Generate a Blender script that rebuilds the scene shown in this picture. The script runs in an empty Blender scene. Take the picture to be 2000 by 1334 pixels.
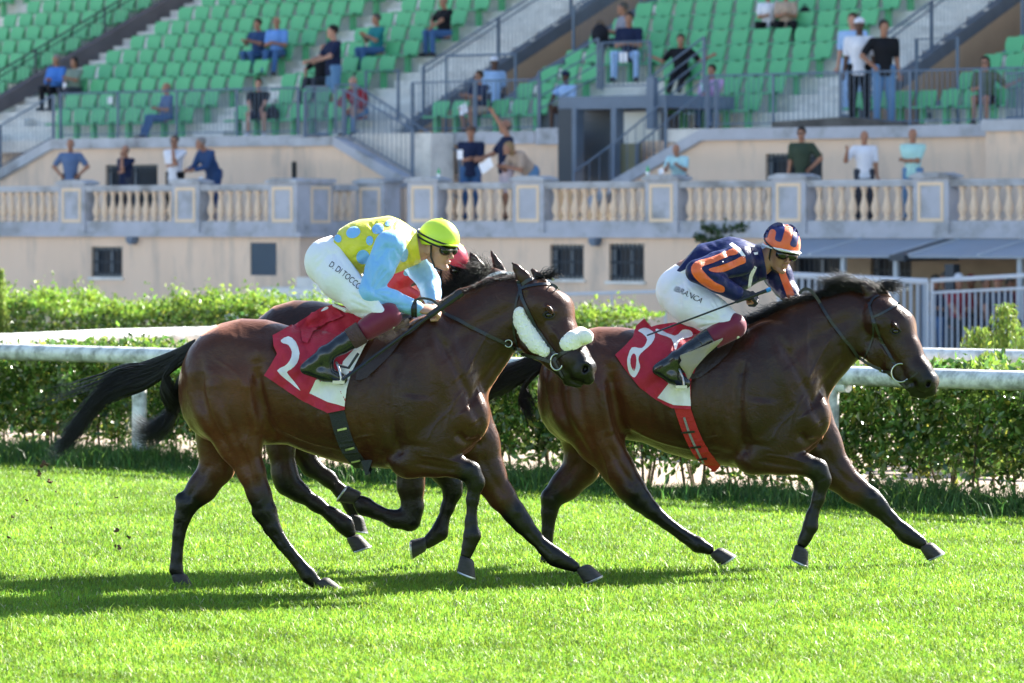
import bpy, bmesh, math, random
import numpy as np
from mathutils import Vector, Matrix, noise
from mathutils.bvhtree import BVHTree
from mathutils.geometry import delaunay_2d_cdt
R = math.radians
SC = bpy.context.scene
COL = SC.collection
# ------------------------------------------------------------------ camera, sky, sun, exposure
F, CH, YH = 9000.0, 2.15, 441.0            # focal length and horizon in photo pixels, camera height
cd = bpy.data.cameras.new('camera'); cam = bpy.data.objects.new('camera', cd); COL.objects.link(cam)
cam.location = (0, 0, CH); cam.rotation_euler = (R(90), 0, 0)
cd.sensor_width = 36; cd.lens = F / 2000 * 36; cd.shift_y = -(667 - YH) / 2000
cd.clip_start = 1; cd.clip_end = 4000
cd.dof.use_dof = True; cd.dof.focus_distance = 27.6; cd.dof.aperture_fstop = 4.6
SC.camera = cam
SUN = Vector((1.25, 1.2, 1.25)).normalized()
SEL = math.asin(SUN.z); SAZ = math.atan2(SUN.x, SUN.y)
w = bpy.data.worlds.new('World'); SC.world = w; w.use_nodes = True
nt = w.node_tree; sky = nt.nodes.new('ShaderNodeTexSky'); sky.sky_type = 'NISHITA'; sky.sun_disc = False
sky.sun_elevation = SEL; sky.sun_rotation = SAZ; sky.air_density = 1.0; sky.dust_density = 0.6
bg = nt.nodes['Background']; bg.inputs['Strength'].default_value = 0.06
nt.links.new(sky.outputs[0], bg.inputs['Color'])
ld = bpy.data.lights.new('sun', 'SUN'); ld.energy = 5.0; ld.angle = R(0.5); ld.color = (1.0, 0.95, 0.86)
lo = bpy.data.objects.new('sun', ld); COL.objects.link(lo); lo.rotation_euler = SUN.to_track_quat('Z', 'Y').to_euler()
SC.view_settings.view_transform = 'Standard'; SC.view_settings.look = 'None'; SC.view_settings.gamma = 1
SC.view_settings.exposure = 2.38
SC.cycles.max_bounces = 8; SC.cycles.transparent_max_bounces = 8

# ------------------------------------------------------------------ helpers
def tag(o, label=None, cat=None, group=None, kind=None):
    if label: o['label'] = label
    if cat: o['category'] = cat
    if group: o['group'] = group
    if kind: o['kind'] = kind
    return o
def empty(name, loc=(0, 0, 0), rz=0, label=None, cat=None, group=None, parent=None):
    o = bpy.data.objects.new(name, None); COL.objects.link(o); o.location = loc; o.rotation_euler = (0, 0, rz)
    o.empty_display_size = .1
    if parent: o.parent = parent
    return tag(o, label, cat, group)
def mesh_obj(name, V, Fc, m, parent=None, loc=None, rz=None, smooth=False):
    me = bpy.data.meshes.new(name)
    if isinstance(V, np.ndarray) and isinstance(Fc, np.ndarray):
        nv, nf, k = len(V), len(Fc), Fc.shape[1]
        me.vertices.add(nv); me.vertices.foreach_set('co', V.astype(np.float32).ravel())
        me.loops.add(nf * k); me.loops.foreach_set('vertex_index', Fc.astype(np.int32).ravel())
        me.polygons.add(nf); me.polygons.foreach_set('loop_start', np.arange(0, nf * k, k, dtype=np.int32))
        me.update(calc_edges=True)
    else:
        me.from_pydata([tuple(v) for v in V], [], [tuple(f) for f in Fc])
    if smooth: me.polygons.foreach_set('use_smooth', np.ones(len(me.polygons), dtype=bool))
    for mm in (m if isinstance(m, (list, tuple)) else [m]): me.materials.append(mm)
    o = bpy.data.objects.new(name, me); COL.objects.link(o)
    if loc is not None: o.location = loc
    if rz is not None: o.rotation_euler = (0, 0, rz)
    if parent: o.parent = parent
    return o
class MB:
    def __init__(s): s.v = []; s.f = []
    def quad(s, pts):
        i = len(s.v); s.v += [tuple(p) for p in pts]; s.f.append(tuple(range(i, i + len(pts)))); return s
    def box(s, x0, x1, y0, y1, z0, z1):
        i = len(s.v); s.v += [(x, y, z) for z in (z0, z1) for y in (y0, y1) for x in (x0, x1)]
        s.f += [tuple(i + k for k in q) for q in ((0, 2, 3, 1), (4, 5, 7, 6), (0, 1, 5, 4), (2, 6, 7, 3), (0, 4, 6, 2), (1, 3, 7, 5))]; return s
    def prism(s, poly, a0, a1, axis='y'):
        """poly: 2D outline; axis: the one extruded ('y': poly is x,z; 'x': poly is y,z; 'z': poly is x,y)"""
        n = len(poly); i = len(s.v)
        for a in (a0, a1):
            for p, q in poly: s.v.append({'y': (p, a, q), 'x': (a, p, q), 'z': (p, q, a)}[axis])
        s.f.append(tuple(range(i, i + n))); s.f.append(tuple(range(i + 2 * n - 1, i + n - 1, -1)))
        for k in range(n): s.f.append((i + k, i + (k + 1) % n, i + n + (k + 1) % n, i + n + k))
        return s
    def tube(s, pts, r, seg=8, cap=True, flat=1.0):
        pts = [Vector(p) for p in pts]; n = len(pts); rs = r if isinstance(r, (list, tuple)) else [r] * n
        i = len(s.v); up = None
        for k, p in enumerate(pts):
            t = (pts[min(k + 1, n - 1)] - pts[max(k - 1, 0)]); t = t.normalized() if t.length > 1e-9 else Vector((0, 0, 1))
            if up is None: up = Vector((0, 0, 1)) if abs(t.z) < .9 else Vector((1, 0, 0))
            a = t.cross(up).normalized(); b = a.cross(t).normalized(); up = b
            for j in range(seg):
                th = 2 * math.pi * j / seg; s.v.append(tuple(p + a * (math.cos(th) * rs[k]) + b * (math.sin(th) * rs[k] * flat)))
        for k in range(n - 1):
            for j in range(seg):
                j2 = (j + 1) % seg; s.f.append((i + k * seg + j, i + k * seg + j2, i + (k + 1) * seg + j2, i + (k + 1) * seg + j))
        if cap: s.f.append(tuple(i + j for j in range(seg - 1, -1, -1))); s.f.append(tuple(i + (n - 1) * seg + j for j in range(seg)))
        return s
    def lathe(s, prof, c=(0, 0, 0), seg=12):
        i = len(s.v); n = len(prof)
        for r, z in prof:
            for j in range(seg):
                th = 2 * math.pi * j / seg; s.v.append((c[0] + r * math.cos(th), c[1] + r * math.sin(th), c[2] + z))
        for k in range(n - 1):
            for j in range(seg):
                j2 = (j + 1) % seg; s.f.append((i + k * seg + j, i + k * seg + j2, i + (k + 1) * seg + j2, i + (k + 1) * seg + j))
        s.f.append(tuple(i + j for j in range(seg - 1, -1, -1))); s.f.append(tuple(i + (n - 1) * seg + j for j in range(seg)))
        return s
    def build(s, name, m, parent=None, loc=None, rz=None, smooth=False):
        o = mesh_obj(name, s.v, s.f, m, parent, loc, rz, smooth)
        return o
def smooth_angle(o, a=40):
    me = o.data
    me.polygons.foreach_set('use_smooth', np.ones(len(me.polygons), dtype=bool))
    bm = bmesh.new(); bm.from_mesh(me); ca = math.cos(R(a))
    for e in bm.edges:
        if len(e.link_faces) == 2 and e.link_faces[0].normal.dot(e.link_faces[1].normal) < ca: e.smooth = False
    bm.to_mesh(me); bm.free(); return o

MATS = {}
def mat(name, col, rough=.6, spec=.5, var=.0, vscale=3., bump=0., bscale=40., metal=0., dirt=None, dscale=2., dmix=.5, coat=0., trans=0., sheen=0., detail=6., warp=None):
    """Principled material; var: brightness variation by noise, dirt: second colour mixed by a noise mask, bump: height noise."""
    if name in MATS: return MATS[name]
    m = bpy.data.materials.new(name); m.use_nodes = True; n = m.node_tree; N, L = n.nodes, n.links
    b = N['Principled BSDF']; b.inputs['Roughness'].default_value = rough; b.inputs['Metallic'].default_value = metal
    b.inputs['Specular IOR Level'].default_value = spec
    b.inputs['Coat Weight'].default_value = coat; b.inputs['Coat Roughness'].default_value = .15
    b.inputs['Sheen Weight'].default_value = sheen
    c = (*col, 1); b.inputs['Base Color'].default_value = c
    tc = N.new('ShaderNodeTexCoord'); src = tc.outputs['Object']
    if warp:
        mp = N.new('ShaderNodeMapping'); mp.inputs['Scale'].default_value = warp; L.new(src, mp.inputs[0]); src = mp.outputs[0]
    out = None
    if var > 0:
        nz = N.new('ShaderNodeTexNoise'); nz.inputs['Scale'].default_value = vscale; nz.inputs['Detail'].default_value = detail; L.new(src, nz.inputs['Vector'])
        mr = N.new('ShaderNodeMapRange'); mr.inputs[1].default_value = .3; mr.inputs[2].default_value = .7; mr.inputs[3].default_value = 1 - var; mr.inputs[4].default_value = 1 + var
        L.new(nz.outputs[0], mr.inputs[0]); vm = N.new('ShaderNodeVectorMath'); vm.operation = 'SCALE'; vm.inputs[0].default_value = col; L.new(mr.outputs[0], vm.inputs['Scale']); out = vm.outputs[0]
    if dirt:
        nz = N.new('ShaderNodeTexNoise'); nz.inputs['Scale'].default_value = dscale; nz.inputs['Detail'].default_value = 9; nz.inputs['Roughness'].default_value = .7; L.new(src, nz.inputs['Vector'])
        cr = N.new('ShaderNodeValToRGB'); cr.color_ramp.elements[0].position = .5 - dmix * .25; cr.color_ramp.elements[1].position = .72 - dmix * .2
        L.new(nz.outputs[0], cr.inputs[0]); mx = N.new('ShaderNodeMix'); mx.data_type = 'RGBA'; L.new(cr.outputs[0], mx.inputs[0])
        if out: L.new(out, mx.inputs[6])
        else: mx.inputs[6].default_value = c
        mx.inputs[7].default_value = (*dirt, 1); out = mx.outputs[2]
    if out: L.new(out, b.inputs['Base Color'])
    if bump > 0:
        nz = N.new('ShaderNodeTexNoise'); nz.inputs['Scale'].default_value = bscale; nz.inputs['Detail'].default_value = 6; L.new(src, nz.inputs['Vector'])
        bp = N.new('ShaderNodeBump'); bp.inputs['Strength'].default_value = min(1, bump); bp.inputs['Distance'].default_value = .02; L.new(nz.outputs[0], bp.inputs['Height']); L.new(bp.outputs[0], b.inputs['Normal'])
    if trans > 0:
        tr = N.new('ShaderNodeBsdfTranslucent'); ms = N.new('ShaderNodeMixShader'); ms.inputs[0].default_value = trans
        if out: L.new(out, tr.inputs[0])
        else: tr.inputs[0].default_value = c
        L.new(b.outputs[0], ms.inputs[1]); L.new(tr.outputs[0], ms.inputs[2]); L.new(ms.outputs[0], N['Material Output'].inputs[0])
    MATS[name] = m; return m

def P(px, py, Y):                            # a photo pixel at distance Y -> world point
    return Vector(((px - 1000) / F * Y, Y, CH - (py - YH) / F * Y))
# building frame: u along the facade to the right, w into the building
TC, TS, BY = .774, .633, 86.12
BR = -math.atan2(TS, TC)
def B(u, w, z): return Vector((u * TC + w * TS, BY - u * TS + w * TC, z))
def BU(px, w): k = (px - 1000) / F; return (k * (BY + w * TC) - w * TS) / (TC + k * TS)
def BZ(px, py, w): u = BU(px, w); return CH + (YH - py) * (BY - u * TS + w * TC) / F
BO = (0, BY, 0)
# ================================================================== the grandstand and its terrace
BEI = mat('beige plaster', (.80, .60, .455), .85, .3, var=.06, vscale=1.4, bump=.15, bscale=30, dirt=(.50, .41, .34), dscale=1.6, dmix=.0, warp=(1, 1, .25))
TRIM = mat('beige trim', (.80, .62, .44), .8, .3, var=.04)
GRY = mat('grey blue painted stone', (.45, .465, .52), .8, .3, var=.08, vscale=3, dirt=(.24, .25, .25), dscale=1.6, dmix=.0, bump=.1)
COP = mat('weathered coping stone', (.46, .48, .52), .85, .3, var=.12, vscale=4, dirt=(.17, .17, .17), dscale=1.2, dmix=.1)
CON = mat('pale concrete', (.76, .74, .70), .85, .25, var=.10, vscale=2, dirt=(.52, .51, .49), dscale=2.5, dmix=.1)
CON2 = mat('dark grey parapet', (.13, .12, .13), .85, .25, var=.15, vscale=2)
BAL = mat('baluster stone', (.80, .62, .46), .8, .3, var=.08, vscale=6, bump=.1)
STEEL = mat('blue grey railing paint', (.12, .17, .245), .5, .4, var=.08)
STEELD = mat('dark railing paint', (.035, .05, .07), .5, .4)
SEATM = mat('green seat plastic', (.12, .48, .22), .45, .5, var=.10, vscale=.7)
DARK = mat('dark interior', (.015, .018, .022), .7, .3)
GLASS = mat('window glass', (.012, .02, .035), .3, .25, var=.4, vscale=2)
SHUT = mat('blue grey shutter', (.06, .095, .14), .6, .4, var=.05)
WOOD = mat('beige stairwell wall', (.52, .38, .26), .85, .3, var=.06, vscale=1.5)
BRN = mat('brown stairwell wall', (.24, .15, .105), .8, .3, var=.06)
SIGNG = mat('green sign', (.03, .30, .16), .5); SIGNW = mat('white sign', (.75, .78, .76), .5)

def bobj(mb, name, m, parent=None, **k):     # a mesh given in building coordinates
    if parent is None: return mb.build(name, m, None, BO, BR, **k)
    return mb.build(name, m, parent, **k)

# lower wall (two lengths with a recess between) --------------------------------
stand = empty('grandstand', BO, BR, 'beige and grey grandstand with stepped green seating and a barred lower wall', 'grandstand')
def wall_seg(u0, u1, w0, w1, z0, z1, holes=()):
    """front wall with rectangular openings cut through (front face pieces + reveals)"""
    mb = MB(); us = sorted({u0, u1, *[h[0] for h in holes], *[h[1] for h in holes]})
    for a, b in zip(us, us[1:]):
        hs = [h for h in holes if h[0] <= a and h[1] >= b]
        if hs: h = hs[0]; mb.box(a, b, w0, w1, z0, h[2]); mb.box(a, b, w0, w1, h[3], z1)
        else: mb.box(a, b, w0, w1, z0, z1)
    return mb
def win_rect(x0, x1, y0, y1, w=0): return (BU(x0, w), BU(x1, w), BZ((x0 + x1) / 2, y1, w), BZ((x0 + x1) / 2, y0, w))
WL = [win_rect(178, 239, 482, 541), win_rect(489, 540, 474, 538)]
WR = [win_rect(1074, 1140, 478, 545), win_rect(1189, 1258, 476, 549)]
UL, URC, URS, UR_END = -24.0, -5.33, -2.45, 20.0
bobj(wall_seg(UL, URC, 0, .35, 0, 1.93, WL), 'wall', BEI, stand)
bobj(wall_seg(URS, BU(1530, 0), 0, .35, 0, 1.93, WR), 'wall', BEI, stand)
# recess side wall and back wall
bobj(MB().box(URC - .35, URC, .352, 3.2, 0, 1.93).box(URC, URS, 2.9, 3.2, 0, 1.93).box(URS, URS + .35, .352, 3.2, 0, 1.93), 'wall', BEI, stand)
# terrace slab with a projecting ledge
lg = MB().box(UL, URC + .12, -.12, .5, 1.93, 2.02).box(URS - .12, UR_END, -.12, .5, 1.93, 2.02)
lg.box(UL, URC + .05, -.05, .5, 2.02, 2.20).box(URS - .05, UR_END, -.05, .5, 2.02, 2.20)
lg.box(URC, URC + .12, .5, 2.3, 1.93, 2.02).box(URC - .001, URC + .05, .5, 2.3, 2.02, 2.20)
bobj(lg, 'ledge', GRY, stand)
bobj(MB().box(UL, URC - .001, .5, 4.0, 1.95, 2.2).box(URS + .001, UR_END, .5, 4.0, 1.95, 2.2).box(URC, URS, 2.4, 4.0, 1.95, 2.198), 'terrace_floor', CON, stand)
def window(r, w, kind, rec=.18):
    u0, u1, z0, z1 = r
    e = empty('window', (0, 0, 0), parent=stand)
    bobj(MB().box(u0, u1, w + rec, w + rec + .02, z0, z1), 'pane', SHUT if kind == 'shutter' else GLASS, e)
    if kind == 'shutter':
        g = MB()
        for k in range(14): z = z0 + (z1 - z0) * (k + .2) / 14; g.box(u0 + .02, u1 - .02, w + rec - .02, w + rec, z, z + (z1 - z0) / 14 * .6)
        bobj(g, 'slats', SHUT, e); return
    t = .05; g = MB().box(u0, u0 + t, w + rec - .05, w + rec, z0, z1).box(u1 - t, u1, w + rec - .05, w + rec, z0, z1).box(u0 + t, u1 - t, w + rec - .05, w + rec, z0, z0 + t).box(u0 + t, u1 - t, w + rec - .05, w + rec, z1 - t, z1)
    um = (u0 + u1) / 2; g.box(um - .025, um + .025, w + rec - .045, w + rec, z0 + t, z1 - t)
    bobj(g, 'frame', mat('pale window frame', (.35, .40, .45), .5), e)
    n = max(6, int((u1 - u0) / .10)); g = MB()
    for k in range(n): u = u0 + (u1 - u0) * (k + .5) / n; g.box(u - .011, u + .011, w + .04, w + .062, z0, z1)
    for f_ in (.12, .5, .88): z = z0 + (z1 - z0) * f_; g.box(u0, u1, w + .062, w + .08, z - .02, z + .02)
    bobj(g, 'bars', STEELD, e)
    bobj(MB().box(u0 - .05, u1 + .05, w - .06, w + .03, z0 - .06, z0), 'sill', CON, e)
window(WL[0], 0, 'bars'); window(WL[1], 0, 'shutter', .03); window(WR[0], 0, 'bars'); window(WR[1], 0, 'bars')
# steps at the recess
st = MB(); ue = BU(490, -.7)
for k, (a, z) in enumerate([(0, .78), (.55, .97), (1.0, 1.16)]): st.box(ue + a * 1.1, URS + .3 + 0 * a, -1.5 + .45 * k, 2.9, 0 if k == 0 else z - .2, z)
tag(bobj(st, 'entrance_steps', CON), 'worn grey stone steps climbing to the recess in the lower wall', 'steps')

# balustrades ---------------------------------------------------------------
bprof = [(.075, 0), (.075, .035), (.045, .05), (.04, .08), (.062, .13), (.083, .19), (.08, .25), (.055, .33), (.036, .42), (.033, .47), (.048, .50), (.036, .52), (.06, .555), (.07, .565), (.07, .60)]
bal_me = None
def baluster(parent, u, w, z):
    global bal_me
    if bal_me is None:
        o = MB().lathe(bprof, (0, 0, 0), 10).build('baluster', BAL, smooth=True); bal_me = o.data; o.parent = parent; o.location = (u, w, z); return
    o = bpy.data.objects.new('baluster', bal_me); COL.objects.link(o); o.parent = parent; o.location = (u, w, z)
def pier(parent, u, w, hw=.37, hd=.17, z0=2.02, z1=2.98, side=None):
    a = MB().box(u - hw, u + hw, w - hd, w + hd, z0, z1)
    o = bobj(a, 'pier', GRY, parent)
    bobj(MB().prism([(u - hw - .05, z1), (u + hw + .05, z1), (u + hw + .05, z1 + .05), (u + hw * .6, z1 + .10), (u - hw * .6, z1 + .10), (u - hw - .05, z1 + .05)], w - hd - .05, w + hd + .05), 'cap', COP, o)
    t = .06; x0, x1, b0, b1 = u - hw + .1, u + hw - .1, z0 + .20, z1 - .07; y = w - hd
    f_ = MB().box(x0, x1, y - .014, y + .001, b0, b0 + t).box(x0, x1, y - .014, y + .001, b1 - t, b1).box(x0, x0 + t, y - .014, y + .001, b0 + t, b1 - t).box(x1 - t, x1, y - .014, y + .001, b0 + t, b1 - t)
    bobj(f_, 'panel_frame', TRIM, o)
    if side:
        x = u + hw
        f_ = MB(); s0, s1 = w - hd + .06, w + hd - .06
        if s1 - s0 > .3:
            f_.box(x, x + .014, s0, s1, b0, b0 + t).box(x, x + .014, s0, s1, b1 - t, b1).box(x, x + .014, s0, s0 + t, b0 + t, b1 - t).box(x, x + .014, s1 - t, s1, b0 + t, b1 - t); bobj(f_, 'panel_frame', TRIM, o)
    return o
def balustrade(label, us, w, u_start, u_end):
    e = empty('balustrade', BO, BR, label, 'balustrade', 'balustrades along the terrace')
    ends = [u_start] + list(us) + [u_end]; hw = .37
    for i, u in enumerate(us): pier(e, u, w)
    for i in range(len(ends) - 1):
        a = ends[i] + (hw if 0 < i < len(ends) else 0); b = ends[i + 1] - (hw if i + 1 < len(ends) - 1 else 0)
        if b - a < .4: continue
        bobj(MB().box(a, b, w - .13, w + .13, 2.84, 2.90).box(a, b, w - .16, w + .16, 2.90, 2.96), 'handrail', COP, e)
        bobj(MB().box(a, b, w - .12, w + .12, 2.02, 2.24), 'base_rail', GRY, e)
        n = int(round((b - a - .12) / .232)); 
        for k in range(n): baluster(e, a + .06 + (b - a - .12) * (k + .5) / n, w, 2.24)
    return e
bl = balustrade('grey balustrade with beige balusters on the terrace, left of the recess', (-17.1, -14.3, -11.42, -8.26, -5.67), .05, UL, -5.31)
br = balustrade('grey balustrade with beige balusters on the terrace, right of the sloping stair wall', (-2.1, .48, 3.6, 6.45, 9.49, 12.5, 15.5), .05, -2.46, 19)
# the return of the left balustrade into the recess
o = bobj(MB().box(URC - .70, URC + .02, .225, .95, 2.02, 2.98).box(URC - .75, URC + .07, .225, 1.0, 2.98, 3.07), 'pier', GRY, bl)
x = URC + .02; f_ = MB().box(x, x + .014, .30, .88, 2.2, 2.26).box(x, x + .014, .30, .88, 2.86, 2.92).box(x, x + .014, .30, .36, 2.26, 2.86).box(x, x + .014, .82, .88, 2.26, 2.86); bobj(f_, 'panel_frame', TRIM, o)
bobj(MB().box(URC - .30, URC + .02, 1.0, 1.75, 2.84, 2.96), 'handrail', COP, bl); bobj(MB().box(URC - .28, URC, .95, 1.75, 2.02, 2.24), 'base_rail', GRY, bl)
for k in range(3): baluster(bl, URC - .14, 1.12 + .24 * k, 2.24)
pier(bl, URC + .28, 2.0, .37, .24)

# terrace back wall with sloped ends ----------------------------------------------
W4 = 4.0
def back_wall(poly, w0=W4, w1=W4 + .3, cop=None, nm='wall'):
    bobj(MB().prism(poly, w0, w1), nm, BEI, stand)
u105, u583 = BU(105, W4), BU(585, W4)
u_l0 = BU(-60, W4)
hole = (BU(206, W4), BU(308, W4), 2.5, BZ(250, 322, W4))
bw = wall_seg(u105, u583 + .3, W4, W4 + .3, 2.2, 3.82, [hole]); bobj(bw, 'wall', BEI, stand)
bobj(MB().prism([(u_l0 - 3, 2.2), (u105, 2.2), (u105, 3.82), (BU(0, W4), BZ(0, 350, W4)), (u_l0 - 3, 2.3)], W4, W4 + .3), 'wall', BEI, stand)
window(hole, W4, 'bars')
def band(path, w0, w1, th, m, nm):
    for (a, za), (b, zb) in zip(path, path[1:]):
        bobj(MB().prism([(a, za - th), (b, zb - th), (b, zb), (a, za)], w0, w1), nm, m, stand)
band([(u_l0 - 3, 2.55), (BU(0, W4), BZ(0, 333, W4)), (u105, 4.02), (u583 + .3, 4.02)], W4 - .10, W4 + .35, .22, COP, 'coping')
# sloping stair wall in the middle
ws = 2.9; a0, a1, a2 = BU(585, ws), BU(668, ws), BU(803, ws); zt, ze = BZ(620, 272, ws), BZ(803, 352, ws)
bobj(MB().prism([(a0, 2.2), (a2, 2.2), (a2, ze - .12), (a1, zt - .12), (a0, zt - .12)], ws - .2, ws), 'stair_wall', BEI, stand)
bobj(MB().box(a0, URS, ws - .2, ws, 0.0, 2.2), 'stair_wall', BEI, stand)
bobj(MB().prism([(a0 - .05, zt - .14), (a1, zt - .14), (a1 + .05, zt + .05), (a0 - .05, zt + .02)], ws - .28, ws + .3), 'coping', COP, stand)
bobj(MB().prism([(a1, zt - .14), (a2, ze - .16), (a2, ze + .07), (a1, zt + .05)], ws - .29, ws + .06), 'coping', GRY, stand)
bobj(MB().box(a0 - .1, a0 - .001, ws - .12, 4, 2.2, zt - .15), 'wall', BEI, stand)
bobj(MB().box(a0 - .02, a0 + .10, ws - .215, ws - .2, BZ(590, 350, ws), BZ(590, 316, ws)), 'slot', DARK, stand)
# stair flight behind it and back wall to the portal
uC0, uC1 = u583 + .31, BU(1048, W4)
bobj(MB().box(a2 + .3, uC1, W4, W4 + .3, 2.2, 3.78), 'wall', BEI, stand)
band([(a1, 4.02), (uC1, 4.02)], W4 - .06, W4 + .35, .25, GRY, 'coping')
fl = MB(); n = 11
for k in range(n): uu = a1 + (a2 - a1) * k / n; fl.box(uu, a2 + .25, ws + .31, W4 - .08, 2.2 + (4.0 - 2.2) * (n - k - 1) / n * .999, 2.2 + (4.0 - 2.2) * (n - k) / n)
bobj(fl, 'stair', CON, stand)
# right sloped wall: rises from the balustrade at px 1195 to px 1370, then runs on
wr = 3.2; c0, c1 = BU(1195, wr), BU(1375, wr); z0_, z1_ = BZ(1195, 356, wr), BZ(1375, 254, wr); cE = 16
holeR = (BU(1495, wr), BU(1606, wr), 2.5, BZ(1550, 300, wr)); holeR2 = (BU(1955, wr), BU(1990, wr), 2.5, BZ(1970, 298, wr))
bobj(MB().prism([(c0, 2.2), (c1, 2.2), (c1, z1_ - .2), (c0, z0_ - .2)], wr, wr + .3), 'wall', BEI, stand)
bobj(wall_seg(c1, cE, wr, wr + .3, 2.2, z1_ - .12, [holeR, holeR2]), 'wall', BEI, stand)
window(holeR, wr, 'bars'); window(holeR2, wr, 'shutter')
band([(c0 - .5, z0_ - .3), (c0, z0_), (c1, z1_ + .02), (cE, z1_ + .02)], wr - .12, wr + .32, .22, GRY, 'coping')
u18 = BU(1955, wr); bobj(MB().box(u18, u18 + 5, wr - .5, wr - .13, 2.2, z1_ - .12), 'wall', BEI, stand); bobj(MB().box(u18 - .05, u18 + 5, wr - .58, wr - .125, z1_ - .12, z1_ + .09), 'coping', COP, stand)
us_ = BU(1510, wr); ue_ = BU(1765, wr)
bobj(MB().prism([(us_, z1_ + .022), (ue_, z1_ + .022), (ue_, z1_ + .06), (us_ + 1.6, z1_ + .20), (us_, z1_ + .13)], wr - .05, wr + .9), 'slab', mat('old dark slab', (.10, .10, .10), .9, .2, var=.3), stand)

# the walkway in front of the seats and the tiers ----------------------------------
ZW, RW, RH, W0 = 4.0, .8, .36, 6.0           # walkway level, row run, row rise, plane of the first seat backs
NR = 15
FR = W0 + .18                                # first riser
TRENCH = [(BU(866, 7.6) - .0, BU(866, 7.6) + 1.75), (None, None)]
t1a = BU(848, 6.9); t1 = (t1a, t1a + 1.6)
t2a = BU(1700, 6.9); t2 = (t2a, t2a + 1.75)
portal = (BU(1052, W4), BU(1330, W4))
def tier_block(u0, u1, nm='tier'):
    mb = MB(); prof = [(FR, ZW - 1.0)]
    for n_ in range(NR): prof += [(FR + RW * n_, ZW + RH * n_), (FR + RW * n_, ZW + RH * (n_ + 1))]
    we = FR + RW * NR; prof += [(we + 1.5, ZW + RH * NR), (we + 1.5, ZW - 1.0)]
    mb.prism(prof, u0, u1, 'x'); bobj(mb, nm, CON, stand)
bobj(MB().box(-34, portal[0], W4 + .30, FR, ZW - .25, ZW).box(portal[1], 24, wr + .3, FR, ZW - .25, ZW), 'walkway', CON, stand)
TB = [(-40, t1[0]), (t1[1], t2[0]), (t2[1], 26)]
for a, b in TB: tier_block(a, b)
# half steps in the aisles, one pair per row
def aisle(u0, u1, n0=0, n1=NR, m=CON):
    for n_ in range(n0, min(n1, 13)): bobj(MB().box(u0, u1, FR + RW * n_ - .36, FR + RW * n_ - .001, ZW + RH * n_ + .001, ZW + RH * n_ + RH / 2), 'aisle_step', m, stand)
AL = BU(150, 7.6)                            # left end of the main left block
A_R = -13.72; PITCH = .53; A_L = A_R - 11 * PITCH
aisle(A_L - 1.15, A_L - .05); aisle(A_R + .08, BU(710, 10.32) - .05)
B_L = BU(710, 10.32); B_R = BU(893, 10.4)
aisle(B_R + .08, t1[0] - .25); D_L = -5.45; aisle(t1[1] + .22, D_L - .05)
D_R = 1.68; aisle(D_R + .06, t2[0] - .25)
G_L = BU(1945, 8.1); aisle(t2[1] + .22, G_L - .05)
# stairwell cut into the tiers: back wall with the door recess and the exit sign, side wall, sloped edges
for i, (a, b) in enumerate((t1, t2)):
    wb = 14.2 if i == 0 else 14.6
    zb = ZW + RH * round((wb - FR) / RW)
    bobj(MB().box(a, b, FR + .2, wb, 2.2, 3.2), 'passage_floor', CON, stand)
    bobj(MB().box(a + .001, b - .001, wb, wb + .3, 3.2, zb).box(a + .001, b - .001, wb + .3, FR + RW * NR, zb - .3, zb), 'passage_wall', WOOD, stand)
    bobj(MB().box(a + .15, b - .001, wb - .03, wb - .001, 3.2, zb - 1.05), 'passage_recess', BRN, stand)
    e = bobj(MB().box(a + .65, a + 1.10, wb - .04, wb - .002, zb - .62, zb - .38), 'exit_sign', SIGNG, stand)
    bobj(MB().box(a + .75, a + .83, wb - .043, wb - .0401, zb - .58, zb - .42).box(a + .90, a + 1.02, wb - .043, wb - .0401, zb - .53, zb - .47), 'sign_figure', SIGNW, e)
    # side linings (the left one faces the camera)
    lin = MB(); prof = [(FR, 3.2)]
    prof += [(FR, ZW + .1), (wb, ZW + .1 + (wb - FR) * RH / RW), (wb, 3.2)]
    lin.prism(prof, a + .001, a + .04, 'x'); lin.prism(prof, b - .04, b - .001, 'x'); bobj(lin, 'passage_wall', WOOD, stand)
    cp = MB()
    for u0, u1 in ((a - .16, a + .05), (b - .05, b + .16)):
        cp.prism([(FR - .1, ZW + .02), (FR - .1, ZW + .26), (wb + .1, ZW + .26 + (wb + .1 - FR + .1) * RH / RW), (wb + .1, ZW + (wb + .1 - FR) * RH / RW)], u0, u1, 'x')
    bobj(cp, 'parapet', mat('grey parapet paint', (.13, .16, .20), .8, var=.1), stand)
# far left dark sloped parapet beside the aisle
pl = MB(); uP = A_L - 1.42
pl.prism([(FR - 1.0, ZW), (FR - 1.0, ZW + .25), (FR + RW * NR, ZW + .35 + (RW * NR + .6) * RH / RW), (FR + RW * NR, ZW + RH * NR - .3)], uP, uP + .24, 'x')
bobj(pl, 'parapet', CON2, stand)
# roof and rear wall of the stand (above and behind the frame; they shade the seating)
bobj(MB().box(-46, 34, 13.5, 27, 20.0, 20.4), 'roof', CON, stand)
bobj(MB().box(-46, 34, 22, 22.4, ZW, 20.0), 'rear_wall', BEI, stand)
bobj(MB().box(-46, 34, FR + RW * NR + 1.501, 22, ZW + RH * NR - .3, ZW + RH * NR), 'rear_floor', CON, stand)
cols = MB()
for u in (-36, -27, -18, -9, 0, 9, 18, 27): cols.box(u - .25, u + .25, 19.8, 20.3, ZW + RH * NR, 20.0)
bobj(cols, 'columns', BEI, stand)

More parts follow.
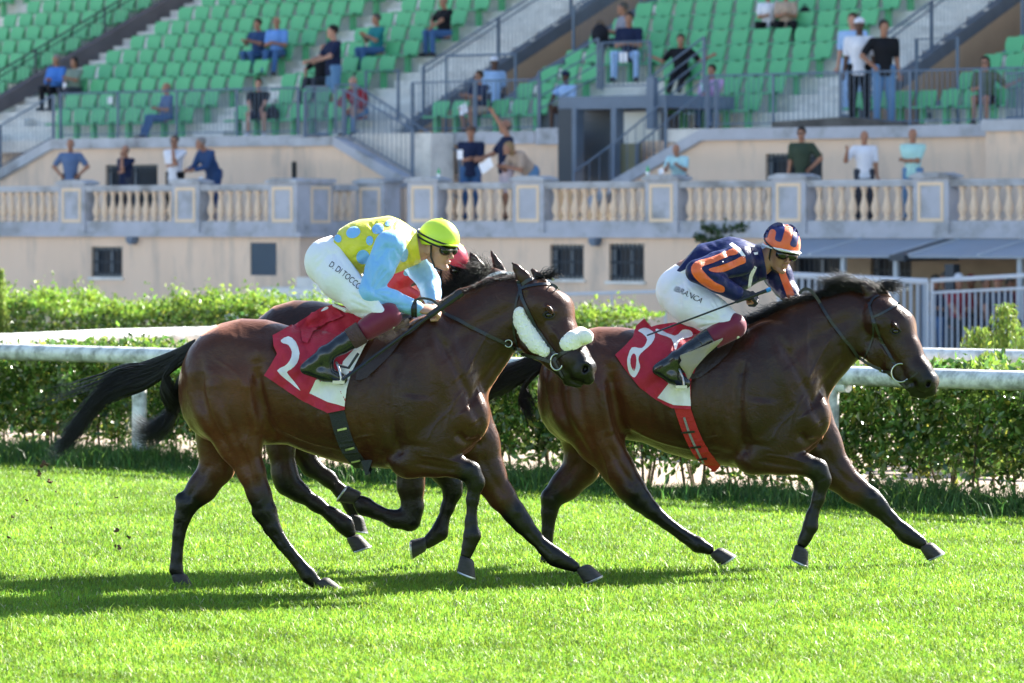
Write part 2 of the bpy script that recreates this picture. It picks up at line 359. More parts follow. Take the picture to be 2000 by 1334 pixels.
# seats --------------------------------------------------------------------------
def seat_mesh():
    mb = MB(); hw = .208; n = 6
    # moulded shell: pan + curved back, cross-section extruded with rounded corners
    sec = [(-.40, .36), (-.43, .385), (-.40, .41), (-.10, .385), (-.045, .43), (-.015, .55), (.03, .70), (.01, .725), (-.02, .715), (-.065, .56), (-.10, .43)]
    def sect(x, k):
        return [(x * (1 if z > .5 or y < -.2 else .86), y - .02 * k * k * (z > .45), z - (.05 if (abs(k) > .9 and z > .7) else 0)) for y, z in sec]
    xs = [(-hw, -1), (-hw * .88, -.8), (0, 0), (hw * .88, .8), (hw, 1)]
    i = 0; m = len(sec)
    for x, k in xs: mb.v += sect(x, k)
    for a in range(len(xs) - 1):
        for j in range(m): j2 = (j + 1) % m; mb.f.append((a * m + j, a * m + j2, (a + 1) * m + j2, (a + 1) * m + j))
    mb.f.append(tuple(range(m - 1, -1, -1))); mb.f.append(tuple((len(xs) - 1) * m + j for j in range(m)))
    mb.box(-.04, .04, -.25, -.10, .0, .37)
    return mb
seat0 = None; NSEAT = 0
ORD = ['first', 'second', 'third', 'fourth', 'fifth', 'sixth', 'seventh', 'eighth', 'ninth', 'tenth', 'eleventh', 'twelfth', 'thirteenth', 'fourteenth', 'fifteenth', 'sixteenth', 'seventeenth', 'eighteenth', 'nineteenth', 'twentieth']
random.seed(5)
def seat(u, n_, block, k):
    global seat0, NSEAT
    loc = B(u, W0 + RW * n_ + .02, ZW + RH * n_)
    px = 1000 + F * loc.x / loc.y; py = YH - F * (loc.z + .7 - CH) / loc.y
    if px < -40 or px > 2040 or py < -55: return
    if seat0 is None: seat0 = seat_mesh().build('stadium_seat', SEATM); smooth_angle(seat0, 35); o = seat0
    else: o = seat0.copy(); COL.objects.link(o)
    o.location = loc; o.rotation_euler = (0, 0, BR + random.uniform(-.02, .02)); NSEAT += 1
    tag(o, 'green seat, %s from left in row %s of the %s' % (ORD[k], ['one','two','three','four','five','six','seven','eight','nine','ten','eleven','twelve','thirteen','fourteen'][n_], block), 'seat', 'green plastic seats of the grandstand')
def rows(block, uL, nseats, r0, r1, per=None, skip=()):
    for n_ in range(r0, r1):
        a, b = (per or {}).get(n_, (0, nseats))
        for k in range(a, b):
            if (n_, k) in skip: continue
            seat(uL + (k + .5) * PITCH, n_, block, k - min(a, 0))
rows('long left block', A_L, 11, 0, 12, {0: (1, 11), 1: (1, 11)}, skip={(0, 1), (0, 2), (1, 1)})
rows('block beside the dark parapet', A_L - 1.55 - 8 * PITCH, 8, 0, 12)
rows('far left block', A_L - 1.55 - 8 * PITCH - 1.2 - 5 * PITCH, 5, 6, 14)
rows('block left of the passage', B_L, 5, 2, 12)
rows('low front block by the slope', BU(458, 6), 7, 0, 2, {0: (0, 7), 1: (1, 5)})
nD = int(round((D_R - D_L) / PITCH))
rows('centre block', D_L, nD, 1, 12, skip={(1, k) for k in range(3, 9)} | {(2, k) for k in range(3, 6)})
rows('centre front row', D_L - PITCH * 3, nD + 3, 0, 1, skip={(0, k) for k in range(6, 12)})
rows('right block by the corner', t2[0] + .1, 7, 0, 1)
rows('right block', G_L, 6, 1, 8)
print('SEATS', NSEAT)

# railings --------------------------------------------------------------------------
def railing(label, path, h=1.0, pick=.115, post=1.6, posts=True, double=False, m=STEEL, panel=None, horiz=0, grp='steel railings of the grandstand', closed_bot=.08):
    """path: (u, w, z) points of the foot line"""
    e = empty('railing', BO, BR, label, 'railing', grp)
    top = MB(); bars = MB(); ps = []
    for (p, q) in zip(path, path[1:]):
        p, q = Vector(p), Vector(q); L = (Vector((p.x, p.y, 0)) - Vector((q.x, q.y, 0))).length
        up = Vector((0, 0, h)); top.tube([p + up, q + up], .02, 6)
        if double: top.tube([p + up * .86, q + up * .86], .016, 6)
        if horiz:
            for k in range(1, horiz + 1): top.tube([p + up * k / (horiz + 1), q + up * k / (horiz + 1)], .016, 6)
        else:
            top.tube([p + Vector((0, 0, closed_bot)), q + Vector((0, 0, closed_bot))], .014, 6)
            n = max(1, int(L / pick))
            for k in range(n):
                t = (k + .5) / n; a = p.lerp(q, t); bars.box(a.x - .006, a.x + .006, a.y - .006, a.y + .006, a.z + closed_bot, a.z + h)
        n = max(1, int(round(L / post)))
        for k in range(n + 1):
            a = p.lerp(q, k / n); key = (round(a.x, 2), round(a.y, 2))
            if key not in ps: ps.append(key); bobj(MB().box(a.x - .022, a.x + .022, a.y - .022, a.y + .022, a.z, a.z + h), 'post', m, e)
    bobj(top, 'rail', m, e)
    if bars.v: bobj(bars, 'bars', m, e)
    return e
wp = W4 + .1
railing('grey railing along the walkway above the left terrace wall', [(u105 + .1, wp, 4.02), (BU(583, wp), wp, 4.02)], h=.98)
railing('grey railing sloping down at the far left of the terrace wall', [(u_l0 - 1, wp, 2.95), (BU(0, wp), wp, BZ(0, 333, wp)), (u105 - .1, wp, 4.0)], h=.98)
railing('grey railing on top of the sloping stair wall in the middle', [(a0 + .1, ws + .05, zt + .02), (a1, ws + .05, zt + .05), (a2, ws + .05, ze + .06)], h=.95)
railing('grey railing on the far side of the middle stair', [(a0 + .1, W4 - .1, 4.03), (BU(700, W4), W4 - .1, 4.03), (BU(905, W4), W4 - .1, 2.6)], h=1.0, pick=.14)
railing('grey railing along the walkway right of the middle stair', [(BU(805, wp), wp, 4.02), (uC1, wp, 4.02)], h=1.02)
railing('grey railing along the walkway above the right terrace wall', [(c1, wr + .1, z1_ + .03), (cE, wr + .1, z1_ + .03)], h=1.0)
railing('grey railing on the sloping coping right of the door', [(c0 + .3, wr + .4, 2.75), (c1, wr + .4, z1_)], h=.95)
# long diagonal handrails on the tiers
def slope_rail(label, u, w0, w1, h=1.0, horiz=0, m=STEELD, pick=.13, dz=0):
    return railing(label, [(u, w0, ZW + dz + (w0 - FR + .4) * RH / RW), (u, w1, ZW + dz + (w1 - FR + .4) * RH / RW)], h=h, horiz=horiz, m=m, double=True, pick=pick, post=2.2)
slope_rail('dark railing climbing beside the leftmost parapet', uP - .1, 6.2, 17.5)
slope_rail('railing on the left edge of the middle passage', t1[0] - .05, 6.6, 16.5, m=STEEL, dz=.1)
slope_rail('railing on the right edge of the middle passage', t1[1] + .05, 9.5, 16.5, m=STEEL, dz=.1)
slope_rail('railing on the left edge of the right hand passage', t2[0] - .05, 6.6, 16.5, m=STEEL, dz=.1)
slope_rail('railing on the right edge of the right hand passage', t2[1] + .05, 9.5, 16.5, m=STEEL, dz=.1)
def hoop(label, u0, u1, w, z, h):
    e = empty('handrail_hoop', BO, BR, label, 'railing', 'hoop barriers at the foot of the stairs')
    bobj(MB().tube([(u0, w, z), (u0, w, z + h), (u1, w, z + h), (u1, w, z)], .035, 6), 'hoop', STEEL, e); return e
hoop('tall hoop barrier in front of the middle passage', t1[0] + 1.0, t1[1] + 1.25, 6.1, ZW, 1.65)
hoop('tall hoop barrier in front of the right hand passage', BU(1790, 6.1), BU(1870, 6.1), 6.1, ZW, 1.7)
hoop('hoop handrail at the foot of the second stairs', BU(715, 6.5), BU(778, 6.5), 6.5, ZW, 1.4)
# backrest bars beside the portal (sloped three bar railing over the seats)
slopes = [(1052, 4.3, 1162, 8.3), ]
railing('three bar railing sloping over the green seats left of the door', [(BU(1052, 4.5), 4.5, 4.2), (BU(1168, 4.8), 4.8, 4.85)], h=1.0, horiz=3)
railing('grey railing over the roof of the stair door', [(BU(1175, 5.6), 5.6, 4.85), (BU(1270, 5.6), 5.6, 4.85)], h=.95)
railing('multi bar railing sloping over the stair right of the door', [(BU(1265, 4.6), 4.6, 3.95), (BU(1375, 4.6), 4.6, 4.75)], h=1.05, horiz=4)
railing('railing of the stair inside the doorway', [(BU(1122, 3.4), 3.4, 2.2), (BU(1200, 3.4), 3.4, 2.75), (BU(1300, 3.4), 3.4, 3.55)], h=1.0, pick=.2)
# portal -----------------------------------------------------------------------------
por = empty('stair_portal', BO, BR, 'blue grey steel door portal in the middle of the terrace wall', 'portal')
pw = 3.7
def prect(x0, x1, y0, y1, w0, w1): return (BU(x0, w0), BU(x1, w0), w0, w1, BZ((x0 + x1) / 2, y1, w0), BZ((x0 + x1) / 2, y0, w0))
bobj(MB().box(*prect(1090, 1300, 187, 212, pw, pw + 2.2)), 'lintel', STEEL, por)
bobj(MB().box(*prect(1090, 1117, 212, 355, pw, pw + .3)), 'post', STEELD, por)
bobj(MB().box(*prect(1117, 1125, 212, 355, pw - .05, pw + .2)), 'post', STEEL, por)
bobj(MB().box(*prect(1193, 1203, 212, 350, pw - .05, pw + .2)), 'post', STEEL, por)
bobj(MB().box(*prect(1125, 1193, 216, 358, pw + .9, pw + .98)), 'door_leaf', mat('grey door', (.10, .12, .145), .6), por)
bobj(MB().box(*prect(1203, 1285, 218, 300, pw + .5, pw + .6)), 'panel', SIGNW, por)
bobj(MB().box(*prect(1203, 1250, 280, 350, pw + .1, pw + .16)), 'gate_panel', mat('olive mesh', (.20, .20, .13), .8), por)
bobj(MB().box(*prect(1250, 1330, 275, 350, pw + .45, pw + .6)), 'wall', BEI, por)
bobj(MB().box(*prect(1048, 1090, 262, 350, pw + .1, pw + .3)), 'wall', BEI, por)
bobj(MB().box(*prect(1046, 1091, 250, 282, pw, pw + .3)), 'coping', GRY, por)
bobj(MB().box(*prect(1040, 1330, 205, 355, pw + 2.25, pw + 2.3)), 'rear_panel', mat('grey render', (.14, .15, .17), .8), por)
bobj(MB().box(*prect(1262, 1276, 150, 252, pw - .1, pw + .05)), 'post', STEEL, por)
# grey steel gate panels on the walkway
for i, (x0, x1, y0, y1, lb) in enumerate(((596, 640, 168, 266, 'grey mesh gate panel on the walkway beside the man in red'), (1966, 2010, 140, 232, 'grey mesh gate panel at the right edge of the walkway'))):
    r = prect(x0, x1, y0, y1, 4.25, 4.28)
    g = MB(); n = 9
    for k in range(n): u = r[0] + (r[1] - r[0]) * (k + .5) / n; g.box(u - .006, u + .006, r[2], r[3], r[4], r[5])
    g.box(r[0], r[1], r[2] - .02, r[3] + .02, r[5] - .04, r[5]); g.box(r[0], r[1], r[2] - .02, r[3] + .02, r[4], r[4] + .04)
    tag(bobj(g, 'mesh_gate', STEEL), lb, 'gate')
# awning, right ----------------------------------------------------------------------
AW = mat('blue grey awning sheet', (.27, .32, .39), .5, .5, var=.08, vscale=.8)
aw = empty('awning', BO, BR, 'blue grey sheet awning under the right hand ledge', 'awning')
a_0, a_1, a_2 = BU(1535, 0), BU(1850, 0), 20
for x0, x1 in ((a_0, a_1), (a_1 + .35, a_2)):
    bobj(MB().prism([(-.13, 1.88), (-.13, 1.92), (-1.7, 1.645), (-1.7, 1.605)], x0, x1, 'x'), 'sheet', AW, aw)
    g = MB(); n = int((x1 - x0) / 1.3)
    for k in range(n + 1): u = x0 + (x1 - x0) * k / max(n, 1); g.prism([(-.14, 1.921), (-.14, 1.94), (-1.7, 1.67), (-1.7, 1.646)], u - .03, u + .03, 'x')
    bobj(g, 'ribs', mat('pale rib', (.45, .5, .55), .5), aw)
bobj(MB().prism([(-.13, 1.55), (-.13, 1.925), (-1.8, 1.65), (-1.8, 1.55)], a_1 + .02, a_1 + .33, 'x'), 'beam', STEELD, aw)
for px_ in (1645, 1748, 1990): u = BU(px_, -1.6); bobj(MB().box(u - .04, u + .04, -1.6, -1.52, 0, 1.60), 'post', mat('pale post', (.4, .45, .5), .5), aw)
u = BU(1860, -1.5); bobj(MB().box(u - .09, u + .09, -1.6, -1.4, 0, 1.5), 'post', STEELD, aw)
hr = [win_rect(1545, 1650, 495, 575, .3), win_rect(1700, 1780, 497, 560, .3)]
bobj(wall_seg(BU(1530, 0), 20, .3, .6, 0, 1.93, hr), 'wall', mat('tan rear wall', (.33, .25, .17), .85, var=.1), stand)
for r in hr: window(r, .3, 'bars')
# vine hanging on the ledge, lamp under it
lv = MB()
random.seed(11)
for (cx, cy, n_) in ((1385, 448, 60), (1372, 463, 50), (1440, 443, 30), (1415, 452, 30), (1400, 470, 40), (1380, 485, 20)):
    for k in range(n_):
        p = Vector((BU(cx + random.gauss(0, 9), -.15), -.15 + random.uniform(-.12, .1), BZ(cx, cy + random.gauss(0, 6), -.15)))
        a = Vector((random.uniform(-1, 1), random.uniform(-1, 1), random.uniform(-1, 1))).normalized() * .05; b = a.orthogonal().normalized() * .035
        lv.quad([p - a, p + b, p + a, p - b])
LEAFD = mat('dark vine leaves', (.05, .09, .03), .6, trans=.3)
tag(bobj(lv, 'climbing_plant', LEAFD), 'dark green creeper hanging over the grey ledge above the rider in navy', 'plant')
for x_, y_, nm in ((1162, 461, 'small grey lamp under the ledge between the barred windows'), (258, 463, 'small dark lamp under the ledge above the left barred window')):
    u = BU(x_, -.1); tag(bobj(MB().box(u - .08, u + .08, -.2, -.001, 1.83, 1.925).prism([(u - .05, 1.78), (u + .05, 1.78), (u + .07, 1.83), (u - .07, 1.83)], -.17, -.03), 'wall_lamp', STEEL), nm, 'lamp')
# ================================================================== ground, turf, rails, hedges, fence
rng = np.random.default_rng(3)
def railpt(px, off=0.0):                     # the near rail's foot line; off = metres behind it
    s = 211 + .0245 * px; Y = F / s; p = Vector(((px - 1000) / F * Y, Y, 0))
    return p + RN * off
_a = Vector(((-1000) / 211.0, F / 211, 0)); _b = Vector((1000 / 260.0, F / 260, 0))
RD = (_b - _a).normalized(); RN = Vector((-RD.y, RD.x, 0)) if RD.x > 0 else Vector((RD.y, -RD.x, 0))
RA = _a
def rl(t, off=0.0, z=0.0): p = RA + RD * t + RN * off; return Vector((p.x, p.y, z))   # along the rail, metres from the left frame edge
SAND = mat('sandy ground', (.33, .26, .21), .95, .2, var=.18, vscale=1.5, dirt=(.26, .21, .16), dscale=.8, dmix=.2, bump=.3, bscale=20)
tag(mesh_obj('ground', [(-1500, -200, 0), (1500, -200, 0), (1500, 3000, 0), (-1500, 3000, 0)], [(0, 1, 2, 3)], SAND), kind='structure')
TURF = mat('turf soil', (.06, .11, .02), .95, .2, var=.35, vscale=4, bump=.5, bscale=60)
E1, E2 = rl(-60, -.45, .004), rl(60, -.45, .004)
tag(mesh_obj('turf', [(-60, -80, .004), (60, -80, .004), tuple(E2), tuple(E1)], [(0, 1, 2, 3)], TURF), kind='structure')
tag(mesh_obj('verge', [tuple(E1), tuple(E2), tuple(rl(60, .35, .006)), tuple(rl(-60, .35, .006))], [(0, 1, 2, 3)], mat('verge soil', (.10, .085, .055), .95, .2, var=.4, vscale=5)), kind='structure')

AP1, AP2 = (-60, 60, .003), (60, 60, .003)
tag(mesh_obj('bounce_apron', [AP1, AP2, (60, 200, .003), (-60, 200, .003)], [(0, 1, 2, 3)], mat('pale concrete apron', (.72, .64, .56), .9, .2, var=.1, vscale=.6)), kind='structure')  # pale ground sheet added to bounce sunlight onto the shaded stand walls
def leafmat(name, col, trans=.45, rough=.5, hue=.3, spec=.4, vs=7.0):
    if name in MATS: return MATS[name]
    m = mat(name, col, rough, spec, var=hue, vscale=vs, trans=trans, detail=2); N, L = m.node_tree.nodes, m.node_tree.links   # each blade or leaf a little different
    b = N['Principled BSDF']; src = b.inputs['Base Color'].links[0].from_socket; g = N.new('ShaderNodeNewGeometry'); mr = N.new('ShaderNodeMapRange'); mr.inputs[3].default_value = .6; mr.inputs[4].default_value = 1.45; L.new(g.outputs['Random Per Island'], mr.inputs[0])
    hs = N.new('ShaderNodeHueSaturation'); L.new(src, hs.inputs['Color']); L.new(mr.outputs[0], hs.inputs['Value']); m2 = N.new('ShaderNodeMath'); m2.operation = 'MULTIPLY_ADD'; ml = N.new('ShaderNodeMath'); ml.operation = 'FRACT'
    mm = N.new('ShaderNodeMath'); mm.operation = 'MULTIPLY'; mm.inputs[1].default_value = 37.7; L.new(g.outputs['Random Per Island'], mm.inputs[0]); L.new(mm.outputs[0], ml.inputs[0]); L.new(ml.outputs[0], m2.inputs[0]); m2.inputs[1].default_value = -.06; m2.inputs[2].default_value = .52; L.new(m2.outputs[0], hs.inputs['Hue'])
    L.new(hs.outputs[0], b.inputs['Base Color'])
    for n_ in N:
        if n_.type == 'BSDF_TRANSLUCENT': L.new(hs.outputs[0], n_.inputs[0])
    return m
def blades(pos, hgt, wid, lean, name, m, label=None):
    """two-segment grass blades; pos Nx3"""
    n = len(pos); az = rng.uniform(0, 2 * np.pi, n); fa = rng.uniform(0, 2 * np.pi, n)
    d = np.stack([np.cos(az), np.sin(az), np.zeros(n)], 1); sd = np.stack([np.cos(fa), np.sin(fa), np.zeros(n)], 1)
    up = np.array([0, 0, 1.0]); h = hgt[:, None]; L = (lean * hgt)[:, None]; wd = (wid / 2)[:, None]
    m1 = pos + up * h * .55 + d * L * .3; tp = pos + up * h * (1 - .25 * lean[:, None]) + d * L
    V = np.stack([pos - sd * wd, pos + sd * wd, m1 + sd * wd * .8, m1 - sd * wd * .8, tp], 1).reshape(-1, 3)
    i = np.arange(n) * 5
    nv = len(V); me = bpy.data.meshes.new(name)
    me.vertices.add(nv); me.vertices.foreach_set('co', V.astype(np.float32).ravel())
    quads = np.stack([i, i + 1, i + 2, i + 3], 1); tris = np.stack([i + 3, i + 2, i + 4], 1)
    lp = np.concatenate([quads.ravel(), tris.ravel()]); me.loops.add(len(lp)); me.loops.foreach_set('vertex_index', lp.astype(np.int32))
    ls = np.concatenate([np.arange(n) * 4, n * 4 + np.arange(n) * 3]); me.polygons.add(2 * n); me.polygons.foreach_set('loop_start', ls.astype(np.int32))
    me.update(calc_edges=True)
    me.polygons.foreach_set('use_smooth', np.ones(2 * n, dtype=bool))
    me.materials.append(m); o = bpy.data.objects.new(name, me); COL.objects.link(o); return o
GRASS = leafmat('grass blades', (.168, .315, .032), trans=.5, rough=.45, hue=.30, spec=.25, vs=1.3)
def scatter_view(n, y0, y1, margin=.7, edge=-.35):
    """random points on the ground inside the view wedge, in front of the rail line, density falling with distance"""
    u = rng.random(n); Y = 1 / (1 / y0 + (1 / y1 - 1 / y0) * u) ; 
    X = (rng.random(n) * 2 - 1) * (1000 / F * Y + margin)
    p = np.stack([X, Y, np.full(n, .004)], 1)
    dd = (p[:, :2] - np.array(RA[:2])) @ np.array(RN[:2]); return p[dd < edge]
NG = 560000
gp = scatter_view(NG, 20.6, 44)
f1 = np.array([noise.noise(Vector((x * .9, y * .9, 0))) for x, y in gp[::40, :2]])
hh = rng.gamma(9, .029 / 9, len(gp)) * (1 + .35 * np.sin(gp[:, 0] * 1.7 + np.sin(gp[:, 1] * 1.1) * 2) * np.sin(gp[:, 1] * .9 + 1) * .5)
hh = np.clip(hh, .012, .085); tall = rng.random(len(gp)) < .02; hh[tall] *= 1.9
tag(blades(gp, hh, rng.uniform(.003, .0075, len(gp)), rng.uniform(.2, 1.5, len(gp)), 'grass', GRASS), 'short bright green grass of the race track', kind='stuff')
# longer, darker weeds along the foot of the hedge
n = 60000; t = rng.uniform(-2, 15, n); off = rng.normal(-.15, .28, n); wz = np.array([list(rl(a, b, .006)) for a, b in zip(t, off)])
hh = rng.gamma(4, .085 / 4, n) * np.clip(1.2 + .6 * np.sin(t * 1.3) + .4 * np.sin(t * 3.7), .35, 2)
WEED = leafmat('verge weeds', (.075, .17, .035), trans=.4, hue=.4)
tag(blades(wz, np.clip(hh, .02, .26), rng.uniform(.005, .012, n), rng.uniform(.2, 1, n), 'weeds', WEED), 'dark longer grass and weeds under the rail', kind='stuff')
# dry straw bits
n = 5000; p = scatter_view(n, 20.6, 43)
tag(blades(p + np.array([0, 0, .01]), rng.uniform(.02, .05, len(p)), np.full(len(p), .005), np.full(len(p), 1.4), 'dry_blades', mat('straw', (.42, .38, .22), .8)), 'dry straw coloured blades in the turf', kind='stuff')

def leaves(pos, size, m, name, parent=None, upb=.25, ratio=.45, nrm=None):
    """folded four-point leaves"""
    n = len(pos); d = rng.normal(size=(n, 3)); d[:, 2] += upb * 2; 
    if nrm is not None: d += nrm
    d /= np.linalg.norm(d, axis=1)[:, None]
    r = rng.normal(size=(n, 3)); s = np.cross(d, r); s /= np.linalg.norm(s, axis=1)[:, None]; nn = np.cross(d, s)
    L = size[:, None]; wd = L * ratio
    V = np.stack([pos - d * L * .5, pos + s * wd * .5 + nn * L * .06, pos + d * L * .5, pos - s * wd * .5 + nn * L * .06], 1).reshape(-1, 3)
    i = np.arange(n) * 4; Fc = np.concatenate([np.stack([i, i + 1, i + 2], 1), np.stack([i, i + 2, i + 3], 1)])
    return mesh_obj(name, V, Fc, m, parent)
LEAF1 = leafmat('hedge leaf', (.075, .16, .03), trans=.42, rough=.25, hue=.6, spec=.8, vs=6)
LEAF2 = leafmat('hedge new growth', (.15, .27, .035), trans=.5, rough=.5, hue=.3, vs=4)
LEAFY = leafmat('yellow green leaf', (.25, .30, .05), trans=.5, rough=.5, hue=.3)
STEMM = mat('hedge stems', (.10, .075, .05), .9, .2, var=.3)
def hedge(label, pf, t0, t1, o0, o1, ztop, n, size=.055, bare=.0, shoots=0, shoot_h=.25, topn=0, mat_=None, group='hedges'):
    """pf(t, off, z) -> point. Leaves fill a box with an uneven top and clumps."""
    e = empty('hedge', tuple(pf((t0 + t1) / 2, (o0 + o1) / 2, 0)), 0, label, 'hedge', group); base = np.array(e.location)
    t = rng.uniform(t0, t1, n * 2); o = rng.uniform(o0, o1, n * 2)
    zt = ztop + .07 * np.sin(t * 1.9) + .05 * np.sin(t * 5.3 + 1) + .04 * np.sin(o * 6 + t * 3)
    z = zt * (1 - (1 - bare * .3) * rng.beta(1.0, 1.35, n * 2))
    clump = np.sin(t * 9 + np.sin(z * 7) * 1.5) * np.sin(z * 11 + t * 4) * np.sin(o * 8 + t * 5)
    keep = (clump > -.35) | (rng.random(n * 2) < .35)
    if bare > 0: keep &= (z > bare) | (rng.random(n * 2) < .28) 
    front = rng.random(n * 2) < .45; o = np.where(front, o0 + rng.beta(1, 5, n * 2) * (o1 - o0), o)
    t, o, z = t[keep][:n], o[keep][:n], z[keep][:n]
    base3 = np.array(pf(0, 0, 0)); dt = np.array(pf(1, 0, 0)) - base3; do = np.array(pf(0, 1, 0)) - base3
    pos = base3 + t[:, None] * dt + o[:, None] * do; pos[:, 2] = z
    pos += rng.normal(0, .02, pos.shape)
    ym = rng.random(len(pos)) < .10
    leaves(pos[~ym] - base, rng.uniform(.6, 1.3, (~ym).sum()) * size, mat_ or LEAF1, 'foliage', e)
    leaves(pos[ym] - base, rng.uniform(.6, 1.2, ym.sum()) * size, LEAFY, 'yellowing_leaves', e)
    if topn:
        t = rng.uniform(t0, t1, topn); o = rng.uniform(o0, o1, topn); zt = ztop + .07 * np.sin(t * 1.9) + .05 * np.sin(t * 5.3 + 1)
        g = np.abs(rng.normal(0, .45, topn)) * shoot_h * np.clip(.45 + .55 * np.sin(t * 7 + np.sin(o * 9) * 2) + .3 * np.sin(t * 23), .1, 1.3)
        pos = base3 + t[:, None] * dt + o[:, None] * do; pos[:, 2] = zt + g - .04
        leaves(pos - base, rng.uniform(.6, 1.2, topn) * size * .85, LEAF2, 'new_growth', e, upb=.6)
    sm = MB()
    for k in range(int((t1 - t0) * 9)):
        tt = t0 + (t1 - t0) * (k + random.random()) / ((t1 - t0) * 9); oo = random.uniform(o0 + .1, o1 - .1)
        a = Vector(pf(tt, oo, 0)); b = Vector(pf(tt + random.uniform(-.15, .15), oo + random.uniform(-.1, .1), ztop * .55)); c = Vector(pf(tt + random.uniform(-.3, .3), oo, ztop * .9))
        lo_ = Vector(base); sm.tube([a - lo_, b - lo_, c - lo_], [.012, .009, .005], 4, cap=False)
    sm.build('stems', STEMM, e)
    return e
hedge('leafy laurel hedge behind the near white rail, bare at its foot', lambda t, o, z: rl(t, o, z), -2, 14.5, .30, 1.15, 1.0, 64000, .086, bare=.24, topn=4500, shoot_h=.12)
def hb(t, o, z): d = Vector((.80, -.60, 0)); nrm = Vector((.60, .80, 0)); p = Vector((-7.0, 57.0, 0)) + d * t + nrm * o; return Vector((p.x, p.y, z))
hedge('clipped hedge with pale yellow green shoots far behind the left rails', hb, -1.2, 9.8, 0, 1.5, 1.16, 34000, .08, topn=30000, shoot_h=.22)
def hcone(label, x, y, h, r, Y):
    c = P(x, y, Y); c.z = 0
    e = empty('conifer_shrub', tuple(c), 0, label, 'shrub', 'young conifers by the right rail'); n = 3500
    z = rng.beta(1.1, 1.3, n) * h; rad = r * np.sqrt(rng.random(n)) * np.clip(1.15 - z / h, .05, 1) ** .7
    a = rng.uniform(0, 6.283, n); rr = rad * (1 + .3 * np.sin(a * 3 + z * 9))
    leaves(np.stack([rr * np.cos(a), rr * np.sin(a), z], 1), rng.uniform(.04, .08, n), leafmat('conifer leaf', (.17, .27, .05), trans=.4, hue=.3), 'foliage', e, upb=1.2, ratio=.3)
    MB().tube([(0, 0, 0), (0, 0, h * .9)], [.02, .006], 6).build('trunk', STEMM, e)
for k, (x, h, r, Y, lb) in enumerate(((1912, 1.22, .36, 42, 'low conifer shrub nearest the fence opening, lowest of the right hand shrubs'), (1966, 1.45, .32, 41.5, 'tall pointed conifer shrub in the middle of the right hand shrubs'), (2010, 1.25, .4, 41, 'conifer shrub cut by the right edge of the photo'), (1935, 1.05, .3, 40, 'small conifer shrub in front of the pointed one'))):
    hcone(lb, x, 700, h, r, Y)
hcone('tall pale shrub shoot at the left edge above the hedge', 0, 700, 1.62, .16, 56)

# rails -----------------------------------------------------------------------------
RAILM = mat('white rail plastic', (.84, .84, .83), .35, .5, var=.03, vscale=2, dirt=(.24, .25, .22), dscale=7, dmix=.32, bump=.05)
def rail_run(label, pts, ztop, r, posts, grp='white running rails of the track'):
    e = empty('running_rail', tuple(pts[0]), 0, label, 'rail', grp); b = Vector(pts[0])
    tubes = MB(); path = [Vector(p) - b + Vector((0, 0, ztop - r)) for p in pts]
    o = tubes.tube(path, r, 20).build('rail_tube', RAILM, e, smooth=True); smooth_angle(o, 50)
    for q in posts(): 
        base = Vector(q[0]) - b; back = Vector(q[1])          # direction of the gooseneck arm (towards the rail)
        mb = MB(); foot = base - back * .34
        mb.tube([foot, foot + Vector((0, 0, .62)), foot + Vector((0, 0, .74)) + back * .03, foot + Vector((0, 0, .88)) + back * .12, foot + Vector((0, 0, ztop - r * 1.3)) + back * .24, base + Vector((0, 0, ztop - r * 1.1))], [.068, .066, .066, .064, .062, .058], 12)
        if label.startswith('near') and q[0].x > 1.5:          # broad curved plate of the right hand post
            pl = [(-.30, ztop - .09), (.03, ztop - .09), (.03, .30), (-.05, .30), (-.06, .60), (-.12, .78)]; i0 = len(mb.v); nP = len(pl)
            for o2 in (-.035, .035):
                for t_, z_ in pl: v = base + RD * t_ + RN * (o2 - .09); mb.v.append((v.x, v.y, z_))
            mb.f.append(tuple(range(i0, i0 + nP))); mb.f.append(tuple(range(i0 + 2 * nP - 1, i0 + nP - 1, -1)))
            for k in range(nP): mb.f.append((i0 + k, i0 + (k + 1) % nP, i0 + nP + (k + 1) % nP, i0 + nP + k))
        mb.tube([base + Vector((0, 0, ztop - r * 2.15)) - RD * .16, base + Vector((0, 0, ztop - r * 2.1)) + RD * .16], .05, 10)
        smooth_angle(mb.build('post', RAILM, e), 50)
    for k in range(1, len(path) - 1, 2): d = (path[k + 1] - path[k - 1]).normalized(); smooth_angle(MB().tube([path[k] - d * .09, path[k] + d * .09], r + .004, 20).build('joint_sleeve', RAILM, e), 50)
    return e
L_ = (rl(-3) - rl(-3)).length
near = [rl(t) for t in (-3.5, .4, 4.4, 8.3, 12.4, 16)]
def near_posts():
    for px_ in (272, 905, 1622):
        p = railpt(px_); yield (p + RN * .02, RN * .02 / .34)
rail_run('near white rail with a mottled grey green side, running behind the horses', near, 1.06, .075, near_posts)
fp = []
for px_, s in ((-160, 200), (0, 193.5), (220, 184.5), (430, 180), (700, 181), (1000, 188), (1350, 202), (1700, 216.5), (2000, 222), (2200, 227)):
    Y = F / s; fp.append(Vector(((px_ - 1000) / F * Y, Y, 0)))
def far_posts():
    for px_, s in ((338, 181.5), (1180, 195)):
        Y = F / s; yield (Vector(((px_ - 1000) / F * Y, Y, 0)), Vector((.50, .87, 0)).normalized() * 1.35)
rail_run('farther white rail with a gooseneck post, curving behind the near rail', fp, 1.06, .080, far_posts)

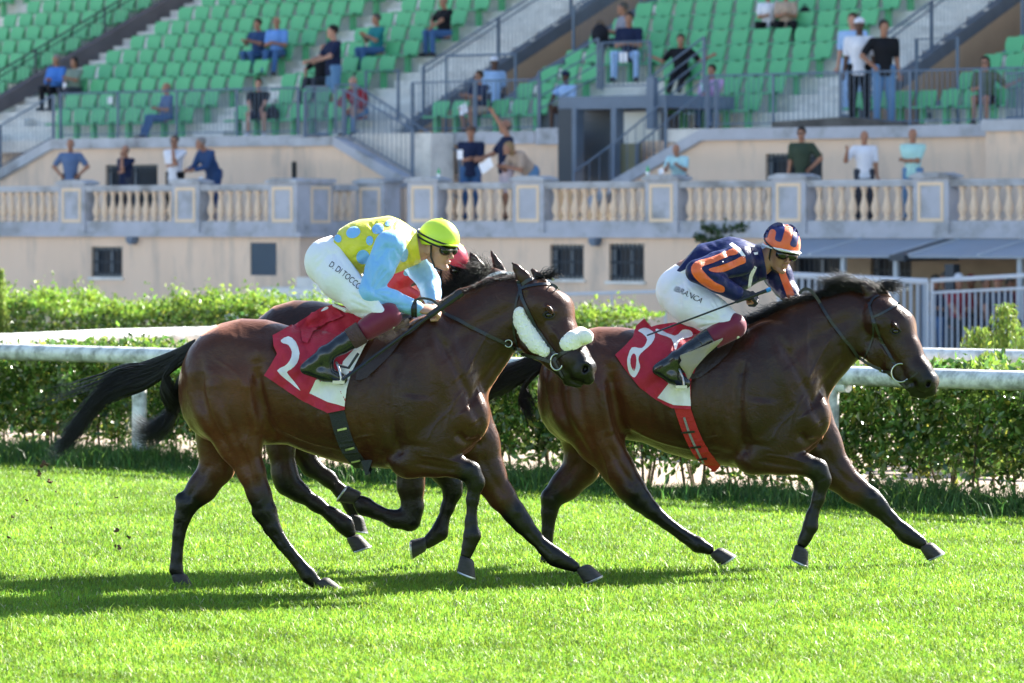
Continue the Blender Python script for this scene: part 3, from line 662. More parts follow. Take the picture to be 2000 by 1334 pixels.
# thin white handrail before the lower wall, and the white fence at right -------------
WHT = mat('white painted steel', (.60, .62, .66), .4, .5, var=.05)
e = empty('handrail', BO, BR, 'thin white handrail in front of the barred windows of the lower wall', 'handrail')
g = MB(); wv = -1.3; za = BZ(1195, 573, wv); g.tube([(BU(1060, wv), wv, BZ(1060, 576, wv)), (BU(1310, wv), wv, BZ(1310, 569, wv))], .03, 8)
g.build('rail', WHT, e)
for px_ in (1075, 1195, 1300): MB().tube([(BU(px_, wv), wv, 0), (BU(px_, wv), wv, BZ(px_, 572, wv))], .02, 6).build('post', WHT, e)
def fence_run(label, pa, pb, zt, mid, pick=.13, wide=.05, m=WHT, thick=.07):
    b = Vector(pa); e = empty('steel_fence', (b.x, b.y, 0), 0, label, 'fence', 'white steel fences at the right'); 
    d = Vector(pb) - b; d.z = 0; L = d.length; d.normalize(); nrm = Vector((-d.y, d.x, 0))
    zt2 = zt if isinstance(zt, tuple) else (zt, zt)
    top = MB(); top.tube([Vector((0, 0, zt2[0])), d * L + Vector((0, 0, zt2[1]))], thick / 2, 8)
    top.build('top_rail', m, e)
    if mid: 
        MB().tube([Vector((0, 0, zt2[0] - mid)), d * L + Vector((0, 0, zt2[1] - mid))], .022, 8).build('middle_rail', m, e)
    bars = MB(); n = int(L / pick)
    for k in range(n):
        p = d * (L * (k + .5) / n); h = zt2[0] + (zt2[1] - zt2[0]) * (k + .5) / n - (mid or thick * .5)
        bars.prism([(p.x - d.x * wide / 2 - nrm.x * .008, p.y - d.y * wide / 2 - nrm.y * .008), (p.x + d.x * wide / 2 - nrm.x * .008, p.y + d.y * wide / 2 - nrm.y * .008), (p.x + d.x * wide / 2 + nrm.x * .008, p.y + d.y * wide / 2 + nrm.y * .008), (p.x - d.x * wide / 2 + nrm.x * .008, p.y - d.y * wide / 2 + nrm.y * .008)], .06, h, 'z')
    bars.build('bars', mat('pale grey steel', (.36, .40, .46), .5, .5), e)
    n = max(1, int(L / 1.6))
    for k in range(n + 1): p = d * (L * k / n); MB().tube([p, p + Vector((0, 0, zt2[0] + (zt2[1] - zt2[0]) * k / n))], .025, 6).build('post', m, e)
    return e
def G(px, s): Y = F / s; return Vector(((px - 1000) / F * Y, Y, 0))
sF = 119
fence_run('white steel fence with close bars behind the head of the rider in navy', G(1520, sF), G(1812, sF), ((CH - (536 - YH) / sF), (CH - (550 - YH) / sF)), 0, pick=.11, wide=.05, thick=.10)
tag(MB().box(-.07, .07, -.07, .07, 0, 1.2).build('gate_post', STEEL, None, tuple(G(1806, sF - .5))), 'blue grey square post between the two white fences', 'post')
fence_run('white two rail steel fence rising to the right edge', G(1820, sF), G(2040, 123), ((CH - (548 - YH) / sF), (CH - (536 - YH) / 123)), .20, pick=.15, wide=.035)
# ================================================================== signed-distance sculpting (bodies as one continuous surface)
class Sculpt:
    """prims: ('cap', a, b, ra, rb, q, ca, cb, k) tapered capsule, q = lateral (y) flattening; ('ell', c, (rx,ry,rz), R3, col, k); ('loft', xs, top, bot, hw, k, colfn)
       sub=True subtracts. All in metres, local frame."""
    def __init__(s): s.p = []; s.cuts = []
    def cut(s, c, n): n = np.array(n, float); s.cuts.append((np.array(c, float), n / np.linalg.norm(n))); return s
    def cap(s, a, b, ra, rb=None, q=1., ca=0., cb=None, k=.02, sub=False, grp=None):
        s.p.append(dict(t='cap', a=np.array(a, float), b=np.array(b, float), ra=ra, rb=ra if rb is None else rb, q=q, ca=ca, cb=ca if cb is None else cb, k=k, sub=sub)); return s
    def chain(s, nodes, q=1., k=.02, sub=False):
        """nodes: (x,y,z,r[,col]); first segment blends with k, the next ones join hard"""
        for i in range(len(nodes) - 1):
            a, b = nodes[i], nodes[i + 1]; ca = a[4] if len(a) > 4 else 0; cb = b[4] if len(b) > 4 else 0
            s.cap(a[:3], b[:3], a[3], b[3], q, ca, cb, k, sub)
        return s
    def ell(s, c, r, rot=None, col=0., k=.02, sub=False):
        s.p.append(dict(t='ell', c=np.array(c, float), r=np.array(r, float), R=np.eye(3) if rot is None else np.array(rot, float), col=col, k=k, sub=sub)); return s
    def loft(s, xs, top, bot, hw, k=.02, p=2.2, y=0., col=0.):
        s.p.append(dict(t='loft', xs=np.array(xs, float), top=np.array(top, float), bot=np.array(bot, float), hw=np.array(hw, float), k=k, p=p, y=y, col=col, sub=False)); return s
    @staticmethod
    def dist(p, X, Y, Z):
        if p['t'] == 'cap':
            a, b, q = p['a'], p['b'], p['q']; m = (a[1] + b[1]) / 2
            dy = b[1] - a[1]
            ab = b - a; L2 = max(ab @ ab, 1e-9)
            t = np.clip(((X - a[0]) * ab[0] + (Y - a[1]) * ab[1] + (Z - a[2]) * ab[2]) / L2, 0, 1)
            dx = X - a[0] - t * ab[0]; dyy = (Y - a[1] - t * ab[1]) / q; dz = Z - a[2] - t * ab[2]
            return np.sqrt(dx * dx + dyy * dyy + dz * dz) - (p['ra'] + t * (p['rb'] - p['ra'])), t
        if p['t'] == 'ell':
            c, r, M = p['c'], p['r'], p['R']; x, y, z = X - c[0], Y - c[1], Z - c[2]
            l = [M[0, i] * x + M[1, i] * y + M[2, i] * z for i in range(3)]
            k0 = np.sqrt((l[0] / r[0]) ** 2 + (l[1] / r[1]) ** 2 + (l[2] / r[2]) ** 2); k1 = np.sqrt((l[0] / r[0] ** 2) ** 2 + (l[1] / r[1] ** 2) ** 2 + (l[2] / r[2] ** 2) ** 2)
            return np.where(k1 > 1e-6, k0 * (k0 - 1) / np.maximum(k1, 1e-6), -r.min()), None
        xs = p['xs']; top = np.interp(X, xs, p['top']); bot = np.interp(X, xs, p['bot']); hw = np.interp(X, xs, p['hw'])
        c = (top + bot) / 2; h = (top - bot) / 2; e = p['p']
        zz = np.abs(Z - c) / h; yy = np.abs(Y - p['y']) / hw
        d = ((zz ** e + yy ** e) ** (1 / e) - 1) * np.minimum(h, hw)
        return np.maximum(d, np.maximum(xs[0] - X, X - xs[-1])), None
    @staticmethod
    def bb(p, m):
        if p['t'] == 'cap':
            r = max(p['ra'], p['rb']) + m; return np.minimum(p['a'], p['b']) - r, np.maximum(p['a'], p['b']) + r
        if p['t'] == 'ell': r = p['r'].max() + m; return p['c'] - r, p['c'] + r
        return np.array([p['xs'][0] - m, p['y'] - p['hw'].max() - m, p['bot'].min() - m]), np.array([p['xs'][-1] + m, p['y'] + p['hw'].max() + m, p['top'].max() + m])
    def mesh(s, h, smooth=1, wob=None):
        los, his = zip(*[s.bb(p, .01) for p in s.p if not p['sub']]); lo = np.min(los, 0) - 3 * h; hi = np.max(his, 0) + 3 * h
        n = np.ceil((hi - lo) / h).astype(int) + 1
        D = np.full(n, .25, np.float32); ax = [lo[i] + h * np.arange(n[i]) for i in range(3)]
        for p in s.p:
            a, b = s.bb(p, p['k'] + 3 * h + .02); i0 = np.clip(np.floor((a - lo) / h).astype(int), 0, n - 1); i1 = np.clip(np.ceil((b - lo) / h).astype(int) + 1, 1, n)
            if (i1 <= i0).any(): continue
            X, Y, Z = np.meshgrid(*[ax[i][i0[i]:i1[i]] for i in range(3)], indexing='ij', sparse=True)
            d, _ = s.dist(p, X, Y, Z); sl = tuple(slice(i0[i], i1[i]) for i in range(3)); A = D[sl]; k = p['k']
            if p['sub']: d = -d; hh = np.clip(.5 + .5 * (d - A) / k, 0, 1); D[sl] = A * (1 - hh) + d * hh + k * hh * (1 - hh)
            else: hh = np.clip(.5 + .5 * (A - d) / k, 0, 1); D[sl] = A * (1 - hh) + d * hh - k * hh * (1 - hh)
        X, Y, Z = np.meshgrid(*ax, indexing='ij', sparse=True)
        for c, nrm in getattr(s, 'cuts', ()):
            D = np.maximum(D, (X - c[0]) * nrm[0] + (Y - c[1]) * nrm[1] + (Z - c[2]) * nrm[2])
        V, Q = surface_net(D, lo, h)
        if smooth: V = relax(V, Q, smooth)
        return V, Q
    def colour(s, V, w=.03):
        W = np.zeros(len(V)); C = np.zeros(len(V))
        for p in s.p:
            if p['sub']: continue
            d, t = s.dist(p, V[:, 0], V[:, 1], V[:, 2]); wt = np.exp(-np.clip(d, -.3, .5) / w)
            col = p['ca'] + t * (p['cb'] - p['ca']) if t is not None else p['col']
            W += wt; C += wt * col
        return C / np.maximum(W, 1e-12)
def surface_net(D, lo, h):
    neg = D < 0; n = D.shape
    c = [neg[i:n[0] - 1 + i, j:n[1] - 1 + j, k:n[2] - 1 + k] for i in (0, 1) for j in (0, 1) for k in (0, 1)]
    allin = np.logical_and.reduce(c); anyin = np.logical_or.reduce(c); act = anyin & ~allin
    idx = -np.ones(act.shape, np.int64); I = np.argwhere(act); idx[act] = np.arange(len(I))
    acc = np.zeros((len(I), 3)); cnt = np.zeros(len(I))
    cr = [(i, j, k) for i in (0, 1) for j in (0, 1) for k in (0, 1)]
    for a in range(8):
        for b in range(a + 1, 8):
            if sum(abs(cr[a][m] - cr[b][m]) for m in range(3)) != 1: continue
            da = D[I[:, 0] + cr[a][0], I[:, 1] + cr[a][1], I[:, 2] + cr[a][2]]; db = D[I[:, 0] + cr[b][0], I[:, 1] + cr[b][1], I[:, 2] + cr[b][2]]
            m = (da < 0) != (db < 0); t = np.where(m, da / np.where(m, da - db, 1), 0)
            pa, pb = np.array(cr[a], float), np.array(cr[b], float); acc += m[:, None] * (pa + t[:, None] * (pb - pa)); cnt += m
    V = (I + acc / cnt[:, None]) * h + lo
    Qs = []
    for ax_ in range(3):
        o1, o2 = [a for a in range(3) if a != ax_]
        sa = [slice(None)] * 3; sb = [slice(None)] * 3; sa[ax_] = slice(0, -1); sb[ax_] = slice(1, None)
        A, Bn = neg[tuple(sa)], neg[tuple(sb)]; E = np.argwhere(A != Bn)
        E = E[(E[:, o1] > 0) & (E[:, o2] > 0) & (E[:, o1] < n[o1] - 1) & (E[:, o2] < n[o2] - 1)]
        def g(d1, d2): q = E.copy(); q[:, o1] -= d1; q[:, o2] -= d2; return idx[q[:, 0], q[:, 1], q[:, 2]]
        q = np.stack([g(1, 1), g(0, 1), g(0, 0), g(1, 0)], 1); fl = A[E[:, 0], E[:, 1], E[:, 2]]
        if ax_ == 1: fl = ~fl
        q[~fl] = q[~fl][:, ::-1]; Qs.append(q)
    Q = np.concatenate(Qs); Q = Q[(Q >= 0).all(1)]; return V, Q
def relax(V, Q, it, lam=.5):
    e = np.concatenate([Q[:, [0, 1]], Q[:, [1, 2]], Q[:, [2, 3]], Q[:, [3, 0]]]); e = np.concatenate([e, e[:, ::-1]])
    for _ in range(it):
        S = np.zeros_like(V); np.add.at(S, e[:, 0], V[e[:, 1]]); cnt = np.bincount(e[:, 0], minlength=len(V))[:, None]
        V = V + lam * (S / np.maximum(cnt, 1) - V)
    return V
def vnormals(V, Q):
    n = np.cross(V[Q[:, 2]] - V[Q[:, 0]], V[Q[:, 3]] - V[Q[:, 1]]); N = np.zeros_like(V)
    for k in range(4): np.add.at(N, Q[:, k], n)
    return N / np.maximum(np.linalg.norm(N, axis=1), 1e-12)[:, None]
def relief(V, Q, strokes, topx, scale, both=True):
    """muscle and fold relief: each stroke (pixel polyline, half width px, depth mm; negative = groove) moves the surface along its normal"""
    N = vnormals(V, Q); px, py = topx(V); D = np.zeros(len(V))
    side = np.abs(N[:, 1]) if both else np.clip(-N[:, 1], 0, 1)
    for pts, wd, dep in strokes:
        best = np.full(len(V), 1e9); pts = np.array(pts, float); m = len(pts)
        if m == 1: best = (px - pts[0, 0]) ** 2 + (py - pts[0, 1]) ** 2; fade = 1
        else:
            c = np.array(catmull(pts, 4)); 
            tt = np.zeros(len(V))
            for i in range(len(c) - 1):
                a, b = c[i], c[i + 1]; d = b - a; L = d @ d + 1e-9; t = np.clip(((px - a[0]) * d[0] + (py - a[1]) * d[1]) / L, 0, 1)
                e = (px - a[0] - t * d[0]) ** 2 + (py - a[1] - t * d[1]) ** 2; u = e < best; best = np.where(u, e, best); tt = np.where(u, (i + t) / (len(c) - 1), tt)
            fade = np.clip(np.minimum(tt, 1 - tt) * 5 + .25, 0, 1)
        D += dep * .001 * np.exp(-best / (wd * wd)) * fade
    return V + N * (D * np.clip(side * 1.6, 0, 1))[:, None]
def set_attr(o, name, arr): a = o.data.attributes.new(name, 'FLOAT', 'POINT'); a.data.foreach_set('value', np.asarray(arr, np.float32))
def bvh_world(o):
    bpy.context.view_layer.update(); M = o.matrix_world; me = o.data
    co = np.empty(len(me.vertices) * 3, np.float32); me.vertices.foreach_get('co', co); co = co.reshape(-1, 3)
    Mn = np.array(M); co = co @ Mn[:3, :3].T + Mn[:3, 3]
    return BVHTree.FromPolygons([tuple(v) for v in co], [tuple(p.vertices) for p in me.polygons])
CAMP = Vector((0, 0, CH))
def hit(bvh, px, py, d0=20):
    """first point of the surface behind a photo pixel: location, normal (None if missed)"""
    d = Vector(((px - 1000) / F, 1, -(py - YH) / F)).normalized(); r = bvh.ray_cast(CAMP + d * d0, d)
    return (r[0], r[1]) if r[0] is not None else (None, None)
def multi_hit(bvhs, px, py):
    best = (None, None)
    for b in bvhs:
        l, n_ = hit(b, px, py)
        if l is not None and (best[0] is None or l.y < best[0].y): best = (l, n_)
    return best
def inpoly(x, y, poly):
    c = False; n = len(poly); j = n - 1
    for i in range(n):
        xi, yi = poly[i]; xj, yj = poly[j]
        if (yi > y) != (yj > y) and x < (xj - xi) * (y - yi) / (yj - yi) + xi: c = not c
        j = i
    return c
def smooth_poly(pts, n=4):
    """closed Catmull-Rom"""
    out = []; m = len(pts)
    for i in range(m):
        p0, p1, p2, p3 = (np.array(pts[(i + k) % m], float) for k in (-1, 0, 1, 2))
        for k in range(n):
            t = k / n; out.append(tuple(.5 * ((2 * p1) + (-p0 + p2) * t + (2 * p0 - 5 * p1 + 4 * p2 - p3) * t * t + (-p0 + 3 * p1 - 3 * p2 + p3) * t ** 3)))
    return out
def drape(name, poly, bvhs, off, m, parent, sp=4.0, thick=.003, Yd=27.3, wrinkle=None, relaxit=0, miss='near', origin=None, holes=()):
    """a sheet with the outline poly (photo pixels) laid on the bodies, with thickness"""
    xs = [p[0] for p in poly]; ys = [p[1] for p in poly]; B0 = []
    m_ = len(poly)
    for i in range(m_):
        a, b = np.array(poly[i], float), np.array(poly[(i + 1) % m_], float); k = max(1, int(np.linalg.norm(b - a) / sp))
        for j in range(k): B0.append(tuple(a + (b - a) * j / k))
    nb = len(B0); pts = list(B0); x = min(xs)
    while x < max(xs):
        y = min(ys)
        while y < max(ys):
            if inpoly(x, y, B0) and min((x - a) ** 2 + (y - b) ** 2 for a, b in B0) > (sp * .55) ** 2: pts.append((x + random.uniform(-.2, .2) * sp, y + random.uniform(-.2, .2) * sp))
            y += sp
        x += sp
    r = delaunay_2d_cdt([Vector(p) for p in pts], [], [list(range(nb))], 1, 1e-4); vs, fs = r[0], r[2]
    co = []; nm = []; okm = []
    for v in vs:
        l, n_ = multi_hit(bvhs, v.x, v.y); okm.append(l is not None); co.append(l); nm.append(n_)
    good = [i for i in range(len(vs)) if okm[i]]
    if not good: return None
    for i in range(len(vs)):
        if co[i] is None:
            j = min(good, key=lambda g: (vs[g] - vs[i]).length); co[i] = P(vs[i].x, vs[i].y, co[j].y); nm[i] = Vector((0, -1, 0))
    if relaxit:
        adj = [set() for _ in vs]
        for f_ in fs:
            for a, b in zip(f_, f_[1:] + f_[:1]): adj[a].add(b); adj[b].add(a)
        ys_ = [c.y for c in co]
        for _ in range(relaxit): ys_ = [min(ys_[i], .5 * ys_[i] + .5 * sum(ys_[j] for j in adj[i]) / max(1, len(adj[i]))) for i in range(len(vs))]
        co = [P(vs[i].x, vs[i].y, ys_[i]) for i in range(len(vs))]
    V = []
    for i, v in enumerate(vs):
        n_ = nm[i] if nm[i].dot(Vector((0, -1, 0))) > 0 else -nm[i]
        w_ = wrinkle(v.x, v.y) if wrinkle else 0
        d = (n_ + Vector((0, -.6, 0))).normalized(); V.append(co[i] + d * (off + thick) + Vector((0, -w_, 0)))
    n = len(V); V2 = [v + Vector((0, thick, 0)) for v in V]
    faces = []
    for f_ in fs:
        f_ = list(f_)
        nn = (V[f_[1]] - V[f_[0]]).cross(V[f_[2]] - V[f_[0]])
        if nn.y > 0: f_ = f_[::-1]
        faces.append(tuple(f_)); faces.append(tuple(n + i for i in f_[::-1]))
    from collections import Counter
    ec = Counter(); 
    for f_ in faces[::2]:
        for a, b in zip(f_, f_[1:] + f_[:1]): ec[(a, b)] += 1
    for (a, b) in list(ec):
        if (b, a) not in ec: faces.append((b, a, n + a, n + b))
    o_ = Vector(origin) if origin is not None else Vector((0, 0, 0))
    ob = mesh_obj(name, [v - o_ for v in V + V2], faces, m, parent, smooth=True); smooth_angle(ob, 55); return ob
def catmull(pts, n=8):
    out = []; m = len(pts)
    for i in range(m - 1):
        p0 = np.array(pts[max(i - 1, 0)], float); p1 = np.array(pts[i], float); p2 = np.array(pts[i + 1], float); p3 = np.array(pts[min(i + 2, m - 1)], float)
        for k in range(n):
            t = k / n; out.append(.5 * ((2 * p1) + (-p0 + p2) * t + (2 * p0 - 5 * p1 + 4 * p2 - p3) * t * t + (-p0 + 3 * p1 - 3 * p2 + p3) * t ** 3))
    out.append(np.array(pts[-1], float)); return out
def strap(name, pts, width, m, parent, origin, bvhs=None, Y=None, off=.004, thick=.004, n=8, free=False):
    """a band of given width (m) along photo points; pts (px,py[,Y]); lies on the bodies, or runs free at depth Y"""
    path = []
    for q in catmull([p if len(p) > 2 else (p[0], p[1], Y or 0) for p in pts], n):
        l, nn = (None, None) if free else multi_hit(bvhs, q[0], q[1])
        if l is None: yy = q[2] if q[2] else (path[-1][0].y if path else 27); l = P(q[0], q[1], yy); nn = Vector((0, -1, 0))
        else: nn = (nn if nn.y < 0 else -nn); l = l + nn * off
        path.append((l, nn))
    mb = MB(); o_ = Vector(origin); k = len(path)
    for i, (l, nn) in enumerate(path):
        t = (path[min(i + 1, k - 1)][0] - path[max(i - 1, 0)][0]).normalized(); nn = (nn + Vector((0, -.5, 0))).normalized(); s_ = t.cross(nn).normalized(); n2 = s_.cross(t).normalized()
        if n2.y > 0: n2 = -n2
        c = l - o_; w_ = (width[0] + (width[1] - width[0]) * i / (k - 1)) if isinstance(width, tuple) else width
        mb.v += [tuple(c + s_ * w_ / 2), tuple(c + s_ * w_ / 2 + n2 * thick), tuple(c - s_ * w_ / 2 + n2 * thick), tuple(c - s_ * w_ / 2)]
    for i in range(k - 1):
        for j in range(4): a = i * 4 + j; b = i * 4 + (j + 1) % 4; mb.f.append((a, b, b + 4, a + 4))
    mb.f.append((3, 2, 1, 0)); e = (k - 1) * 4; mb.f.append((e, e + 1, e + 2, e + 3))
    return mb.build(name, m, parent)
def ring_strap(name, pts3, width, m, parent, origin, thick=.004):
    """closed or open band through world points with outward normals: pts3 list of (point, normal)"""
    mb = MB(); o_ = Vector(origin); k = len(pts3)
    for i, (l, nn) in enumerate(pts3):
        t = (pts3[(i + 1) % k][0] - pts3[i - 1][0]).normalized(); s_ = t.cross(nn).normalized(); c = l - o_
        mb.v += [tuple(c + s_ * width / 2), tuple(c + s_ * width / 2 + nn * thick), tuple(c - s_ * width / 2 + nn * thick), tuple(c - s_ * width / 2)]
    for i in range(k):
        i2 = (i + 1) % k
        for j in range(4): j2 = (j + 1) % 4; mb.f.append((i * 4 + j, i * 4 + j2, i2 * 4 + j2, i2 * 4 + j))
    return mb.build(name, m, parent)
def girdle(bvh, c, axis, n=40, off=.006, rmax=.9):
    """ring of surface points round c in the plane normal to axis (rays from inside outwards, last hit)"""
    axis = Vector(axis).normalized(); u = axis.orthogonal().normalized(); v = axis.cross(u); out = []
    for k in range(n):
        th = 2 * math.pi * k / n; d = u * math.cos(th) + v * math.sin(th); r = bvh.ray_cast(Vector(c), d, rmax)
        if r[0] is not None: out.append((r[0] + d * off, d))
    return out
def strands(paths, name, m, parent, origin, seg=3):
    """hair strands: each (list of world points, base radius)"""
    V = []; Fc = []; o_ = np.array(origin)
    for pts, r in paths:
        pts = np.asarray(pts) - o_; k = len(pts); t = np.gradient(pts, axis=0); t /= np.maximum(np.linalg.norm(t, axis=1), 1e-9)[:, None]
        ref = np.array([.13, 1, .31]); a = np.cross(t, ref); a /= np.maximum(np.linalg.norm(a, axis=1), 1e-9)[:, None]; b = np.cross(t, a); i = len(V)
        rr = r * (1 - np.linspace(0, 1, k) ** 2 * .85)
        for j in range(seg):
            th = 2 * math.pi * j / seg
        ring = [pts + (a * math.cos(2 * math.pi * j / seg) + b * math.sin(2 * math.pi * j / seg)) * rr[:, None] for j in range(seg)]
        V.extend(np.stack(ring, 1).reshape(-1, 3))
        for q in range(k - 1):
            for j in range(seg): j2 = (j + 1) % seg; Fc.append((i + q * seg + j, i + q * seg + j2, i + (q + 1) * seg + j2, i + (q + 1) * seg + j))
    return mesh_obj(name, np.array(V), np.array(Fc), m, parent, smooth=True)

# ------------------------------------------------------------------ horse materials
def coat_mat(name, brown, red, black):
    m = bpy.data.materials.new(name); m.use_nodes = True; N, L = m.node_tree.nodes, m.node_tree.links; b = N['Principled BSDF']
    at = N.new('ShaderNodeAttribute'); at.attribute_name = 'points'
    tc = N.new('ShaderNodeTexCoord'); nz = N.new('ShaderNodeTexNoise'); nz.inputs['Scale'].default_value = 3.2; nz.inputs['Detail'].default_value = 5; L.new(tc.outputs['Object'], nz.inputs[0])
    cr = N.new('ShaderNodeValToRGB'); cr.color_ramp.elements[0].position = .35; cr.color_ramp.elements[1].position = .68; cr.color_ramp.elements[0].color = (*brown, 1); cr.color_ramp.elements[1].color = (*red, 1); L.new(nz.outputs[0], cr.inputs[0])
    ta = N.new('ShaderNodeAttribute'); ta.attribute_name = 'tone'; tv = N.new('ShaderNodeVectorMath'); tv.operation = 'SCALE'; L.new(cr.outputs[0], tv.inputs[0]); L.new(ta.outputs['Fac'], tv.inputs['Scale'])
    mx = N.new('ShaderNodeMix'); mx.data_type = 'RGBA'; L.new(at.outputs['Fac'], mx.inputs[0]); L.new(tv.outputs[0], mx.inputs[6]); mx.inputs[7].default_value = (*black, 1)
    # fine streaks of hair
    mp = N.new('ShaderNodeMapping'); mp.inputs['Scale'].default_value = (30, 60, 160); mp.inputs['Rotation'].default_value = (0, .5, 0); L.new(tc.outputs['Object'], mp.inputs[0]); n2 = N.new('ShaderNodeTexNoise'); n2.inputs['Scale'].default_value = 1.6; n2.inputs['Detail'].default_value = 4; L.new(mp.outputs[0], n2.inputs[0])
    mr = N.new('ShaderNodeMapRange'); mr.inputs[1].default_value = .3; mr.inputs[2].default_value = .7; mr.inputs[3].default_value = .78; mr.inputs[4].default_value = 1.2; L.new(n2.outputs[0], mr.inputs[0])
    vm = N.new('ShaderNodeVectorMath'); vm.operation = 'SCALE'; L.new(mx.outputs[2], vm.inputs[0]); L.new(mr.outputs[0], vm.inputs['Scale']); L.new(vm.outputs[0], b.inputs['Base Color'])
    b.inputs['Roughness'].default_value = .31; b.inputs['Specular IOR Level'].default_value = .32; b.inputs['Coat Weight'].default_value = .05; b.inputs['Coat Roughness'].default_value = .2; b.inputs['Sheen Weight'].default_value = .35; b.inputs['Sheen Roughness'].default_value = .35; b.inputs['Sheen Tint'].default_value = (1, .5, .3, 1)
    sm_ = N.new('ShaderNodeMapRange'); L.new(at.outputs['Fac'], sm_.inputs[0]); sm_.inputs[3].default_value = .35; sm_.inputs[4].default_value = .02; L.new(sm_.outputs[0], b.inputs['Sheen Weight'])
    n3 = N.new('ShaderNodeTexNoise'); n3.inputs['Scale'].default_value = 14; n3.inputs['Detail'].default_value = 8; n3.inputs['Distortion'].default_value = .8; L.new(tc.outputs['Object'], n3.inputs[0])
    ad = N.new('ShaderNodeMath'); ad.operation = 'MULTIPLY_ADD'; L.new(n2.outputs[0], ad.inputs[0]); ad.inputs[1].default_value = .25; L.new(n3.outputs[0], ad.inputs[2])
    bp = N.new('ShaderNodeBump'); bp.inputs['Strength'].default_value = .5; bp.inputs['Distance'].default_value = .012; L.new(ad.outputs[0], bp.inputs['Height']); L.new(bp.outputs[0], b.inputs['Normal'])
    return m
BLK = (.0035, .0028, .003)
COAT1 = coat_mat('bay coat', (.040, .0130, .0062), (.074, .0225, .0085), BLK)
COAT2 = coat_mat('dark bay coat', (.031, .0105, .0055), (.058, .0175, .0072), BLK)
COAT3 = coat_mat('brown coat', (.013, .006, .004), (.024, .009, .005), BLK)
HAIR = mat('black horse hair', (.007, .0055, .0055), .36, .5, var=.3, vscale=20)
HOOF = mat('hoof horn', (.032, .029, .028), .55, .4, var=.35, vscale=25, warp=(1, 1, 4), bump=.2)
SHOE = mat('horseshoe metal', (.55, .56, .56), .35, .5, metal=.8)
LEATH = mat('black leather', (.012, .012, .014), .38, .55, bump=.15, bscale=60)
LEATHB = mat('dark blue black leather', (.02, .024, .035), .35, .5)
STEELB = mat('polished bit metal', (.66, .65, .63), .35, .5, metal=1)
EYE = mat('horse eye', (.008, .004, .003), .08, .5, coat=.3); LID = mat('dark eyelid skin', (.010, .007, .006), .4, .4)
FLEECE = mat('white sheepskin', (.88, .86, .80), .95, .1, var=.04, vscale=30, sheen=.4)

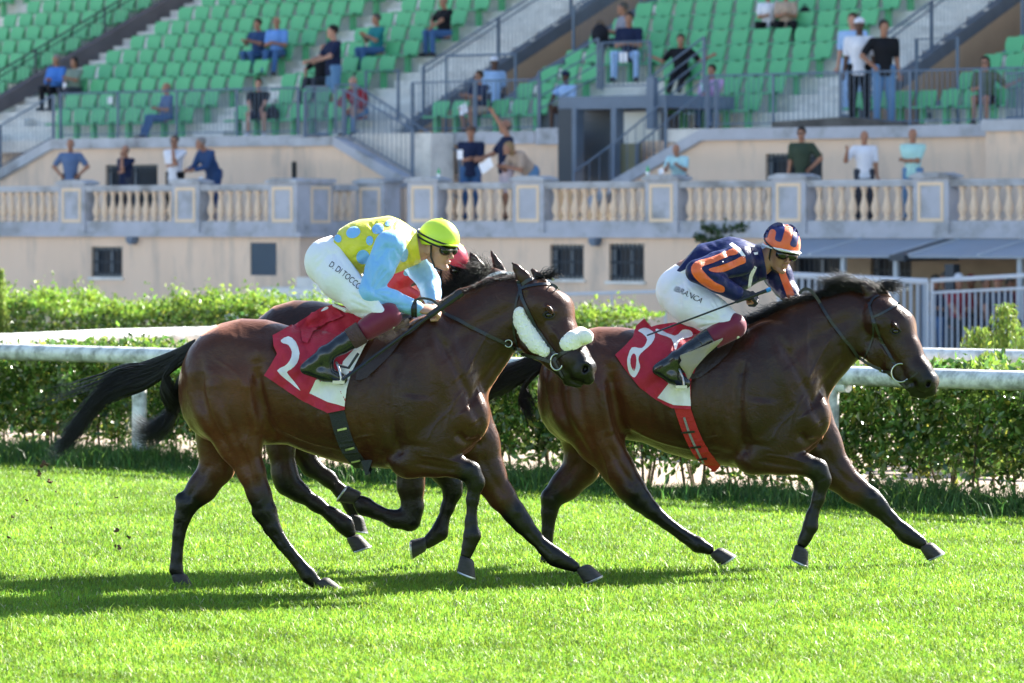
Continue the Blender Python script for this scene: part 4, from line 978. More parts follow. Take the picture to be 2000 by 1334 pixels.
def head_rot(ax, az):  # rotation matrix columns for an ellipsoid whose long axis lies along (ax, az) in the x-z plane
    a = math.atan2(az, ax); c, s = math.cos(a), math.sin(a); return [[c, 0, -s], [0, 1, 0], [s, 0, c]]
class Horse:
    def __init__(s, label, Yh, coat, d, h=.0075):
        s.Y = Yh; s.base = P(d['base'][0], d['base'][1], Yh); s.base.z = 0
        s.e = empty('racehorse', tuple(s.base), 0, label, 'horse', 'racehorses at the gallop'); s.m = Yh / F
        S = Sculpt(); L = s.loc
        # trunk
        xs = [L(q[0], 0, 0)[0] for q in d['trunk']]; S.loft(xs, [L(0, q[1], 0)[2] for q in d['trunk']], [L(0, q[2], 0)[2] for q in d['trunk']], [q[3] for q in d['trunk']], k=.05, p=2.15)
        for ch in d['chains']:
            nodes = [(*L(n_[0], n_[1], ch.get('y', 0) + (n_[3] if len(n_) > 3 and n_[3] is not None else 0)), n_[2] * s.m * (.84 if (len(n_) > 4 and n_[4] >= .95 and n_[2] < 17 and n_[1] > 940) else .92 if (len(n_) > 4 and n_[4] >= .8 and n_[1] > 890) else 1), (n_[4] if len(n_) > 4 else ch.get('col', 0))) for n_ in ch['n']]
            S.chain(nodes, ch.get('q', .8), ch.get('k', .03), ch.get('sub', False))
        for el in d.get('ells', ()):   # px,py,y,(rx,ry,rz) m, (ax,az), k, sub, col
            S.ell(L(el[0], el[1], el[2]), el[3], head_rot(*el[4]), el[7] if len(el) > 7 else 0, el[5], el[6])
        V, Q = S.mesh(h, smooth=2); s.S = S
        def topx(V_): W = V_ + np.array(s.base); return 1000 + F * W[:, 0] / W[:, 1], YH - F * (W[:, 2] - CH) / W[:, 1]
        if d.get('relief'): V = relief(V, Q, d['relief'], topx, 1)
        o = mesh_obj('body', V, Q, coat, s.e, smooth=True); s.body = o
        c = S.colour(V, .02)
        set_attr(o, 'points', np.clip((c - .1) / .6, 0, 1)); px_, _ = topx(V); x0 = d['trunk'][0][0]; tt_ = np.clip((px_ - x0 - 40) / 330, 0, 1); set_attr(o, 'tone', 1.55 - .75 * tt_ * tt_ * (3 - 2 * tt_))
        s.bvh = bvh_world(o)
        for hf in d['hooves']: s.hoof(*hf)
    def loc(s, px, py, y):          # photo pixel (true for y = 0) -> local coordinates; corrected so that points at other depths stay on their pixel
        Y = s.Y + y; p = P(px, py, Y) - s.base; return (p.x, y, p.z)
    def hoof(s, x, y, dy, ang, r=.060, ln=.09, shoe=True):
        """ang: degrees, direction from coronet to sole in the picture (0 = right, 90 = down); toe lies to the right of it"""
        c = Vector(s.loc(x, y, dy)); a = R(ang); dn = Vector((math.cos(a), 0, -math.sin(a))); fw = Vector((math.sin(a), 0, math.cos(a)))  # toe direction
        sd = Vector((0, 1, 0)); mb = MB(); n = 18; rings = [(-.10, .60, -.05), (0, .76, .0), (.10, .82, .05), (.35, .88, .16), (.7, .97, .32), (.97, 1.05, .44), (1.0, 1.0, .45)]
        for t, k, sh in rings:
            for j in range(n):
                th = 2 * math.pi * j / n; x_, y_ = math.cos(th), math.sin(th)
                if x_ < 0: x_ *= .78
                q = c + dn * (ln * (t - .5)) + fw * (r * (k * x_ * 1.08 + sh)) + sd * (r * k * .88 * y_)
                mb.v.append(tuple(q))
        for k in range(len(rings) - 1):
            for j in range(n): j2 = (j + 1) % n; mb.f.append((k * n + j, k * n + j2, (k + 1) * n + j2, (k + 1) * n + j))
        mb.f.append(tuple(range(n - 1, -1, -1))); mb.f.append(tuple((len(rings) - 1) * n + j for j in range(n)))
        o = smooth_angle(mb.build('hoof', HOOF, s.e), 50)
        if shoe:
            sm = MB(); pr = []
            for j in range(-7, 8):
                th = j * .36; x_, y_ = math.cos(th), math.sin(th)
                if x_ < 0: x_ *= .78
                pr.append(c + dn * (ln * .5) + fw * (r * (.98 * x_ * 1.08 + .43)) + sd * (r * .88 * .98 * y_))
            sm.tube(pr, .0075, 6); sm.build('horseshoe', SHOE, o)
    def eye(s, x, y, r=.023):
        l, n_ = hit(s.bvh, x, y); c = l + Vector((0, r * .42, 0)) - s.base
        S = Sculpt().ell(c, (r * 1.05, r, r * .92)); V, Q = S.mesh(.003, 1); mesh_obj('eye', V, Q, EYE, s.e, smooth=True)
        lid = Sculpt(); A = [(-1.35, -.1), (-.8, .62), (0, .95), (.8, .72), (1.35, .1)]; Bl = [(-1.35, -.1), (-.6, -.75), (.2, -.85), (1.0, -.5), (1.35, .1)]
        for pl_, rr in ((A, .0075), (Bl, .0055)): lid.chain([(c[0] + a * r, c[1] - r * (.72 if abs(a) < 1 else .45), c[2] + b * r, rr) for a, b in pl_], k=.004)
        V, Q = lid.mesh(.003, 1); mesh_obj('eyelid', V, Q, LID, s.e, smooth=True)
    def mane(s, roots, n, length, lean, wind, name='mane', r=.0035, spread=.04, droop=.3, up=.5, seed=1, curl=.02):
        """strands rooted along a photo-pixel path of the crest; wind = direction (x,y,z) they stream in"""
        rg = np.random.default_rng(seed); pts = [np.array(s.loc(*p[:2], p[2] if len(p) > 2 else 0)) + np.array(s.base) for p in roots]; pts = catmull(pts, 12); k = len(pts) - 1; out = []
        for i in range(n):
            f_ = rg.random() * k; j = int(f_); b = pts[j] + (pts[min(j + 1, k)] - pts[j]) * (f_ - j) + np.array([0, rg.normal(0, .012), rg.uniform(-.02, 0)])
            ln = length * rg.uniform(.45, 1.1); d = np.array(wind, float) + rg.normal(0, spread * 6, 3) * np.array([1, .7, .8]); d /= np.linalg.norm(d)
            u0 = np.array([0, rg.normal(-.15, .35), 1.0]); ps = [b]; ph = rg.uniform(0, 6.3); m = 9
            for q in range(1, m):
                t = q / (m - 1); dir_ = u0 * up * (1 - t) ** 2 + d * (t * .9 + .25) + np.array([0, 0, -droop * t * t]); dir_ /= np.linalg.norm(dir_)
                ps.append(ps[-1] + dir_ * ln / (m - 1) + np.array([math.sin(ph + t * 5), math.cos(ph * 1.3 + t * 4), math.sin(ph * 2 + t * 6)]) * curl * t / 3)
            out.append((ps, r * rg.uniform(.5, 1.1)))
        return strands(out, name, HAIR, s.e, s.base)
    def tail(s, paths, n, seed=1, r=.0035):
        """paths: bundles [(points (px,py,dy), root radius px, tip radius px, weight)]"""
        rg = np.random.default_rng(seed); out = []; W = np.array([p[3] for p in paths], float); W /= W.sum()
        for i in range(n):
            pi_ = paths[rg.choice(len(paths), p=W)]; pts = [np.array(s.loc(*p)) + np.array(s.base) for p in pi_[0]]; c = catmull(pts, 7); m = len(c)
            a = rg.uniform(0, 6.283); rad = math.sqrt(rg.random()); cut = rg.uniform(.6, 1.0); ph = rg.uniform(0, 6.3); sta = rg.uniform(0, .35) if rg.random() < .6 else 0
            fl = rg.normal(0, 1, 3) * (2.2 if rg.random() < .06 else 1)
            ps = []
            for q in range(int(m * sta), max(int(m * cut), int(m * sta) + 4)):
                q = min(q, m - 1); t = q / (m - 1); R_ = (pi_[1] * (1 - t) + pi_[2] * t + 10 * math.sin(math.pi * t) * .3) * s.m
                ps.append(c[q] + np.array([math.cos(a) * .3, math.sin(a) * .8, math.sin(a + 1) * .0 + math.cos(a)]) * rad * R_ + fl * t * t * .02 + np.array([math.sin(ph + t * 6), 0, math.cos(ph + t * 7)]) * .008 * t)
            out.append((ps, r * rg.uniform(.5, 1.2)))
        return strands(out, 'tail', HAIR, s.e, s.base)
# ================================================================== horse one (front), horse two (ahead), horse three (hidden behind the first)
TORSO = [([(775, 690), (765, 760), (768, 830), (784, 890)], 13, -15), ([(815, 770), (808, 820), (800, 868)], 26, 10), ([(846, 640), (880, 700), (915, 770), (938, 830)], 9, -9), ([(835, 665), (858, 730), (885, 790)], 13, 6),
 ([(990, 684), (950, 735), (918, 790)], 9, -11), ([(1005, 600), (930, 640), (860, 690)], 14, -6), ([(500, 715), (510, 775), (526, 835), (545, 862)], 12, -20), ([(482, 740), (490, 800), (500, 850)], 11, 10), ([(506, 688)], 20, 12), ([(560, 700), (600, 760), (640, 800)], 30, -4),
 ([(392, 700), (396, 780), (430, 850), (462, 905)], 9, -11), ([(432, 720), (440, 800), (468, 880), (486, 930)], 10, -7), ([(370, 720), (380, 790), (410, 850)], 12, 7), ([(455, 660), (500, 650), (560, 655)], 14, -4), ([(540, 850), (600, 872), (650, 890)], 9, -5),
 ([(415, 740), (420, 800), (445, 850)], 16, 8), ([(700, 880), (750, 890), (790, 880)], 10, -6), ([(905, 800), (925, 830)], 18, 8), ([(890, 845), (915, 865), (940, 862)], 9, -13), ([(870, 700), (900, 740)], 20, 5), ([(720, 820), (700, 870)], 6, -2)]
TORSO += [([(x, 720), (x - 6, 780), (x + 6, 845)], 7, -2.6) for x in (585, 612, 640, 668, 696, 724, 750)]
TORSO = [(p_, w_, d_ * 1.7) for p_, w_, d_ in TORSO]
VEINS = [([(548, 838), (600, 862), (660, 876), (730, 888)], 2.6, 5), ([(660, 876), (690, 858), (730, 850)], 2.2, 4), ([(905, 760), (880, 800), (870, 850)], 2.4, 4), ([(880, 800), (850, 830), (835, 860)], 2.2, 4), ([(960, 640), (925, 700), (905, 745)], 2.6, 4), ([(420, 700), (470, 740), (480, 800)], 2.4, 3), ([(470, 860), (488, 900), (500, 950)], 2.2, 5), ([(485, 840), (478, 880)], 2, 4), ([(820, 890), (860, 895), (900, 905)], 2.2, 5)]
TORSO += VEINS
def shift(st, f): return [([f(*p) for p in pts], w_, d_) for pts, w_, d_ in st]
HEAD1 = [([(1076, 640), (1090, 660), (1092, 688)], 2, 4), ([(1090, 660), (1104, 672), (1112, 692)], 1.8, 4), ([(1050, 650), (1060, 690)], 2, 3), ([(1012, 610), (1013, 660), (1038, 692), (1070, 708)], 9, 5), ([(1056, 628), (1066, 660), (1090, 700)], 8, -6), ([(1078, 645), (1100, 676)], 5, 5), ([(1108, 737), (1128, 750), (1150, 753)], 3, -6), ([(1145, 719)], 6, -12), ([(1137, 709), (1152, 710), (1159, 722)], 4, 4), ([(1062, 600), (1078, 601), (1086, 612)], 5, 6), ([(1064, 626), (1080, 626)], 5, -5), ([(1000, 640), (1006, 670)], 7, -8), ([(1130, 690), (1120, 720)], 6, -3)]
LEG1 = [([(812, 905), (850, 912), (892, 918)], 5, -7), ([(808, 878), (850, 890), (890, 898)], 8, 5), ([(920, 910)], 8, 5), ([(932, 930)], 7, 4), ([(910, 935), (912, 950)], 6, -4), ([(926, 960), (923, 1000), (926, 1030)], 4, -4), ([(478, 875), (492, 920), (505, 960)], 7, -9), ([(510, 985)], 9, 5), ([(536, 1000)], 8, -4), ([(532, 1035), (560, 1075), (585, 1108)], 4, -4),
 ([(940, 890), (960, 930), (990, 975)], 7, -6), ([(1012, 1000)], 8, 5), ([(1028, 1036), (1058, 1068), (1078, 1086)], 4, -4), ([(410, 905), (385, 945), (365, 975)], 7, -7), ([(352, 1015), (346, 1050), (343, 1090)], 4, -4), ([(372, 985)], 7, 4)]
D1 = dict(base=(640, 1150), relief=TORSO + HEAD1 + LEG1,
 trunk=[(350, 735, 785, .06), (358, 705, 815, .12), (372, 678, 838, .17), (395, 652, 855, .215), (430, 632, 868, .25), (470, 622, 872, .265), (520, 624, 868, .265), (560, 635, 868, .26), (600, 645, 884, .27), (650, 652, 900, .29), (700, 652, 910, .30), (750, 642, 915, .295), (800, 625, 916, .28), (850, 607, 910, .255), (890, 610, 898, .225), (918, 640, 880, .18), (936, 700, 855, .11), (944, 760, 835, .05)],
 chains=[
  dict(y=-.13, q=.72, k=.05, n=[(440, 728, 82, .02), (440, 795, 62), (466, 862, 42), (491, 922, 25, 0, 0), (505, 962, 21, 0, .5), (519, 1000, 24, 0, .95)]),
  dict(y=-.13, q=.72, k=.012, n=[(519, 1000, 24, 0, .95), (531, 1030, 18.5, 0, 1), (552, 1062, 15.5, 0, 1), (580, 1096, 14, 0, 1), (602, 1124, 17, 0, 1), (620, 1142, 14, 0, 1)]),
  dict(y=-.13, q=.6, k=.03, n=[(501, 1001, 10, 0, .9), (512, 1006, 16, 0, 1)]),
  dict(y=.13, q=.72, k=.05, n=[(430, 790, 58), (432, 862, 46), (424, 912, 32, 0, .1), (396, 952, 27, 0, .4), (366, 985, 24, 0, .9)]),
  dict(y=.13, q=.72, k=.012, n=[(366, 985, 24, 0, .9), (356, 1012, 18, 0, 1), (349, 1045, 15, 0, 1), (345, 1088, 14, 0, 1), (344, 1112, 16, 0, 1), (350, 1128, 14, 0, 1)]),
  dict(y=.13, q=.6, k=.03, n=[(352, 972, 10, 0, .9), (362, 980, 18, 0, 1)]),
  dict(y=-.12, q=.62, k=.07, n=[(838, 660, 38), (872, 740, 48), (900, 812, 54)]),
  dict(y=-.14, q=.62, k=.05, n=[(896, 815, 56), (845, 862, 52), (800, 892, 40)]),
  dict(y=-.15, q=.72, k=.03, n=[(800, 896, 38), (850, 903, 28), (888, 909, 22, 0, .15), (918, 922, 22, 0, .9), (929, 942, 18, 0, 1), (923, 975, 13.5, 0, 1), (920, 1020, 13, 0, 1), (922, 1046, 17, 0, 1), (916, 1066, 14, 0, 1), (911, 1082, 14, 0, 1)]),
  dict(y=.12, q=.65, k=.05, n=[(905, 800, 52), (928, 868, 46), (950, 925, 35), (980, 970, 25, 0, .1), (1005, 1002, 21.5, 0, .8), (1022, 1024, 18, 0, 1), (1042, 1047, 14.5, 0, 1), (1066, 1072, 14.5, 0, 1), (1085, 1088, 17, 0, 1), (1104, 1098, 13, 0, 1), (1122, 1107, 13, 0, 1)]),
  dict(y=0, q=.78, k=.06, n=[(905, 830, 38), (922, 800, 30)]),
  # neck
  dict(y=0, q=.50, k=.09, n=[(868, 712, 100), (908, 672, 84), (950, 634, 67), (990, 608, 58), (1030, 592, 46)]),
  dict(y=0, q=.45, k=.03, n=[(850, 612, 14), (900, 580, 14), (955, 556, 12), (1010, 548, 10)]),
  # head
  dict(y=0, q=.62, k=.035, n=[(1042, 594, 43, 0), (1062, 604, 36, -.08), (1088, 656, 23, -.12, .1), (1114, 703, 18, -.15, .5), (1130, 722, 18, -.16, .85)]),
  dict(y=0, q=.8, k=.04, n=[(1050, 590, 38, 0), (1091, 604, 28, .03), (1108, 648, 19, -.01, .05), (1132, 692, 16, -.06, .4), (1147, 718, 18, -.09, .85)]),
  dict(y=0, q=.95, k=.05, n=[(1052, 592, 42, -.03), (1082, 606, 34, -.04), (1100, 652, 24, -.075, .08), (1122, 697, 20, -.115, .45), (1138, 720, 20, -.13, .85)]),
  dict(y=-.04, q=.5, k=.03, n=[(1034, 645, 40, 0), (1052, 668, 33, -.03), (1080, 700, 20, -.07, .35), (1106, 730, 15, -.10, .9)]),
  dict(y=-.12, q=.8, k=.015, n=[(1140, 722, 19, -.02, .9), (1148, 738, 14, -.01, 1)]),
  dict(y=-.12, q=.75, k=.012, n=[(1110, 742, 12, 0, 1), (1130, 749, 9, 0, 1)]),
  # ears
  dict(y=-.05, q=.5, k=.012, n=[(1034, 562, 14), (1021, 540, 13), (1009, 524, 8), (1001, 514, 3)]),
  dict(y=.06, q=.5, k=.012, n=[(1062, 558, 12), (1052, 542, 10), (1040, 528, 5)]),
 ],
 ells=[(505, 800, -.30, (.14, .06, .05), (.35, -.94), .04, True), (862, 800, -.36, (.10, .05, .03), (.6, -.8), .04, True), (815, 800, -.345, (.16, .04, .04), (.2, -1), .05, True),
       (975, 688, -.20, (.18, .06, .025), (.75, .65), .04, True), (1074, 605, -.175, (.032, .02, .014), (.6, -.8), .02, False), (1066, 642, -.19, (.05, .02, .012), (.55, -.85), .02, True),
       (1142, 722, -.19, (.019, .024, .012), (.5, .86), .010, True, 1), (1014, 537, -.115, (.035, .02, .012), (-.5, .86), .012, True),
       (455, 690, -.30, (.20, .05, .10), (1, .1), .08, True), (600, 850, -.36, (.22, .05, .03), (1, -.1), .06, True),
       (905, 892, -.23, (.10, .02, .012), (1, -.15), .015, True), (492, 940, -.215, (.11, .02, .012), (.4, -.92), .015, True)],
 hooves=[(905, 1105, -.15, 112), (1143, 1123, .12, 68), (633, 1149, -.13, 62), (349, 1138, .13, 86)])
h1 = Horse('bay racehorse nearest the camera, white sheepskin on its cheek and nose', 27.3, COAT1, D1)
h1.eye(1072, 615)
LEG2 = [([(1480, 900), (1528, 908), (1572, 915)], 5, -7), ([(1480, 874), (1528, 886), (1572, 894)], 8, 5), ([(1598, 905)], 8, 5), ([(1610, 925)], 7, 4), ([(1602, 955), (1594, 990), (1588, 1015)], 4, -4), ([(1190, 870), (1215, 915), (1238, 950)], 7, -9), ([(1243, 965)], 9, 5), ([(1268, 1002), (1310, 1034), (1350, 1060)], 4, -4),
 ([(1610, 880), (1640, 925), (1680, 955)], 7, -6), ([(1706, 972)], 8, 5), ([(1722, 1004), (1752, 1032)], 4, -4), ([(1130, 900), (1102, 935), (1080, 962)], 7, -7), ([(1072, 1010), (1067, 1060)], 4, -4)]
D2 = dict(base=(1350, 1110), relief=shift(TORSO, lambda x, y: (1050 + (x - 349) * .943, 639 + (y - 622) * .932)) + shift(HEAD1, lambda x, y: (x * .97 + 670 + 1.5, y * .97 + 50)) + LEG2,
 trunk=[(1050, 745, 795, .06), (1057, 715, 820, .12), (1072, 690, 842, .17), (1096, 664, 862, .21), (1130, 646, 868, .245), (1170, 638, 866, .26), (1215, 639, 858, .26), (1255, 645, 864, .26), (1300, 652, 884, .275), (1350, 655, 898, .29), (1400, 652, 908, .295), (1450, 640, 914, .285), (1500, 624, 912, .265), (1540, 606, 902, .24), (1575, 612, 888, .20), (1595, 660, 870, .15), (1607, 730, 850, .09), (1612, 780, 832, .04)],
 chains=[
  dict(y=-.13, q=.72, k=.05, n=[(1135, 735, 78, .02), (1140, 800, 64), (1170, 860, 44), (1208, 918, 30), (1230, 952, 26, 0, .4), (1251, 977, 25, 0, .95)]),
  dict(y=-.13, q=.72, k=.012, n=[(1251, 977, 25, 0, .95), (1272, 997, 19, 0, 1), (1300, 1020, 15.5, 0, 1), (1335, 1046, 15, 0, 1), (1363, 1064, 17, 0, 1), (1384, 1073, 13, 0, 1)]),
  dict(y=-.13, q=.6, k=.03, n=[(1236, 980, 10, 0, .9), (1248, 978, 18, 0, 1)]),
  dict(y=.13, q=.72, k=.05, n=[(1140, 830, 56), (1146, 880, 42), (1135, 915, 33, 0, .1), (1106, 947, 28, 0, .4), (1078, 973, 24, 0, .9)]),
  dict(y=.13, q=.72, k=.012, n=[(1078, 973, 24, 0, .9), (1073, 1000, 18, 0, 1), (1070, 1035, 14.5, 0, 1), (1068, 1076, 13.5, 0, 1), (1068, 1095, 15, 0, 1), (1073, 1108, 13, 0, 1)]),
  dict(y=-.12, q=.62, k=.07, n=[(1500, 670, 36), (1540, 745, 46), (1570, 812, 50)]),
  dict(y=-.14, q=.62, k=.05, n=[(1566, 815, 52), (1516, 858, 48), (1474, 886, 38)]),
  dict(y=-.15, q=.72, k=.03, n=[(1472, 890, 37), (1528, 899, 28), (1570, 907, 21, 0, .2), (1596, 917, 22, 0, .9), (1606, 937, 18, 0, 1), (1598, 975, 13.5, 0, 1), (1586, 1008, 13, 0, 1), (1583, 1028, 16.5, 0, 1), (1574, 1048, 13, 0, 1), (1568, 1060, 13.5, 0, 1)]),
  dict(y=.12, q=.65, k=.05, n=[(1572, 800, 50), (1600, 868, 42), (1635, 925, 31), (1668, 955, 25, 0, .15), (1699, 975, 22, 0, .8), (1716, 991, 18, 0, 1), (1738, 1013, 14.5, 0, 1), (1760, 1034, 14.5, 0, 1), (1773, 1046, 16.5, 0, 1), (1790, 1056, 12.5, 0, 1), (1800, 1062, 13, 0, 1)]),
  dict(y=0, q=.78, k=.06, n=[(1572, 830, 36), (1588, 798, 28)]),
  dict(y=0, q=.50, k=.09, n=[(1530, 720, 96), (1574, 684, 82), (1618, 652, 68), (1655, 632, 58), (1692, 622, 46)]),
  dict(y=0, q=.45, k=.03, n=[(1495, 622, 12), (1550, 596, 13), (1610, 578, 12), (1665, 572, 10)]),
  dict(y=0, q=.62, k=.035, n=[(1710, 620, 43, 0), (1732, 632, 36, -.08), (1762, 682, 23, -.11, .1), (1788, 727, 18, -.14, .5), (1804, 744, 18, -.15, .85)]),
  dict(y=0, q=.8, k=.04, n=[(1718, 616, 38, 0), (1760, 636, 27, .03), (1778, 680, 18, -.01, .05), (1800, 718, 16, -.05, .4), (1816, 744, 18, -.08, .85)]),
  dict(y=0, q=.95, k=.05, n=[(1718, 618, 42, -.03), (1750, 636, 33, -.04), (1772, 680, 23, -.07, .08), (1794, 722, 20, -.105, .45), (1809, 744, 20, -.12, .85)]),
  dict(y=-.04, q=.5, k=.03, n=[(1704, 666, 40, 0), (1722, 686, 31, -.03), (1755, 720, 21, -.06, .35), (1780, 752, 15, -.09, .85)]),
  dict(y=-.11, q=.8, k=.015, n=[(1812, 746, 19, -.01, .9), (1816, 762, 14, -.01, 1)]),
  dict(y=-.11, q=.75, k=.012, n=[(1786, 765, 12, 0, 1), (1804, 771, 9, 0, 1)]),
  dict(y=-.05, q=.5, k=.012, n=[(1712, 590, 15), (1698, 570, 12), (1688, 558, 8), (1680, 550, 3)]),
  dict(y=.06, q=.5, k=.012, n=[(1732, 586, 12), (1722, 570, 10), (1712, 556, 5)]),
 ],
 ells=[(1215, 810, -.30, (.14, .06, .05), (.35, -.94), .04, True), (1520, 800, -.345, (.10, .05, .03), (.6, -.8), .04, True), (1480, 800, -.335, (.16, .04, .04), (.2, -1), .05, True),
       (1640, 706, -.19, (.16, .06, .025), (.75, .65), .04, True), (1748, 636, -.175, (.032, .02, .014), (.6, -.8), .02, False), (1740, 670, -.19, (.05, .02, .012), (.55, -.85), .02, True),
       (1813, 750, -.18, (.019, .024, .012), (.5, .86), .010, True, 1), (1696, 572, -.115, (.035, .02, .012), (-.5, .86), .012, True),
       (1150, 700, -.30, (.20, .05, .10), (1, .1), .08, True),
       (1585, 896, -.23, (.09, .02, .012), (1, -.15), .015, True), (1222, 930, -.22, (.10, .02, .012), (.5, -.86), .015, True)],
 hooves=[(1558, 1083, -.15, 115), (1813, 1079, .12, 66), (1405, 1090, -.13, 55), (1073, 1122, .13, 86)])
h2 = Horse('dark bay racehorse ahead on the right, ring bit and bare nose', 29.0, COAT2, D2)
h2.eye(1749, 647)
D3 = dict(base=(690, 1120),
 trunk=[(452, 725, 775, .06), (460, 690, 800, .12), (480, 655, 830, .18), (505, 622, 850, .22), (535, 598, 858, .245), (575, 586, 858, .26), (620, 588, 855, .26), (680, 600, 870, .27), (740, 606, 885, .285), (800, 600, 890, .28), (850, 585, 885, .25), (885, 580, 870, .21), (910, 610, 850, .15), (925, 680, 830, .08), (930, 740, 800, .04)],
 chains=[
  dict(y=-.13, q=.72, k=.05, n=[(545, 730, 66), (548, 800, 46), (548, 870, 26), (556, 925, 23, 0, .3), (562, 945, 23, 0, .9), (585, 962, 18, 0, 1), (618, 985, 15, 0, 1), (652, 1008, 15, 0, 1), (672, 1024, 17, 0, 1), (684, 1042, 14, 0, 1)]),
  dict(y=.13, q=.72, k=.05, n=[(560, 760, 60), (570, 830, 40), (588, 880, 22), (608, 912, 19, 0, .9), (640, 934, 15, 0, 1), (668, 962, 14, 0, 1), (685, 985, 15, 0, 1), (690, 1006, 12, 0, 1)]),
  dict(y=-.13, q=.7, k=.04, n=[(850, 760, 50), (820, 840, 42), (803, 900, 32), (802, 950, 25), (806, 990, 20, 0, .7), (800, 1016, 21, 0, 1), (770, 1014, 17, 0, 1), (735, 1000, 15, 0, 1), (712, 989, 18, 0, 1), (696, 975, 13, 0, 1)]),
  dict(y=.13, q=.7, k=.04, n=[(860, 780, 50), (850, 860, 36), (866, 920, 24), (882, 944, 21, 0, .8), (884, 962, 18, 0, 1), (874, 992, 14, 0, 1), (864, 1020, 13, 0, 1), (858, 1040, 17, 0, 1), (842, 1054, 13, 0, 1), (832, 1062, 13, 0, 1)]),
  dict(y=0, q=.5, k=.08, n=[(870, 660, 78), (900, 620, 60), (935, 580, 44), (960, 566, 40)]),
  dict(y=0, q=.6, k=.03, n=[(960, 562, 38), (985, 570, 34), (1010, 620, 26), (1035, 665, 21, 0, .8)]),
  dict(y=0, q=.5, k=.03, n=[(950, 600, 32), (985, 650, 20)]),
  dict(y=-.05, q=.5, k=.012, n=[(948, 545, 14), (934, 522, 13), (924, 505, 9), (918, 494, 3)]),
  dict(y=.06, q=.5, k=.012, n=[(982, 540, 12), (972, 518, 10), (965, 502, 6), (959, 490, 3)]),
 ], ells=[(936, 520, -.10, (.035, .02, .014), (-.45, .9), .012, True)],
 hooves=[(693, 1063, -.13, 72), (686, 963, -.13, 215), (816, 1062, .13, 175), (692, 1022, .13, 100)])
h3 = Horse('dark brown racehorse mostly hidden behind the nearest bay horse', 28.8, COAT3, D3, h=.01)
h1.tail([([(376, 680, 0), (330, 706, .02), (275, 730, .03), (225, 755, .02), (180, 795, 0), (145, 845, -.02), (92, 888, -.03)], 18, 24, 1.0),
         ([(376, 682, 0), (335, 710, .02), (290, 735, .03), (240, 750, .02), (195, 775, 0), (150, 830, 0), (110, 880, 0)], 20, 30, .9),
         ([(350, 700, 0), (320, 735, 0), (330, 770, 0), (345, 790, .02), (352, 805, .05)], 18, 26, .25),
         ([(300, 715, 0), (240, 722, 0), (190, 745, 0), (120, 770, 0), (60, 785, 0)], 6, 22, .04)], 2600, seed=2, r=.0024)
h3.tail([([(455, 700, 0), (400, 720, -.02), (352, 745, 0), (335, 790, 0), (325, 820, 0), (285, 845, 0), (252, 822, 0)], 22, 22, 1),
         ([(455, 705, 0), (395, 730, -.02), (355, 765, 0), (345, 800, 0), (330, 825, 0), (295, 850, 0), (262, 838, 0)], 20, 24, 1)], 1400, seed=3, r=.0024)
h2.tail([([(1062, 708, 0), (1020, 722, 0), (970, 748, 0), (930, 775, 0), (895, 800, 0)], 18, 26, 1), ([(1060, 712, 0), (1035, 735, 0), (1020, 765, 0), (1035, 800, -.02), (1040, 830, -.02)], 16, 22, .3),
         ([(1062, 705, 0), (1010, 730, 0), (960, 755, 0), (910, 790, 0)], 22, 36, .8)], 1900, seed=4, r=.0024)
# manes: braided and short on horse one, loose on two, wild on three
h1.mane([(842, 600), (880, 590), (925, 566), (970, 548), (1012, 542)], 1500, .055, 0, (-.6, -.4, .15), spread=.09, up=.4, r=.0018)
h1.mane([(1040, 545), (1056, 540), (1075, 540)], 160, .10, 0, (.9, -.2, .3), spread=.07, up=.5, r=.003, name='forelock', seed=3)
h2.mane([(1470, 628), (1530, 600), (1590, 580), (1625, 574), (1660, 568)], 2400, .11, 0, (-.95, -.3, .02), spread=.05, up=.35, r=.0018, seed=5)
h2.mane([(1640, 574), (1665, 566), (1690, 566)], 1000, .20, 0, (-1, -.1, .36), spread=.035, up=.6, r=.0017, seed=6, curl=.04)
h2.mane([(1700, 572), (1725, 575), (1738, 585)], 700, .19, 0, (-.95, -.2, .55), spread=.035, up=.3, r=.0017, name='forelock', seed=7, curl=.03)
h2.mane([(1705, 560, .02), (1725, 560, .02)], 450, .16, 0, (.8, .1, -.15), spread=.035, up=.6, r=.0017, name='forelock', seed=17, curl=.03)
h3.mane([(862, 590), (900, 562), (935, 545), (950, 540)], 2400, .16, 0, (-.75, -.5, -.15), spread=.12, up=.45, r=.002, seed=8, curl=.10, droop=.6)
h3.mane([(945, 535), (965, 530)], 500, .22, 0, (-1, -.3, .12), spread=.05, up=.35, r=.002, name='forelock', seed=9, curl=.06)
# ================================================================== people: heads, hands, riders
def skin_mat(name, col):
    m = mat(name, col, .5, .4, var=.06, vscale=18, bump=.08, bscale=120); b = m.node_tree.nodes['Principled BSDF']; b.inputs['Subsurface Weight'].default_value = .15; b.inputs['Subsurface Radius'].default_value = (.012, .005, .003); b.inputs['Subsurface Scale'].default_value = 1; return m
SKIN = skin_mat('skin fair', (.50, .27, .19)); SKIN2 = skin_mat('skin tanned', (.36, .18, .115)); SKIN3 = skin_mat('skin dark', (.10, .05, .035))
def frame(yaw, pitch=0, roll=0):
    """columns forward, left, up; yaw measured from +x towards -y (towards the camera), pitch down positive"""
    y, p, r = R(-yaw), R(pitch), R(roll)
    f = np.array([math.cos(y) * math.cos(p), math.sin(y) * math.cos(p), -math.sin(p)]); u0 = np.array([0, 0, 1.0]); l = np.cross(u0, f); l /= np.linalg.norm(l); u = np.cross(f, l)
    l2 = l * math.cos(r) + u * math.sin(r); u2 = u * math.cos(r) - l * math.sin(r); return np.stack([f, l2, u2], 1)
